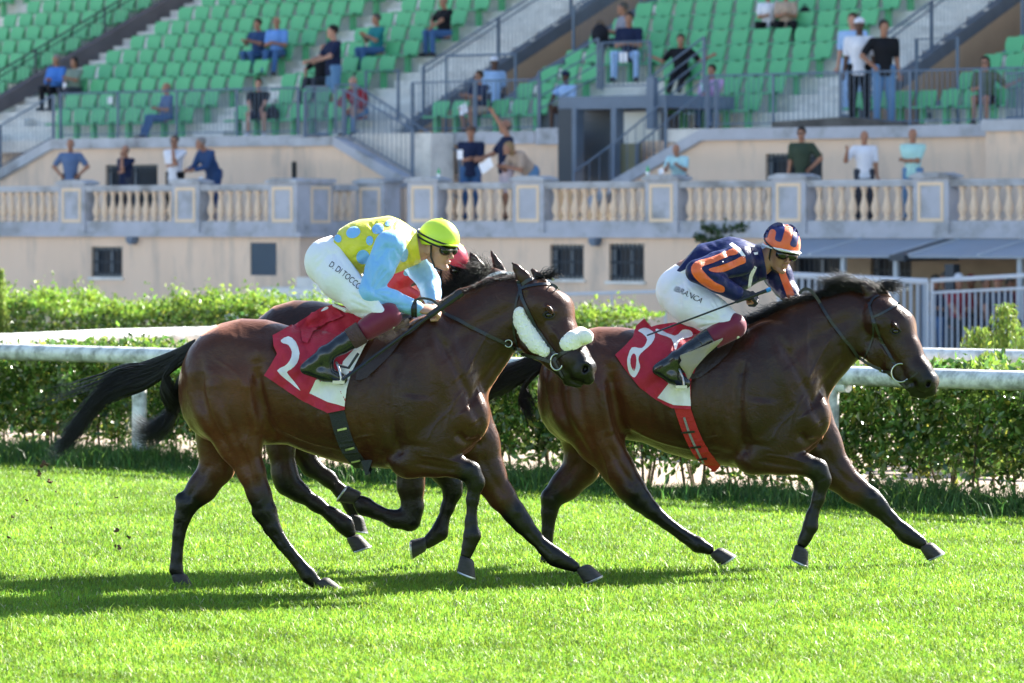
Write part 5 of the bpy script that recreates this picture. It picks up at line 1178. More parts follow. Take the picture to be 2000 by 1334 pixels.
def add_head(S, o, M, sc=1.0, k=.012, ears=True):
    o = np.array(o, float); T = lambda x, y, z: o + M @ (np.array([x, y, z]) * sc); r3 = lambda *r: tuple(q * sc for q in r)
    S.ell(T(-.012, 0, .03), r3(.098, .076, .090), M, 0, k).ell(T(.028, 0, -.035), r3(.062, .058, .082), M, 0, k)
    for s_ in (-1, 1):
        S.cap(T(-.005, .046 * s_, -.068), T(.066, .014 * s_, -.105), .020 * sc, .016 * sc, 1, 0, 0, k).ell(T(.056, .040 * s_, -.024), r3(.020, .020, .020), M, 0, k)
        S.ell(T(.096, .030 * s_, -.004), r3(.014, .016, .010), M, 0, .008, True).ell(T(.078, .030 * s_, -.005), r3(.0115, .0125, .0115), M, 0, .002)
        S.ell(T(.104, .012 * s_, -.043), r3(.010, .008, .007), M, 0, .004)
        if ears: S.ell(T(-.010, .079 * s_, -.012), r3(.018, .008, .032), M, 0, .005)
    S.ell(T(.080, 0, -.108), r3(.018, .022, .016), M, 0, k).ell(T(.084, 0, .014), r3(.013, .045, .010), M, 0, k)
    S.cap(T(.090, 0, .002), T(.113, 0, -.038), .008 * sc, .011 * sc, 1, 0, 0, .008)
    S.ell(T(.093, 0, -.067), r3(.010, .024, .006), M, 0, .004).ell(T(.091, 0, -.078), r3(.010, .021, .007), M, 0, .004)
def add_fist(S, wrist, fwd, palm, thumb, sc=1.0, curl=1.0):
    """closed hand: fwd along the forearm, palm = direction the palm faces, thumb = side of the thumb"""
    f = np.array(fwd, float); f /= np.linalg.norm(f); n = np.array(palm, float); n -= f * (n @ f); n /= np.linalg.norm(n); t = np.cross(n, f); t *= np.sign(t @ np.array(thumb, float)) or 1
    w_ = np.array(wrist, float); T = lambda x, s_, z: w_ + (f * x + t * s_ + n * z) * sc; M = np.stack([f, t, n], 1)
    S.ell(T(.045, 0, 0), (.050 * sc, .040 * sc, .018 * sc), M, 0, .008)
    for i, s_ in enumerate((.030, .010, -.010, -.029)):
        l = (1, 1.08, 1.0, .85)[i]; c = curl
        S.chain([(*T(.080, s_, -.002), .0105 * sc), (*T(.080 + .026 * l, s_ * .97, .014 * c + .002 * i), .0098 * sc), (*T(.080 + (.032 - .016 * c) * l, s_ * .95, .036), .0090 * sc), (*T(.080 + (.050 - .062 * c) * l, s_ * .93, .040), .0080 * sc)], 1, .003)
    S.chain([(*T(.018, .034, .008), .014 * sc), (*T(.052, .050, .022), .0115 * sc), (*T(.084, .036, .042), .0095 * sc)], 1, .006)
class Fig:
    """a figure whose joints are given as photo pixels at the plane Y (plus a sideways offset)"""
    def __init__(s, label, Y, base, group='jockeys riding in the race'):
        s.Y = Y; s.m = Y / F; s.base = P(base[0], base[1], Y); s.e = empty('person', tuple(s.base), 0, label, 'person', group)
    def loc(s, px, py, y): p = P(px, py, s.Y + y) - s.base; return (p.x, y, p.z)
    def ch(s, S, nodes, y=0, **k): S.chain([(*s.loc(n[0], n[1], y + (n[3] if len(n) > 3 else 0)), n[2] * s.m) for n in nodes], **k); return S
    def mk(s, S, h, name, m, parent=None, sm=1, noise_=0, folds=None):
        V, Q = S.mesh(h, sm)
        if folds:
            def topx(V_): W = V_ + np.array(s.base); return 1000 + F * W[:, 0] / W[:, 1], YH - F * (W[:, 2] - CH) / W[:, 1]
            V = relief(V, Q, folds, topx, 1)
        if noise_:
            for i in range(len(V)):
                v = Vector(V[i]); V[i] = v + Vector((0, -1, .3)) * (noise.noise(v * 9 + Vector((3, 1, 7))) * .6 + noise.noise(Vector((v.x * 26, v.y * 10, v.z * 14))) * .4) * noise_
        o = mesh_obj(name, V, Q, m, parent or s.e, smooth=True)
        if parent: o.location = (0, 0, 0)
        return o
def cloth(name, col, rough=.55, bump=.35, sheen=.2, spec=.3, bscale=22): return mat(name, col, rough, spec, var=.05, vscale=5, bump=bump, bscale=bscale, sheen=sheen)
YEL = cloth('yellow silk', (.72, .66, .03), .38, .45, spec=.5); SKY = cloth('sky blue silk', (.22, .50, .85), .4, .45, spec=.5)
WHB = cloth('white breeches cloth', (.82, .82, .88), .6, .4); NAVY = cloth('navy silk', (.008, .012, .075), .42, .4, spec=.25, sheen=0); ORG = cloth('orange silk', (.80, .13, .03), .4, .4, spec=.5)
REDS = cloth('red silk', (.55, .02, .035), .4, .45, spec=.5); MARO = cloth('maroon leather', (.16, .012, .04), .45, .2); CROC = mat('brown embossed leather', (.10, .045, .04), .4, .5, bump=1, bscale=150)
BOOT = mat('polished black boot', (.010, .012, .016), .22, .6, coat=.3, bump=.12, bscale=30)
LIME = mat('lime helmet silk', (.62, .80, .06), .35, .5, bump=.05, bscale=20); WHP = mat('white plastic', (.8, .8, .8), .35, .5)
REDC = cloth('red saddlecloth', (.46, .018, .048), .6, .5); WHC = cloth('white saddlecloth', (.84, .82, .86), .6, .5)
LENS = mat('goggle lens', (.006, .007, .006), .12, .5, coat=.3); GLV = mat('black glove', (.012, .014, .02), .5, .4, bump=.2)
def text_on(s, text, p0, ang, size, bv, m, name, width=.85, curve=0, origin=None, parent=None, shear=0):
    """lettering laid on a surface: p0 = start pixel of the baseline, ang = slope in the picture (deg, down positive), size = cap height px"""
    c = bpy.data.curves.new(name, 'FONT'); c.body = text; c.size = 1; c.offset = 0.0; tmp = bpy.data.objects.new(name, c); COL.objects.link(tmp); bpy.context.view_layer.update()
    me = bpy.data.meshes.new_from_object(tmp); COL.objects.unlink(tmp); bpy.data.objects.remove(tmp)
    capf = .69; k = size / capf; V = []
    for v in me.vertices:
        x, y = v.co.x * k * width + shear * v.co.y * k, v.co.y * k; a = R(ang + curve * x)
        a0 = R(ang + curve * x / 2); px = p0[0] + x * math.cos(a0) + y * math.sin(a); py = p0[1] + x * math.sin(a0) - y * math.cos(a)
        l, n_ = multi_hit(bv, px, py)
        if l is None: l = P(px, py, s.Y - .2)
        V.append(l + Vector((0, -.0035, 0)) - Vector(origin))
    fs = [tuple(p.vertices) for p in me.polygons]; fs = [f_ if (V[f_[1]] - V[f_[0]]).cross(V[f_[2]] - V[f_[0]]).y < 0 else f_[::-1] for f_ in fs]
    return mesh_obj(name, V, fs, m, parent or s.e)
def jockey(label, Y, d):
    g = Fig(label, Y, d['base']); L = g.loc
    # body: one surface (head, neck, torso, arms, hands, legs)
    S = Sculpt(); M = frame(*d['look']); ho = np.array(L(*d['head'], d.get('heady', 0))); add_head(S, ho, M)
    g.ch(S, [(*d['neck'], 17), (*d['head'], 18)], k=.02)
    T_ = d['torso']; g.ch(S, [(x, y, r * .78) for x, y, r in T_], q=1.1, k=.05)
    for sd in (-1, 1):
        hp, kn, an, toe, heel = (d['leg'] if sd < 0 else d.get('leg2', d['leg'])); yk = d.get('ky', .29)
        g.ch(S, [(*hp, 30, .10 * sd), (*kn, 18, yk * sd), (*an, 10, (yk + .06) * sd)], q=1, k=.02); g.ch(S, [(heel[0] * .7 + an[0] * .3, heel[1] * .7 + an[1] * .3, 7), ((heel[0] + toe[0]) / 2, (heel[1] + toe[1]) / 2, 7), (toe[0] - 6, toe[1] - 1, 6)], y=(yk + .06) * sd, q=1, k=.01)
    for sd in (-1, 1):
        a = d['arm'] if sd < 0 else d['arm2']
        g.ch(S, [(*a[0], 20, a[0 + 4][0]), (*a[1], 12, a[4][1]), (*a[2], 10, a[4][2])], q=1, k=.02)
        w_ = np.array(L(*a[2], a[4][2])); add_fist(S, w_, a[3][0], a[3][1], a[3][2], d.get('hs', 1.05))
    body = g.mk(S, .0045, 'body', d['skin'], sm=1)
    # clothes
    C = Sculpt(); g.ch(C, d['torso'], q=1.2, k=.05)
    for sd in (-1, 1): a = d['arm'] if sd < 0 else d['arm2']; g.ch(C, [(*a[0], 33, a[4][0] * .9), (a[0][0] * .86 + a[1][0] * .14, a[0][1] * .86 + a[1][1] * .14, 30, a[4][0])], q=1, k=.05)
    if 'waistcut' in d: c_, n_ = d['waistcut']; C.cut(L(*c_, 0), n_)
    if 'neckcut' in d: c_, n_ = d['neckcut']; C.cut(L(*c_, 0), n_)
    silks = g.mk(C, .0065, 'silks', d['silk'], sm=2, noise_=.013, folds=d.get('fsilk')); g.silks = silks
    g.sleeves = []
    for sd in (-1, 1):
        a = d['arm'] if sd < 0 else d['arm2']; Sl = Sculpt(); r0 = d.get('sr', 31)
        g.ch(Sl, [(*a[0], r0, a[4][0] - .012 * (1 if sd < 0 else -1)), ((a[0][0] + a[1][0]) / 2, (a[0][1] + a[1][1]) / 2, r0 * .9, (a[4][0] + a[4][1]) / 2), (*a[1], r0 * .72, a[4][1])], q=.95, k=.02)
        g.ch(Sl, [(*a[1], r0 * .72, a[4][1]), ((a[1][0] + a[2][0]) / 2, (a[1][1] + a[2][1]) / 2, r0 * .64, (a[4][1] + a[4][2]) / 2), (*a[2], 15, a[4][2])], q=1, k=.015)
        g.sleeves.append(g.mk(Sl, .0065, 'sleeve', d['sleeve'], sm=1, noise_=.012, folds=d.get('fsleeve')))
    Br = Sculpt()
    for sd in (-1, 1):
        hp, kn = (d['leg'] if sd < 0 else d.get('leg2', d['leg']))[:2]; yk = d.get('ky', .29)
        g.ch(Br, [(*d['seat'], 43, .05 * sd), (hp[0] * .8 + kn[0] * .2, hp[1] * .8 + kn[1] * .2, 41, .13 * sd), (hp[0] * .4 + kn[0] * .6, hp[1] * .4 + kn[1] * .6, 35, .22 * sd), (*kn, 26, yk * sd)], q=1, k=.05)
    g.ch(Br, d['pelvis'], q=1.2, k=.05)
    if 'breechcut' in d: 
        for c_, n_ in d['breechcut']: Br.cut(L(*c_, 0), n_)
    g.br = g.mk(Br, .0065, 'breeches', WHB, sm=2, noise_=.008, folds=d.get('fbr'))
    for sd in (-1, 1):
        hp, kn, an, toe, heel = (d['leg'] if sd < 0 else d.get('leg2', d['leg'])); yk = d.get('ky', .29); kb = Sculpt()
        v = np.array(an, float) - np.array(kn, float); p_ = lambda t: tuple(np.array(kn) + v * t)
        g.ch(kb, [(*p_(-.02), 26, yk * sd), (*p_(.32), 22.5, (yk + .02) * sd)], k=.01); kb.cut(np.array(L(*p_(.40), 0)), (v[0], 0, -v[1])); kb.cut(np.array(L(*p_(-.2), 0)), (-v[0], 0, v[1])); g.mk(kb, .006, 'knee_patch', MARO, sm=1)
        cr = Sculpt(); g.ch(cr, [(*p_(.30), 23.5, (yk + .02) * sd), (*p_(.6), 21.5, (yk + .035) * sd)], k=.01); cr.cut(np.array(L(*p_(.58), 0)), (v[0], 0, -v[1])); cr.cut(np.array(L(*p_(.38), 0)), (-v[0], 0, v[1])); g.mk(cr, .006, 'boot_cuff', d.get('cuff', CROC), sm=1)
        b = Sculpt(); yy = (yk + .06) * sd
        g.ch(b, [(*p_(.5), 21.5, (yk + .03) * sd), (*p_(.75), 18.5, (yk + .045) * sd), (*an, 15, yy)], k=.01)
        g.ch(b, [(*an, 15), (heel[0] * .7 + an[0] * .3, heel[1] * .7 + an[1] * .3, 14)], y=yy, k=.02); g.ch(b, [(*an, 16), (heel[0] * .4 + toe[0] * .6, heel[1] * .4 + toe[1] * .6 - 2, 12)], y=yy, k=.02); g.ch(b, [(*heel, 12), ((heel[0] + toe[0]) / 2, (heel[1] + toe[1]) / 2 - 1, 14.5), (*toe, 11)], y=yy, q=.85, k=.02)
        b.cut(np.array(L(*p_(.54), 0)), (-v[0], 0, v[1]))
        bo = g.mk(b, .005, 'boot', BOOT, sm=1)
    # helmet with a silk cover and a peak
    H = Sculpt(); hc = ho + M @ np.array([.004, 0, .052]); H.ell(hc, (.132, .108, .122), M, 0, .01); H.cut(ho + M @ np.array([0, 0, .018]), M @ np.array([.10, 0, -1.0])); V, Q = H.mesh(.005, 2); g.helmet = mesh_obj('helmet', V, Q, d['helm'], g.e, smooth=True)
    Pk = Sculpt(); Pk.ell(ho + M @ np.array([.088, 0, .034]), (.078, .086, .011), M, 0, .01); Pk.ell(ho + M @ np.array([.03, 0, .03]), (.085, .088, .05), M, 0, .004, True); V, Q = Pk.mesh(.004, 1); mesh_obj('peak', V, Q, d.get('peak', d['helm']), g.helmet, smooth=True)
    bt = MB(); bt.lathe([(.0, 0), (.010, 0), (.010, .004), (.0, .007)], tuple(hc + M @ np.array([0, 0, .121])), 10); bt.build('button', d['helm'], g.helmet)
    if d.get('rim'):
        rm = MB(); pr = []
        for j in range(33):
            th = 2 * math.pi * j / 32; pr.append(tuple(hc + M @ np.array([.131 * math.cos(th), .107 * math.sin(th), -.030 + .010 * math.cos(th)])))
        rm.tube(pr, .008, 6); rm.build('rim', d['rim'], g.helmet)
    # goggles
    G_ = Sculpt(); 
    for s_ in (-1, 1): G_.ell(ho + M @ np.array([.082, .036 * s_, -.001]), (.034, .044, .033), M, 0, .02)
    V, Q = G_.mesh(.004, 1); gg = mesh_obj('goggles', V, Q, LENS, g.e, smooth=True)
    st_ = MB()
    for dz in ((-.004, .022) if d.get('straps2') else (.002,)):
        pr = []
        for j in range(25):
            th = R(38) + R(284) * j / 24; pr.append(tuple(hc + M @ np.array([.134 * math.cos(th), .111 * math.sin(th), -.045 + dz + .055 * (1 - math.cos(th)) * .55])))
        st_.tube(pr, .0055, 5)
    st_.build('goggle_strap', LEATH, gg)
    cs = MB(); 
    for s_ in (-1, 1): cs.tube([tuple(ho + M @ np.array([.005, .080 * s_, .03])), tuple(ho + M @ np.array([.012, .074 * s_, -.05])), tuple(ho + M @ np.array([.030, .045 * s_, -.112])), tuple(ho + M @ np.array([.040, 0, -.128]))], .006, 6)
    cs.build('chin_strap', LEATH, g.helmet)
    g.bv = [bvh_world(o) for o in (silks, g.br, *g.sleeves)]; g.bbody = bvh_world(body); g.bhel = bvh_world(g.helmet)
    g.M, g.ho = M, ho
    return g
dn = lambda *a: a
R1 = dict(base=(660, 640), hs=1.28, skin=SKIN, look=(30, 9, 0), head=(853, 484), heady=-.01, neck=(815, 492),
 torso=[(668, 486, 38), (710, 482, 50), (758, 480, 54), (800, 484, 36)], pelvis=[(640, 506, 40), (668, 492, 38)], seat=(641, 516),
 leg=((645, 525), (757, 618), (636, 692), (668, 740), (598, 720)),
 arm=((762, 480), (722, 570), (814, 603), ((1, .05, -.05), (0, .5, -1), (0, .3, 1)), (-.19, -.29, -.20)),
 arm2=((800, 488), (838, 552), (846, 592), ((1, 0, -.2), (0, -.5, -1), (0, -1, 1)), (.17, .20, .08)),
 silk=YEL, sleeve=SKY, helm=LIME, straps2=True, waistcut=((643, 494), (-1, 0, .42)), neckcut=((818, 480), (1, 0, .15)), breechcut=[((668, 486), (1, 0, .75))])
R2 = dict(base=(1340, 650), skin=SKIN2, look=(60, 14, -8), head=(1523, 492), heady=-.03, neck=(1492, 512),
 torso=[(1340, 535, 36), (1380, 524, 46), (1430, 518, 52), (1478, 514, 36)], pelvis=[(1324, 562, 38), (1345, 540, 35)], seat=(1327, 572),
 leg=((1330, 580), (1430, 638), (1322, 702), (1338, 748), (1286, 722)), ky=.29,
 arm=((1445, 508), (1362, 530), (1440, 574), ((1, .1, -.15), (.2, .6, -1), (.3, .2, 1)), (-.18, -.36, -.30)),
 arm2=((1510, 520), (1532, 560), (1552, 585), ((1, 0, -.2), (0, -.5, -1), (0, -1, 1)), (.14, .12, .04)),
 silk=NAVY, sleeve=NAVY, helm=ORG, peak=WHP, rim=WHP, cuff=BOOT, sr=31, waistcut=((1317, 532), (-1, 0, .85)), neckcut=((1492, 512), (1, 0, .2)), breechcut=[((1336, 528), (1, 0, 1.3))])
def fan(cx, cy, a0, a1, n, r0, r1, w_, dep, seed=1):
    rg = random.Random(seed); out = []
    for k in range(n):
        a = R(a0 + (a1 - a0) * (k + rg.uniform(-.25, .25) + .5) / n); b = a + rg.uniform(-.15, .15); q = r1 * rg.uniform(.6, 1)
        dep_ = dep * 1.5; out.append(([(cx + r0 * math.cos(a), cy + r0 * math.sin(a)), (cx + (r0 + q) / 2 * math.cos((a + b) / 2), cy + (r0 + q) / 2 * math.sin((a + b) / 2)), (cx + q * math.cos(b), cy + q * math.sin(b))], w_ * rg.uniform(.7, 1.3), dep_ * rg.uniform(.6, 1.3)))
    return out
R1['fsilk'] = fan(765, 470, 100, 215, 9, 22, 90, 4, -7, 1) + [([(735, 425), (728, 455), (738, 490), (735, 535)], 3.5, -8), ([(775, 428), (768, 440), (772, 470)], 3, -6), ([(805, 445), (795, 475), (800, 520)], 4, -7)] + fan(800, 540, 180, 300, 6, 5, 50, 4, -6, 5)
R1['fsleeve'] = fan(722, 572, -110, 20, 8, 8, 60, 3.5, -6, 3) + fan(765, 470, 60, 150, 6, 10, 60, 4, -6, 4) + [([(740, 590), (770, 596), (800, 598)], 3, -4)]
R1['fbr'] = fan(748, 612, 150, 260, 11, 18, 75, 3.5, -5, 6) + fan(650, 480, 60, 150, 7, 10, 60, 5, -5, 7) + fan(690, 545, 20, 60, 4, 5, 50, 4, -4, 8)
R2['fsilk'] = fan(1440, 505, 120, 220, 8, 20, 90, 4, -7, 11) + fan(1480, 560, 190, 290, 7, 8, 60, 4, -6, 12)
R2['fsleeve'] = fan(1364, 530, -50, 70, 8, 8, 50, 3.5, -5, 13) + fan(1445, 505, 130, 220, 6, 8, 50, 3.5, -6, 14)
R2['fbr'] = fan(1425, 632, 150, 260, 10, 18, 75, 3.5, -5, 16) + fan(1325, 540, 40, 130, 7, 10, 60, 5, -4, 17)
j1 = jockey('rider in yellow silks with pale blue spots and a lime helmet', 27.3, R1)
j2 = jockey('rider in navy silks with orange striped sleeves, holding a long whip', 29.0, R2)
def glove(g, d):
    a = d['arm']; S = Sculpt(); w_ = np.array(g.loc(*a[2], a[4][2])); add_fist(S, w_, a[3][0], a[3][1], a[3][2], 1.22); w_ = w_; f = np.array(a[3][0], float); f /= np.linalg.norm(f); S.cap(w_ - f * .05, w_ + f * .03, .033, .036, k=.02); V, Q = S.mesh(.0045, 1); mesh_obj('glove', V, Q, GLV, g.e, smooth=True)
glove(j2, R2)
R3 = dict(base=(700, 640), skin=SKIN, look=(15, 18, 0), head=(868, 520), heady=0, neck=(836, 522),
 torso=[(712, 520, 36), (750, 514, 46), (790, 512, 48), (824, 514, 34)], pelvis=[(690, 530, 38), (712, 520, 35)], seat=(694, 540),
 leg=((700, 545), (800, 630), (700, 700), (722, 742), (662, 722)),
 arm=((800, 520), (752, 562), (806, 578), ((1, .05, -.1), (0, .5, -1), (0, .3, 1)), (-.18, -.26, -.18)),
 arm2=((822, 524), (840, 570), (868, 592), ((1, 0, -.2), (0, -.5, -1), (0, -1, 1)), (.16, .18, .06)),
 silk=NAVY, sleeve=REDS, helm=mat('red helmet', (.65, .05, .09), .4, .5), waistcut=((698, 526), (-1, 0, .5)), neckcut=((838, 518), (1, 0, .15)), breechcut=[((712, 520), (1, 0, .8))])
j3 = jockey('rider in red sleeves and red helmet almost hidden behind the yellow rider', 28.8, R3)
# patterns on the silks ------------------------------------------------------------
def blob(cx, cy, rx, ry, rot=0, n=20): r = R(rot); return [(cx + rx * math.cos(t) * math.cos(r) - ry * math.sin(t) * math.sin(r), cy + rx * math.cos(t) * math.sin(r) + ry * math.sin(t) * math.cos(r)) for t in [2 * math.pi * k / n for k in range(n)]]
sk1 = [bvh_world(j1.silks)]
for cx, cy, rx, ry, ro in ((690, 454, 14, 11, -20), (738, 447, 12, 10, -25), (781, 458, 15, 12, -10), (709, 502, 13, 14, 0), (655, 494, 10, 12, 30), (789, 498, 8, 14, 10), (799, 531, 12, 7, -25), (660, 466, 7, 8, -30), (722, 470, 7, 9, 0), (760, 436, 8, 6, -20)):
    drape('spot', blob(cx, cy, rx, ry, ro), sk1, .0015, SKY, j1.silks, sp=4, thick=.001, Yd=27, origin=j1.base)
br1 = [bvh_world(j1.br)]
INK = mat('black lettering', (.02, .015, .03), .6)
text_on(j1, 'D. DI TOCCO', (641, 519), 34, 12, br1, INK, 'lettering', .70, .12, j1.base, j1.br)
br2 = [bvh_world(j2.br)]
text_on(j2, 'IBRANCA', (1314, 567), 22, 10.5, br2, INK, 'lettering', .93, .10, j2.base, j2.br, .25)
s2 = [bvh_world(j2.sleeves[0])]; k2 = [bvh_world(j2.silks)]; s2b = [bvh_world(j2.sleeves[1])]; h2b = [j2.bhel]
for nm, pl, bv, m_, par in (
  ('stripe', smooth_poly([(1438, 484), (1420, 490), (1388, 503), (1358, 512), (1350, 528), (1362, 548), (1390, 566), (1412, 571), (1414, 560), (1394, 550), (1378, 534), (1370, 522), (1392, 514), (1424, 500), (1440, 496)], 3), s2, ORG, j2.sleeves[0]),
  ('stripe', smooth_poly([(1452, 500), (1430, 510), (1402, 520), (1384, 526), (1394, 532), (1416, 530), (1444, 518), (1456, 512)], 3), s2, ORG, j2.sleeves[0]),
  ('stripe', [(1518, 526), (1530, 522), (1552, 575), (1540, 586)], s2b, ORG, j2.sleeves[1]),
  ('white_band', [(1325, 533), (1352, 520), (1354, 526), (1328, 541)], k2, WHC, j2.silks),
  ('white_band', [(1424, 478), (1430, 474), (1446, 486), (1456, 500), (1452, 504), (1440, 490)], k2 + s2, WHC, j2.silks),
  ('white_band', [(1455, 496), (1480, 492), (1480, 497), (1456, 501)], k2, WHC, j2.silks),
  ('white_band', [(1472, 518), (1478, 522), (1470, 540), (1466, 562), (1460, 562), (1463, 538)], k2, WHC, j2.silks)):
    drape(nm, pl, bv, .002, m_, par, sp=4, thick=.001, Yd=29, origin=j2.base)
NVH = mat('navy helmet silk', (.02, .022, .12), .35, .5)
for pl in ([(1491, 462), (1496, 450), (1504, 441), (1515, 435), (1526, 435), (1533, 444), (1530, 458), (1525, 472), (1514, 468), (1516, 454), (1511, 448), (1504, 450), (1498, 464)],
           [(1541, 438), (1549, 440), (1557, 449), (1560, 462), (1554, 482), (1543, 478), (1548, 462), (1548, 446)]):
    drape('stripe', smooth_poly(pl, 3), h2b, .0012, NVH, j2.helmet, sp=3.5, thick=.001, Yd=29, origin=j2.base)

# tack ---------------------------------------------------------------------------
hb1, hb2, hb3 = [h1.bvh], [h2.bvh], [h3.bvh]
def wr(a, f1, f2, ph=0): return lambda x, y: a * (math.sin((x * .8 + y * .5) * f1 + ph + 1.5 * math.sin(y * f2)) + .5 * math.sin((x - y * .6) * f1 * 2.1 + ph)) + a * .4
w1 = lambda x, y: wr(.010, .09, .05)(x, y) + .5 * wr(.006, .23, .11, 2)(x, y)
sc1 = drape('saddlecloth', smooth_poly([(652, 594), (625, 602), (577, 633), (532, 657), (534, 677), (541, 692), (517, 733), (546, 754), (595, 785), (640, 806), (674, 800), (676, 760), (688, 715), (723, 652), (745, 628), (700, 604)], 1), hb1, .012, REDC, h1.e, sp=5, thick=.004, Yd=27, wrinkle=w1, relaxit=6, origin=h1.base)
sb1 = [bvh_world(sc1)]
drape('number', smooth_poly([(548, 665), (563, 657), (577, 667), (585, 690), (580, 709), (569, 721), (560, 727), (572, 742), (587, 763), (562, 744), (541, 724), (556, 715), (566, 704), (570, 688), (563, 674), (553, 671)], 2), sb1, .0015, WHC, sc1, sp=4, thick=.0015, Yd=27, origin=h1.base)
drape('white_panel', [(604, 768), (617, 742), (645, 738), (662, 736), (670, 706), (716, 655), (727, 652), (712, 676), (686, 728), (677, 760), (673, 794), (640, 785)], sb1, .0015, WHC, sc1, sp=5, thick=.0015, Yd=27, origin=h1.base)
drape('number', smooth_poly([(625, 612), (634, 600), (642, 600), (636, 612), (640, 620)], 2), sb1, .0015, WHC, sc1, sp=4, thick=.0015, Yd=27, origin=h1.base)
fl1 = drape('saddlecloth_fold', smooth_poly([(655, 600), (610, 612), (585, 640), (590, 668), (602, 672), (612, 650), (640, 632), (672, 618)], 1), sb1, .012, REDC, h1.e, sp=5, thick=.004, Yd=27, wrinkle=wr(.012, .12, .09, 1), relaxit=3, origin=h1.base)
w2 = lambda x, y: wr(.008, .10, .06, 2)(x, y) + .5 * wr(.005, .22, .1)(x, y)
sc2 = drape('saddlecloth', smooth_poly([(1258, 622), (1242, 636), (1236, 660), (1218, 679), (1201, 694), (1222, 724), (1249, 757), (1282, 781), (1312, 797), (1350, 799), (1350, 745), (1364, 705), (1408, 664), (1390, 645), (1350, 640), (1318, 629), (1285, 634), (1272, 638)], 1), hb2, .012, REDC, h2.e, sp=5, thick=.004, Yd=29, wrinkle=w2, relaxit=6, origin=h2.base)
sb2 = [bvh_world(sc2)]
for pl in ([(1246, 646), (1261, 640), (1279, 653), (1272, 672), (1251, 691), (1247, 703), (1250, 718), (1240, 737), (1229, 728), (1225, 703), (1234, 679), (1254, 680), (1264, 664), (1255, 652)], [(1283, 642), (1318, 656), (1333, 644), (1349, 646), (1352, 657), (1328, 665), (1319, 684), (1311, 662), (1285, 652)]):
    drape('number', smooth_poly(pl, 3), sb2, .0015, WHC, sc2, sp=4, thick=.0015, Yd=29, origin=h2.base)
drape('number_gap', smooth_poly([(1231, 702), (1236, 691), (1242, 695), (1242, 712), (1239, 724), (1233, 717)], 2), [bvh_world(sc2)], .0035, REDC, sc2, sp=4, thick=.001, Yd=29, origin=h2.base)
drape('white_panel', [(1284, 777), (1309, 745), (1330, 741), (1347, 743), (1349, 793), (1315, 791)], sb2, .0015, WHC, sc2, sp=5, thick=.0015, Yd=29, origin=h2.base)
gm1 = mat('black girth webbing', (.018, .02, .022), .7, bump=.4, bscale=200); gm2 = mat('red girth webbing', (.50, .02, .02), .7, bump=.4, bscale=200)
g1 = strap('girth', [(650, 770), (659, 810), (669, 845), (684, 880), (706, 907), (722, 914)], .092, gm1, h1.e, h1.base, hb1, 27, off=.006)
g2 = strap('girth', [(1328, 780), (1338, 812), (1350, 845), (1368, 880), (1388, 903), (1396, 908)], .098, gm2, h2.e, h2.base, hb2, 29, off=.006)
for (x, y) in ((668, 838), (683, 876), (695, 900)): strap('buckle', [(x - 9, y + 2), (x + 9, y - 2)], .012, STEELB, g1, h1.base, [bvh_world(g1)], 27, off=.003)
gb2 = [bvh_world(g2)]; strap('elastic', [(1336, 815), (1346, 845), (1358, 872), (1374, 904)], .014, mat('grey elastic', (.25, .25, .25), .7), g2, h2.base, gb2, 29, off=.003)
for (x, y) in ((1344, 843), (1356, 872), (1368, 895)): strap('buckle', [(x - 13, y + 2), (x + 13, y - 1)], .014, LEATH, g2, h2.base, gb2, 29, off=.007)
# saddles
def saddle(h, g, pts, flap, fl_m, hb):
    e = Sculpt(); 
    def lp(n_): p = h.loc(n_[0], n_[1], n_[3] if len(n_) > 3 else 0); return (*p, n_[2] * h.m)
    e.chain([lp(n_) for n_ in pts], q=1.6, k=.02); V, Q = e.mesh(.007, 1); o = mesh_obj('saddle', V, Q, LEATH, h.e, smooth=True)
    drape('saddle_flap', smooth_poly(flap, 2), hb, .02, fl_m, o, sp=6, thick=.005, relaxit=4, origin=h.base); return o
FLAP = mat('dark brown saddle leather', (.03, .016, .013), .4, .5, bump=.2)
sd1 = saddle(h1, j1, [(655, 602, 9), (672, 608, 9), (710, 616, 9), (760, 622, 10), (795, 622, 12)], [(760, 622), (804, 630), (786, 665), (752, 705), (716, 738), (696, 742), (704, 714), (736, 662)], FLAP, hb1)
sd2 = saddle(h2, j2, [(1330, 636, 9), (1360, 648, 9), (1400, 652, 9), (1440, 648, 12)], [(1400, 655), (1440, 650), (1425, 690), (1385, 725), (1352, 742), (1345, 715)], FLAP, hb2)
mesh_obj('cantle', *Sculpt().chain([(*h1.loc(652, 596, -.10), .010), (*h1.loc(675, 606, -.12), .012), (*h1.loc(697, 612, -.10), .008)], q=1.3, k=.01).mesh(.005, 1), WHP, sd1, smooth=True)
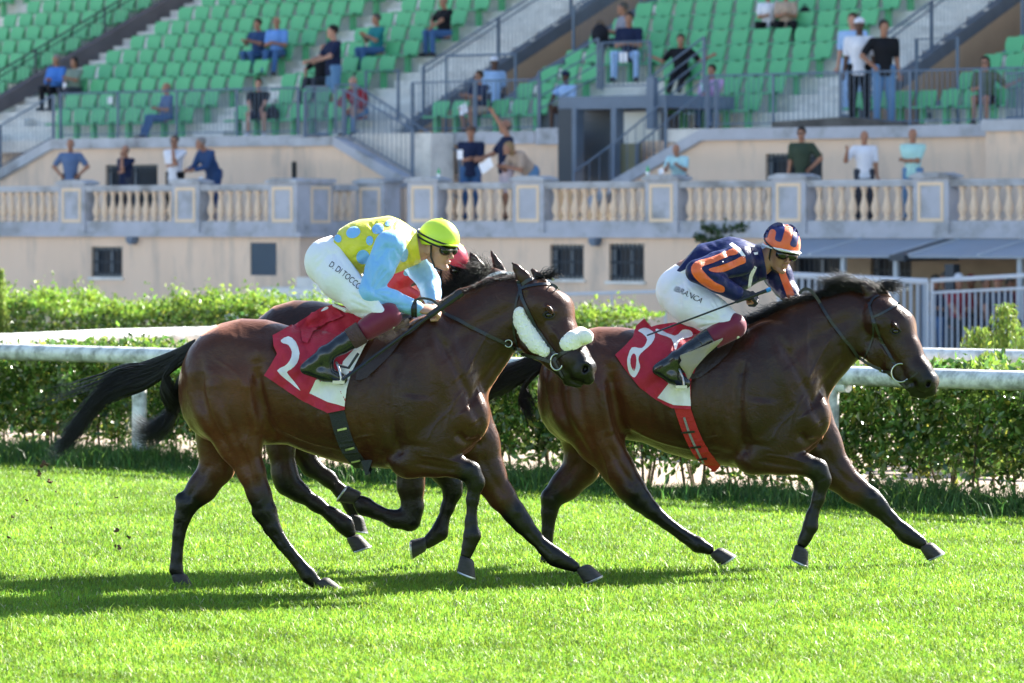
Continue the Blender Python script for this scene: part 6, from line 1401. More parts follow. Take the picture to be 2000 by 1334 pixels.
# the tan flap flying over the second rider's boot
tl = Y2 = 29.0 - .44
def flat(name, poly, Y, m, parent, origin, wrk=.01, sp=7, thick=.005):
    class FB:  # a gently curved imaginary surface: returns points at depth Y
        pass
    xs = [p[0] for p in poly]; ys = [p[1] for p in poly]; pts = []; B0 = []
    for i in range(len(poly)):
        a, b = np.array(poly[i], float), np.array(poly[(i + 1) % len(poly)], float); k = max(1, int(np.linalg.norm(b - a) / sp)); B0 += [tuple(a + (b - a) * j / k) for j in range(k)]
    pts = list(B0); x = min(xs)
    while x < max(xs):
        y = min(ys)
        while y < max(ys):
            if inpoly(x, y, B0) and min((x - a) ** 2 + (y - b) ** 2 for a, b in B0) > (sp * .55) ** 2: pts.append((x, y))
            y += sp
        x += sp
    r = delaunay_2d_cdt([Vector(p) for p in pts], [], [list(range(len(B0)))], 1, 1e-4); o_ = Vector(origin); V = []
    for v in r[0]: V.append(P(v.x, v.y, Y + wrk * math.sin(v.x * .11 + v.y * .05) + wrk * math.sin(v.y * .13)) - o_)
    n = len(V); V += [v + Vector((0, thick, 0)) for v in V]; fs = [tuple(f_) for f_ in r[2]]; fs = [f_ if (V[f_[1]] - V[f_[0]]).cross(V[f_[2]] - V[f_[0]]).y < 0 else f_[::-1] for f_ in fs]
    ec = {(a, b) for f_ in fs for a, b in zip(f_, f_[1:] + f_[:1])}; al = fs + [tuple(n + i for i in f_[::-1]) for f_ in fs] + [(b, a, n + a, n + b) for a, b in ec if (b, a) not in ec]
    return mesh_obj(name, V, al, m, parent, smooth=True)
flat('saddle_pad', smooth_poly([(1328, 694), (1350, 686), (1384, 672), (1412, 660), (1404, 672), (1380, 694), (1356, 722), (1346, 741), (1341, 736), (1338, 728), (1327, 712), (1331, 704)], 2), Y2, mat('tan chamois', (.33, .29, .21), .8, .3, bump=.2), sd2, h2.base)
# stirrups and leathers
def stirrup(h, top, foot, y, w=.11):
    e = MB(); a = Vector(h.loc(*top, y)); c = Vector(h.loc(*foot, y)); 
    e.tube([a, (a + c) / 2 + Vector((0, -.01, 0)), c + Vector((0, 0, .10))], .009, 6); o = e.build('stirrup_leather', LEATH, h.e)
    s_ = MB(); pts = [c + Vector((.01, -w * .55 * math.sin(t), .105 * math.cos(t) - .0)) for t in [math.pi * 1.0 * k / 10 - math.pi / 2 for k in range(11)]]
    pts = [c + Vector((.015 * math.cos(t * 2), .058 * math.cos(t), .012 + .105 * math.sin(t))) for t in [math.pi * k / 12 for k in range(13)]]
    s_.tube(pts, .007, 8); s_.box(c.x - .035, c.x + .035, c.y - .06, c.y + .06, c.z - .006, c.z + .012)
    s_.build('stirrup_iron', mat('brushed iron', (.5, .5, .5), .3, .5, metal=.9), h.e); return o
stirrup(h1, (700, 690), (662, 747), -.37); stirrup(h2, (1352, 700), (1330, 756), -.37)
stirrup(h1, (700, 690), (662, 747), .37); stirrup(h2, (1352, 700), (1330, 756), .37)
# bridles
def wrapband(h, hb, pts, w_, nm, m, par, Yd, off=.004): return strap(nm, pts, w_, m, par, h.base, hb, Yd, off=off)
def ring(h, x, y, rpx, m, par, tube=.0045, off=.012, nm='bit_ring', sx=1.0):
    l, n_ = hit(h.bvh, x, y); yy = (l.y if l is not None else h.Y - .1) - off; mb = MB(); pts = []
    for k in range(25): t = 2 * math.pi * k / 24; pts.append(P(x + rpx * sx * math.cos(t), y + rpx * math.sin(t), yy) - h.base)
    mb.tube(pts, tube, 8, cap=False); return mb.build(nm, m, par)
b1 = empty('bridle', (0, 0, 0), parent=h1.e)
for nm, pts, w_, m_ in (('browband', [(1015, 565), (1030, 560), (1058, 556), (1080, 557), (1090, 566)], .018, LEATHB), ('cheekpiece', [(1013, 548), (1018, 575), (1028, 600), (1048, 640), (1070, 672), (1086, 694)], .020, LEATHB),
    ('throatlash', [(1014, 570), (1006, 600), (1003, 640), (1012, 680)], .012, LEATH), ('noseband', [(1080, 706), (1098, 690), (1118, 680), (1142, 668)], .022, LEATH), ('chin_band', [(1082, 704), (1092, 722), (1100, 738)], .012, LEATH), ('headpiece', [(1020, 556), (1030, 548), (1044, 544)], .02, LEATHB)):
    wrapband(h1, hb1, pts, w_, nm, m_, b1, 27.2)
ring(h1, 1087, 707, 16, STEELB, b1, sx=.75)
rein1 = strap('rein', [(868, 616), (900, 630), (945, 652), (990, 672), (1030, 690), (1058, 700), (1076, 706)], .020, LEATH, b1, h1.base, hb1, 27.05, off=.02)
strap('rein', [(868, 612), (850, 590), (830, 583), (812, 586), (806, 600)], .014, LEATH, b1, h1.base, hb1, 27.05, free=True)
strap('martingale', [(846, 612), (808, 648), (780, 664)], .016, LEATH, b1, h1.base, hb1, 27.0, off=.02)
ring(h1, 993, 671, 7, STEELB, b1, nm='martingale_ring', off=.03, tube=.003)
b2 = empty('bridle', (0, 0, 0), parent=h2.e)
for nm, pts, w_, m_ in (('browband', [(1703, 621), (1722, 612), (1742, 601), (1757, 592)], .014, LEATHB), ('cheekpiece', [(1697, 592), (1704, 618), (1714, 645), (1728, 678), (1748, 712)], .017, LEATH),
    ('throatlash', [(1700, 600), (1706, 640), (1702, 668), (1688, 700)], .011, LEATH), ('noseband', [(1762, 748), (1776, 740), (1792, 728)], .010, LEATH), ('chin_band', [(1762, 748), (1770, 756), (1778, 752)], .016, LEATH), ('headpiece', [(1699, 596), (1706, 584), (1716, 578)], .016, LEATH)):
    wrapband(h2, hb2, pts, w_, nm, m_, b2, 28.9)
ring(h2, 1759, 728, 18, STEELB, b2)
strap('rein', [(1600, 592), (1622, 628), (1650, 664), (1678, 698), (1708, 717), (1745, 728)], .019, LEATH, b2, h2.base, hb2, 28.8, off=.016)
strap('rein', [(1560, 574), (1572, 564), (1586, 570), (1602, 592)], .018, LEATH, b2, h2.base, hb2, 28.85, free=True)
b3 = empty('bridle', (0, 0, 0), parent=h3.e)
strap('browband', [(938, 553), (946, 545), (962, 537), (980, 533), (1003, 534)], .018, WHP, b3, h3.base, hb3, 28.6); strap('headpiece', [(934, 533), (938, 545), (942, 560)], .014, WHP, b3, h3.base, hb3, 28.6)
# sheepskins on the first horse
def fleece(nm, nodes, par, n=260, seed=1):
    rg = np.random.default_rng(seed); S = Sculpt(); 
    nd = []
    for x, y, r in nodes:
        l, _n = hit(h1.bvh, x, y); nd.append((*(P(x, y, (l.y if l is not None else 27.1) - .008) - h1.base), r * h1.m))
    S.chain(nd, q=.75, k=.01); A = [np.array(q) for q in nd]
    for k in range(n):
        i = rg.integers(len(A) - 1); t = rg.random(); c = A[i] + (A[i + 1] - A[i]) * t; d = rg.normal(size=3); d /= np.linalg.norm(d); d[1] *= .75; S.ell(c[:3] + d * c[3] * .97, (rg.uniform(.004, .008),) * 3, None, 0, .004)
    V, Q = S.mesh(.003, 0); return mesh_obj(nm, V, Q, FLEECE, par, smooth=True)
fleece('cheek_sheepskin', [(1016, 611, 12), (1019, 628, 16), (1031, 652, 17), (1046, 672, 16), (1063, 686, 11)], b1, 900, 1); fleece('noseband_sheepskin', [(1108, 671, 15), (1120, 664, 18), (1134, 657, 18), (1146, 657, 13)], b1, 700, 2)
# whips: held things of their own
def whip(label, a, b, Ya, Yb, tip_m, r=.010):
    A, Bp = P(*a, Ya), P(*b, Yb); e = empty('riding_whip', tuple(A), 0, label, 'whip', 'whips held by the jockeys'); d = Bp - A
    MB().tube([(0, 0, 0), d * .25], [r * 1.5, r * 1.25], 8).build('handle', LEATH, e); MB().tube([d * .25, d * .8], [r * .75, r * .7], 8).build('shaft', LEATH, e)
    MB().tube([d * .8, d], [r * 1.5, r * 1.3], 8, flat=.5).build('flap', LEATHB, e); MB().tube([-d.normalized() * .03, (0, 0, 0)], r * 1.75, 8).build('cap', tip_m, e)
whip('long black whip slanting back from the fist of the rider in yellow', (893, 577), (668, 742), 27.0, 26.8, LEATH, .0145)
whip('thin black whip with a blue cap held by the rider in navy', (1496, 568), (1264, 655), 28.66, 28.45, mat('blue cap', (.02, .2, .5), .4), .008)
for (x, y, Yc, par, o_) in ((809, 602, 27.09, j1, j1.base),):
    for k in (0, 6): c = P(x + k - 3, y, Yc); MB().tube([tuple(c - o_ - Vector((.008, 0, .0))), tuple(c - o_ + Vector((.008, 0, 0)))], .056, 14).build('wrist_band', LEATH, par.e)
# ================================================================== spectators
def ik(a, c, l1, l2, hint):
    a, c, hint = (np.array(q, float) for q in (a, c, hint)); d = c - a; L = min(np.linalg.norm(d), (l1 + l2) * .995); d = d / max(np.linalg.norm(d), 1e-6); c = a + d * L
    x = (L * L + l1 * l1 - l2 * l2) / (2 * L); h = math.sqrt(max(l1 * l1 - x * x, 1e-6)); p = hint - d * (hint @ d); p /= max(np.linalg.norm(p), 1e-6); return a + d * x + p * h, c
def cl(name, col): return mat('fabric ' + name, col, .8, .25, var=.08, vscale=6, bump=.3, bscale=25)
FAB = dict(steel=(.10, .16, .30), navy=(.012, .02, .06), white=(.72, .74, .82), denimsh=(.025, .06, .16), olive=(.04, .06, .04), mint=(.40, .66, .64), cyan=(.42, .68, .75), blue=(.06, .20, .60), sage=(.20, .26, .22), black=(.008, .009, .013), sky=(.14, .30, .68), brown=(.14, .08, .06), teal=(.02, .20, .22), red=(.26, .015, .025), pink=(.55, .36, .62), jeans=(.05, .12, .27), ljeans=(.12, .24, .42), dgrey=(.045, .05, .07), ppink=(.60, .50, .56), cream=(.45, .34, .27), grey=(.30, .30, .36), olive2=(.09, .11, .07), lblue=(.35, .52, .80), tan=(.40, .33, .25))
HAIRC = dict(grey=(.22, .21, .21), black=(.012, .010, .010), brown=(.05, .03, .02), blonde=(.30, .20, .10), dgrey=(.08, .075, .07))
def hm(n): return mat('hair ' + n, HAIRC[n], .7, .3, bump=.5, bscale=80)
SHOEB = mat('dark shoe', (.02, .02, .025), .5); SHOEW = mat('white shoe', (.7, .7, .75), .5); SG = mat('sunglasses', (.01, .01, .012), .1, .8)
HANDS = dict(down=(.25, .04, .84, 'b'), akimbo=(.19, .08, 1.0, 'o'), rail=(.10, .40, 1.06, 'd'), cross=(-.12, .22, 1.17, 'd'), chin=(.03, .17, 1.50, 'd'), up=(.10, .18, 2.00, 'o'), front=(.06, .34, 1.16, 'd'), wave=(.34, .22, 1.38, 'd'), point=(.20, .42, 1.10, 'd'), back=(.16, -.12, 1.0, 'b'))
SITH = dict(lap=(.05, .30, .72, 'd'), knee=(.12, .46, .62, 'o'), wide=(.62, -.05, .86, 'd'), face=(.05, .24, 1.0, 'd'), side=(.32, .10, .60, 'o'), read=(.06, .34, .84, 'd'), hold=(.08, .42, .80, 'd'))
def spectator(label, px, py, place, yaw, shirt, legs, hands=('down', 'down'), hair='grey', lean=0, skin=None, shorts=False, long_=False, cap=None, glasses=False, feet=0, tilt=0, knees=.11, shoe=None, bald=False, group='spectators at the grandstand', hscale=None, w=None, row=None):
    """px, py: the head top in the photo. place: 'terrace', 'walk' or 'seat'"""
    sit = place == 'seat'
    if sit and w is not None:
        w_ = w; fz = 0.0; sc = (BZ(px, py, w_) - fz) / 1.27
    elif sit:
        best = None
        for n_ in (range(0, 12) if row is None else (row,)):
            w_ = W0 + RW * n_ - .22; fz = ZW + RH * n_; b = B(BU(px, w_), w_, fz); pyp = YH - F * (b.z + 1.27 - CH) / b.y
            if best is None or abs(pyp - py) < best[0]: best = (abs(pyp - py), w_, fz)
        w_, fz = best[1], best[2]; H_ = 1.27; zt = BZ(px, py, w_); sc = min(1.12, max(.85, (zt - fz) / 1.27))
    else:
        w_ = w if w is not None else (.85 if place == 'terrace' else 5.2); fz = {'terrace': 2.2, 'walk': ZW}.get(place, place if isinstance(place, (int, float)) else 2.2)
        zt = BZ(px, py, w_); sc = (zt - fz) / (1.77 * math.cos(R(lean)) ** .5 if lean else 1.77)
    base = B(BU(px, w_), w_, fz); e = empty('person', tuple(base), R(yaw) + math.pi, label, 'person', group)
    sk = skin or SKIN2; S = Sculpt(); C = Sculpt(); T = Sculpt(); k = sc
    up0 = np.array([0, 0, .50 if sit else .95]) * k; la = R(lean); ca, sa = math.cos(la), math.sin(la)
    def U(x, y, z):   # upper body coordinates (standing numbers) -> leaning, for sitting lowered by .45
        z0 = (z - .95) * k; y0 = y * k; return np.array([x * k, up0[1] + y0 * ca + z0 * sa, up0[2] + z0 * ca - y0 * sa]) + (np.array([0, -math.sin(la) * .25 * k, 0]) if not sit else 0)
    pel, wa, ch_, nb, hd = U(0, 0, .97), U(0, .01, 1.13), U(0, .015, 1.30), U(0, -.005, 1.46), U(0, .03, 1.64)
    S.chain([(*pel, .100 * k), (*wa, .095 * k), (*ch_, .105 * k), (*U(0, 0, 1.40), .07 * k)], q=.85, k=.05)
    S.ell(ch_, (.150 * k, .085 * k, .15 * k), None, 0, .04).cap(U(-.13, 0, 1.41), U(.13, 0, 1.41), .055 * k, k=.04).cap(nb, U(0, .015, 1.56), .055 * k, .052 * k, k=.02)
    hs = .99 * k; yawm = np.stack([np.array([0, 1, -math.tan(R(tilt))]) / math.hypot(1, math.tan(R(tilt))), np.array([-1, 0, 0]), np.array([0, math.tan(R(tilt)), 1]) / math.hypot(1, math.tan(R(tilt)))], 1)
    add_head(S, hd, yawm, hs, k=.015)
    C.chain([(*U(0, .01, .90), .150 * k), (*wa, .142 * k), (*ch_, .146 * k), (*U(0, 0, 1.42), .09 * k)], q=.95, k=.04).ell(ch_, (.190 * k, .125 * k, .18 * k), None, 0, .04).cap(U(-.15, 0, 1.415), U(.15, 0, 1.415), .062 * k, k=.04)
    for i, sd in enumerate((-1, 1)):
        hn = hands[i]; tb = (SITH if sit and hn in SITH else HANDS)[hn] if isinstance(hn, str) else hn
        sh = U(.185 * sd, 0, 1.41)
        if sit and hn in SITH: tgt = np.array([tb[0] * sd, tb[1], tb[2]]) * k
        elif sit: tgt = U(tb[0] * sd, tb[1], tb[2])
        elif hn in ('rail',): tgt = np.array([tb[0] * sd, .30 + .15, tb[2] / k]) * k
        else: tgt = U(tb[0] * sd, tb[1], tb[2])
        hint = {'b': (0, -1, -.2), 'o': (sd, -.3, -.2), 'd': (sd * .5, -.2, -1)}[tb[3]]
        el, wr_ = ik(sh, tgt, .29 * k, .26 * k, hint)
        S.chain([(*sh, .052 * k), (*el, .042 * k), (*wr_, .030 * k)], k=.03)
        fd = wr_ - el; fd /= np.linalg.norm(fd); pn = np.cross(fd, np.array([0, 0, 1.0])) * sd + np.array([0, 0, -.3]); add_fist(S, wr_, fd, pn + 1e-3, (0, .3, 1), .95 * k, .55)
        C.chain([(*sh, .070 * k), (*(sh + (el - sh) * .72), .064 * k)], k=.03)
        if long_: C.chain([(*el, .062 * k), (*(el + (wr_ - el) * .85), .046 * k)], k=.03).chain([(*sh, .066 * k), (*el, .060 * k)], k=.02)
    for sd in (-1, 1):
        hp = pel + np.array([.09 * sd, 0, -.04]) * k
        if sit:
            ft = {0: .0, 1: -.12, 2: .18, 3: .30}[feet] if isinstance(feet, int) else feet
            kn = np.array([knees * sd, .42, .52]) * k; an = np.array([knees * sd * 1.05, .42 + ft, .09]) * k
            if feet == 3: kn = np.array([.10 * sd, .46, .42]) * k; an = np.array([.10 * sd + .02, .86, .16]) * k
        else: an = np.array([.12 * sd, .0, .08]) * k; kn = (hp + an) / 2 + np.array([.01 * sd, .03, 0]) * k
        to = an + np.array([.02 * sd, .17, -.045]) * k; he = an + np.array([0, -.06, -.045]) * k
        S.chain([(*hp, .090 * k), (*kn, .055 * k), (*an, .036 * k)], k=.04); S.chain([(*he, .03 * k), (*to, .026 * k)], k=.02)
        T.chain([(*(hp + np.array([0, 0, .05])), .112 * k), (*(hp * .5 + kn * .5), .088 * k), (*(kn if not shorts else kn + (hp - kn) * .12), .078 * k)], k=.03)
        if not shorts: T.chain([(*kn, .070 * k), (*an, .055 * k)], k=.02)
        sh_ = Sculpt(); sh_.chain([(*he, .043 * k), (*((he + to) / 2 + np.array([0, 0, .012])), .047 * k), (*to, .036 * k)], k=.01).cap(an, an - np.array([0, 0, .03]), .043 * k, k=.02)
        V, Q = sh_.mesh(.014, 1); mesh_obj('shoe', V, Q, shoe or SHOEB, e, smooth=True)
    T.ell(pel + np.array([0, 0, .01]), (.165 * k, .135 * k, .12 * k), None, 0, .04); T.cut(U(0, 0, 1.035), U(0, 0, 1.1) - U(0, 0, 1.0)); C.cut(U(0, 0, .84), U(0, 0, .8) - U(0, 0, 1.0)); C.cut(U(0, 0, 1.475), U(0, 0, 1.6) - U(0, 0, 1.4))
    h_ = .0125
    for nm, s_, m_ in (('body', S, sk), ('shirt', C, cl(shirt, FAB[shirt])), ('trousers' if not shorts else 'shorts', T, cl(legs, FAB[legs]))):
        V, Q = s_.mesh(h_, 1); mesh_obj(nm, V, Q, m_, e, smooth=True)
    if not bald or hair:
        Hh = Sculpt(); TT = lambda *a: hd + yawm @ (np.array(a) * hs)
        if bald: Hh.ell(TT(-.03, 0, -.005), (.085 * hs, .083 * hs, .05 * hs), yawm, 0, .01).cut(TT(.015, 0, 0), yawm @ np.array([1, 0, .2]))
        else: Hh.ell(TT(-.020, 0, .040), (.104 * hs, .086 * hs, .095 * hs), yawm, 0, .01); Hh.cut(TT(.035, 0, .02), yawm @ np.array([1, 0, -.75]))
        if hair == 'blonde' or 'curly' in label or 'long' in label: Hh.ell(TT(-.04, 0, -.07), (.075 * hs, .09 * hs, .14 * hs), yawm, 0, .03)
        V, Q = Hh.mesh(.011, 1); mesh_obj('hair', V, Q, hm(hair), e, smooth=True)
    if cap:
        K = Sculpt().ell(hd + yawm @ (np.array([-.012, 0, .045]) * hs), (.106 * hs, .090 * hs, .092 * hs), yawm, 0, .01).ell(hd + yawm @ (np.array([.11, 0, .05]) * hs), (.06, .065, .010), yawm, 0, .01); K.cut(hd + yawm @ (np.array([0, 0, .035]) * hs), yawm @ np.array([0, 0, -1.0])); V, Q = K.mesh(.010, 1); mesh_obj('cap', V, Q, cl('cap' + cap, FAB[cap]), e, smooth=True)
    if glasses:
        K = Sculpt(); 
        for s_ in (-1, 1): K.ell(hd + yawm @ (np.array([.096, .034 * s_, .0]) * hs), (.008, .028, .020), yawm, 0, .004)
        V, Q = K.mesh(.006, 0); mesh_obj('sunglasses', V, Q, SG, e)
    return e
sp = spectator
G_T, G_S = 'spectators standing on the terrace', 'spectators seated in the grandstand'
sp('heavy bald man in a steel blue T-shirt, hands on hips at the balustrade', 138, 270, 'terrace', -8, 'steel', 'dgrey', ('akimbo', 'akimbo'), 'grey', bald=True, group=G_T)
sp('bald man in a navy T-shirt with a hand on his chin', 246, 283, 'terrace', -38, 'navy', 'dgrey', ('chin', 'cross'), 'dgrey', bald=True, group=G_T)
sp('man in a white T-shirt and sunglasses with a hand to his mouth', 342, 263, 'terrace', -22, 'white', 'black', ('chin', 'cross'), 'dgrey', glasses=True, group=G_T)
sp('grey haired man in a dark blue shirt leaning on the balustrade', 410, 269, 'terrace', -50, 'denimsh', 'denimsh', ('rail', 'rail'), 'grey', lean=28, long_=True, group=G_T)
sp('man in a navy polo and brown cap holding a white paper', 920, 245, 'terrace', -8, 'navy', 'jeans', ('front', 'cross'), 'brown', cap='brown', group=G_T)
sp('man in a navy polo and pale pink shorts raising one arm high', 990, 233, 'terrace', -75, 'navy', 'ppink', ((.10, .30, 1.92, 'o'), 'point'), 'dgrey', bald=True, shorts=True, group=G_T)
sp('blonde woman in a beige top bending over the balustrade', 1022, 284, 'terrace', -55, 'cream', 'ljeans', ('rail', 'rail'), 'blonde', lean=48, group=G_T)
sp('older man in a pale cyan polo leaning his forearms on a pier', 1325, 281, 'terrace', -18, 'cyan', 'dgrey', ('rail', 'rail'), 'grey', lean=22, bald=True, group=G_T)
sp('man in a dark green T-shirt and sunglasses with one hand on his hip', 1566, 247, 'terrace', -20, 'olive', 'black', ('akimbo', 'down'), 'black', glasses=True, group=G_T)
sp('man in a white T-shirt lifting one hand, by the right terrace wall', 1688, 254, 'terrace', 0, 'white', 'dgrey', ('down', 'wave'), 'grey', bald=True, group=G_T)
sp('man in a pale mint polo with folded arms', 1783, 250, 'terrace', -18, 'mint', 'ljeans', ('cross', 'cross'), 'grey', bald=True, group=G_T)
sp('man in a blue and black jacket seated at the left end of his row', 111, 110, 'seat', -30, 'blue', 'black', ('lap', 'lap'), 'grey', long_=True, group=G_S)
sp('woman with dark curly hair and a grey green top seated on the left', 146, 115, 'seat', -35, 'sage', 'dgrey', ('hold', 'lap'), 'black', group=G_S)
sp('man in a blue grey shirt and jeans sitting sideways in the front row', 327, 165, 'seat', -62, 'steel', 'jeans', ('lap', 'lap'), 'grey', bald=True, feet=2, row=0, group=G_S)
sp('boy in a black T-shirt and dark shorts sitting in the front row', 505, 157, 'seat', -5, 'black', 'navy', ('knee', 'knee'), 'brown', shorts=True, skin=SKIN, shoe=SHOEW, row=0, knees=.17, group=G_S)
sp('tanned man with folded arms beside the man in light blue', 505, 40, 'seat', -35, 'denimsh', 'jeans', ('hold', 'hold'), 'black', feet=1, group=G_S)
sp('man in a light blue polo with clasped hands, high on the left block', 541, 36, 'seat', -15, 'sky', 'jeans', ('lap', 'lap'), 'grey', bald=True, feet=2, group=G_S)
sp('man in a black polo lounging with one knee drawn up', 627, 88, 'seat', -30, 'black', 'dgrey', ('side', 'side'), 'dgrey', bald=True, feet=2, lean=-12, group=G_S)
sp('boy in a navy T-shirt and denim shorts standing in the aisle', 652, 48, ZW + RH * 1, -65, 'navy', 'ljeans', ('point', 'point'), 'black', shorts=True, skin=SKIN, w=W0 + RW * 1.2, group=G_S)
sp('man in a teal T-shirt reading in his seat', 737, 30, 'seat', -58, 'teal', 'jeans', ('read', 'read'), 'dgrey', group=G_S)
sp('elderly man in a dark red shirt and jeans leaning forward', 703, 148, 'seat', -30, 'red', 'ljeans', ('knee', 'knee'), 'grey', lean=22, long_=True, bald=True, row=0, skin=SKIN, group=G_S)
sp('man in a black shirt sitting beside the upper stairs', 868, -4, 'seat', -50, 'black', 'jeans', ('knee', 'side'), 'dgrey', bald=True, group=G_S)
sp('man in a dark shirt, white shorts and sunglasses with papers', 937, 142, 'seat', -45, 'navy', 'cream', ('hold', 'hold'), 'brown', shorts=True, glasses=True, row=0, feet=1, group=G_S)
sp('man in a pale blue shirt and white cap in the passage', 965, 110, ZW - .15, 20, 'lblue', 'dgrey', ('down', 'down'), 'black', skin=SKIN3, cap='white', w=7.4, group=G_S)
sp('boy in a blue and white top with a dark cap seated by the portal', 1106, 143, 'seat', -30, 'lblue', 'brown', ('lap', 'knee'), 'black', skin=SKIN3, cap='navy', shorts=True, shoe=SHOEW, row=0, group=G_S)
sp('man in a pale grey shirt sitting on the steps facing left', 1218, 8, 'seat', -75, 'grey', 'dgrey', ('lap', 'lap'), 'dgrey', feet=2, group=G_S)
sp('young man in a navy T-shirt and pale jeans with elbows on his knees', 1229, 28, 'seat', -12, 'navy', 'lblue', ('lap', 'lap'), 'black', knees=.2, group=G_S)
sp('man in a black shirt with both arms spread over the seats', 1330, 70, 'seat', -10, 'black', 'black', ('wide', 'wide'), 'black', feet=3, group=G_S)
sp('man in a pink shirt and jeans holding a pale leaflet', 1391, 130, 'seat', -25, 'pink', 'jeans', ('face', 'lap'), 'black', row=0, long_=True, group=G_S)
sp('left of two people in white tops and black trousers high in the centre block', 1500, -16, 'seat', 0, 'white', 'black', ('side', 'lap'), 'brown', knees=.25, group=G_S)
sp('right of two people in white tops and black trousers high in the centre block', 1535, -18, 'seat', -5, 'cream', 'black', ('lap', 'lap'), 'brown', knees=.2, group=G_S)
sp('young man in a light blue shirt standing behind the one in white', 1666, 24, ZW + RH * .5, -20, 'lblue', 'lblue', ('point', 'down'), 'brown', w=6.6, skin=SKIN, group=G_S)
sp('young man in a white T-shirt, white cap and black trousers', 1679, 34, ZW, -12, 'white', 'black', ('down', 'down'), 'black', cap='white', skin=SKIN3, w=5.2, shoe=SHOEW, group=G_S)
sp('man in a black polo and blue jeans standing by the passage', 1726, 38, ZW, 8, 'black', 'ljeans', ('down', 'akimbo'), 'black', w=5.2, group=G_S)
sp('woman with sunglasses and long dark hair in an olive shirt, seated', 1925, 114, 'seat', -20, 'olive2', 'black', ('wide', 'lap'), 'black', shorts=True, glasses=True, row=0, group=G_S)
G_C = 'people sitting behind the white fence'
for k, (x_, y_, a_, sh_, lg_, cp_, lb_) in enumerate(((1826, 533, 20, 'dgrey', 'black', None, 'person in grey sitting just right of the blue grey gate post'), (1846, 529, -30, 'navy', 'jeans', None, 'person in navy sitting behind the white fence, left of the awning post'), (1872, 531, 10, 'red', 'black', 'white', 'person in dark red with a white cap behind the white fence'), (1897, 533, -20, 'black', 'black', 'red', 'person in black with a red cap behind the white fence'),
    (1925, 536, 25, 'brown', 'dgrey', None, 'person in brown behind the fence, beside the conifers'), (1950, 534, -15, 'dgrey', 'black', 'red', 'person in grey with a red cap behind the fence'), (1972, 540, 10, 'blue', 'white', None, 'person in blue behind the fence near the right edge'), (1992, 534, -25, 'red', 'black', None, 'person in dark red at the right edge behind the fence'))):
    sp(lb_, x_, y_ + 8, 'seat', a_, sh_, lg_, ('lap', 'knee'), 'dgrey', cap=cp_, w=-.9 - .3 * (k % 3), group=G_C)
# clods of turf thrown up by the hooves
CL = mat('earth clod', (.10, .06, .03), .95, .2, var=.5, vscale=30); CLG = mat('torn dry grass', (.40, .32, .14), .9)
rg = np.random.default_rng(8)
for (x_, y_, r_) in ((88, 905, .030), (76, 925, .022), (97, 940, .018), (52, 976, .012), (24, 1010, .012), (18, 1048, .014), (100, 1030, .010), (228, 1036, .020), (232, 1070, .022), (252, 1050, .016), (228, 972, .010), (110, 960, .010), (283, 578, .008), (150, 985, .008), (70, 990, .010)):
    r_ *= .7; S = Sculpt(); n_ = 6
    for k in range(n_): d_ = rg.normal(size=3) * r_ * .5; S.ell(d_, tuple(rg.uniform(.35, .7, 3) * r_), None, 0, r_ * .3)
    V, Q = S.mesh(max(.0025, r_ / 7), 0); o = mesh_obj('turf_clod', V, Q, CL, None, tuple(P(x_, y_, 27.0 + rg.uniform(-.4, .4)))); tag(o, 'dark clod with torn grass, flying low at the left under the tail tip' if r_ > .0105 and x_ < 200 else 'dark clod flying just left of the planted hind leg' if 200 < x_ < 270 else 'tiny crumb of earth flying behind the nearest horse', 'clod', 'clods flying behind the nearest horse')
    if r_ > .015:
        b_ = MB()
        for k in range(14): d_ = Vector(rg.normal(size=3)).normalized(); b_.tube([d_ * r_ * .3, d_ * r_ * rg.uniform(1.2, 2.6) + Vector((0, 0, -.01))], [.0015, .0006], 4)
        b_.build('grass_tuft', CLG, o)
# things they hold or left about
PAP = mat('white paper', (.85, .86, .92), .6, .3)
def paper(label, x, y, w_, wd, ht, rot=0, m=PAP):
    c = B(BU(x, w_), w_, BZ(x, y, w_)); mb = MB(); n = 5
    V = []; 
    for i in range(n):
        for j in (0, 1): a = (i / (n - 1) - .5) * wd; b = (j - .5) * ht; ca, sa = math.cos(R(rot)), math.sin(R(rot)); V.append((a * ca - b * sa, .03 * math.sin(i * 1.3) + .002 * 0, a * sa + b * ca))
    mb.v = V + [(v[0], v[1] + .004, v[2]) for v in V]; k = len(V)
    for i in range(n - 1): q = (i * 2, i * 2 + 2, i * 2 + 3, i * 2 + 1); mb.f += [q, tuple(k + t for t in q[::-1])]
    ring_ = [0, 2, 4, 6, 8, 9, 7, 5, 3, 1]; mb.f += [(ring_[(i + 1) % 10], ring_[i], k + ring_[i], k + ring_[(i + 1) % 10]) for i in range(10)]
    return tag(mb.build('paper_sheet', m, None, tuple(c), BR), label, 'paper', 'papers held by the spectators')
paper('round folded white paper held by the man in the brown cap', 899, 302, .35, .16, .18)
paper('large white paper hanging from the hand of the man with the raised arm', 950, 323, .3, .34, .20, 25)
paper('white paper on the balustrade under the hands of the leaning grey haired man', 393, 350, .2, .14, .09, 10)
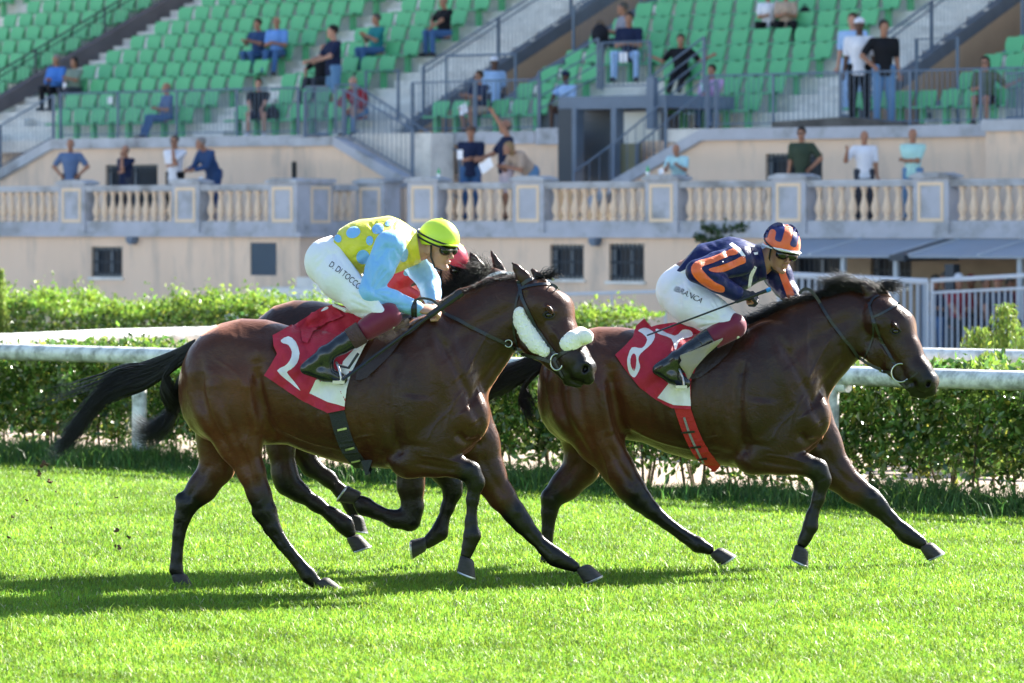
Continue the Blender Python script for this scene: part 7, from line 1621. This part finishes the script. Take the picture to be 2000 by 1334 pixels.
paper('white paper in the hand of the man in pale cyan', 1292, 334, .2, .14, .10, 15)
paper('white paper in the lap of the curly haired woman', 127, 168, 7.0, .13, .14)
paper('white papers held low by the man in white shorts', 905, 213, 5.3, .24, .2, 20)
paper('white paper beside the knee of the boy in black', 484, 228, 5.35, .13, .22)
paper('white paper between the knees of the young man in navy', 1218, 112, 7.3, .22, .2)
paper('pale green leaflet held by the man in the pink shirt', 1376, 167, 5.25, .20, .20, 10, mat('pale green paper', (.55, .80, .76), .6))
paper('small white notice stuck among the seats of the second row', 215, 196, 6.5, .17, .16)
def bottle(label, x, y, w_):
    c = B(BU(x, w_), w_, BZ(x, y, w_)); e = empty('drink_bottle', tuple(c), 0, label, 'bottle', 'bottles left on the piers')
    MB().lathe([(.030, 0), (.034, .01), (.034, .12), (.014, .17), (.012, .20)], seg=12).build('glass', mat('green bottle glass', (.05, .45, .15), .15, .6), e, smooth=True); MB().lathe([(.036, .03), (.036, .09)], seg=12).build('paper_band', PAP, e); return e
bottle('small green bottle on the first pier right of the sloping wall', 857, 349, .05); bottle('small green bottle on the pier beside the man in cyan', 1265, 345, .05)
def bag(label, x, y, w_, s=1.0):
    c = np.array(B(BU(x, w_), w_, BZ(x, y, w_))); S = Sculpt().ell((0, 0, .16 * s), (.16 * s, .11 * s, .18 * s), None, 0, .02).ell((.02, -.09 * s, .12 * s), (.11 * s, .05 * s, .10 * s), None, 0, .02); V, Q = S.mesh(.015, 1)
    e = empty('backpack', tuple(c), BR, label, 'bag', 'bags beside the spectators'); mesh_obj('pouch', V, Q, cl('bag black', (.012, .013, .02)), e, smooth=True)
    MB().tube([(-.05 * s, 0, .32 * s), (-.04 * s, 0, .38 * s), (.04 * s, 0, .38 * s), (.05 * s, 0, .32 * s)], .012, 6).build('loop', cl('bag black', (.012, .013, .02)), e)
bag('black backpack beside the boy in the front row', 532, 238, 5.8); bag('black bag on the steps beside the man in grey', 1172, 88, 8.2, 1.3); bag('dark bag on the seats right of the couple in white tops', 1572, 42, 10.2, .9)
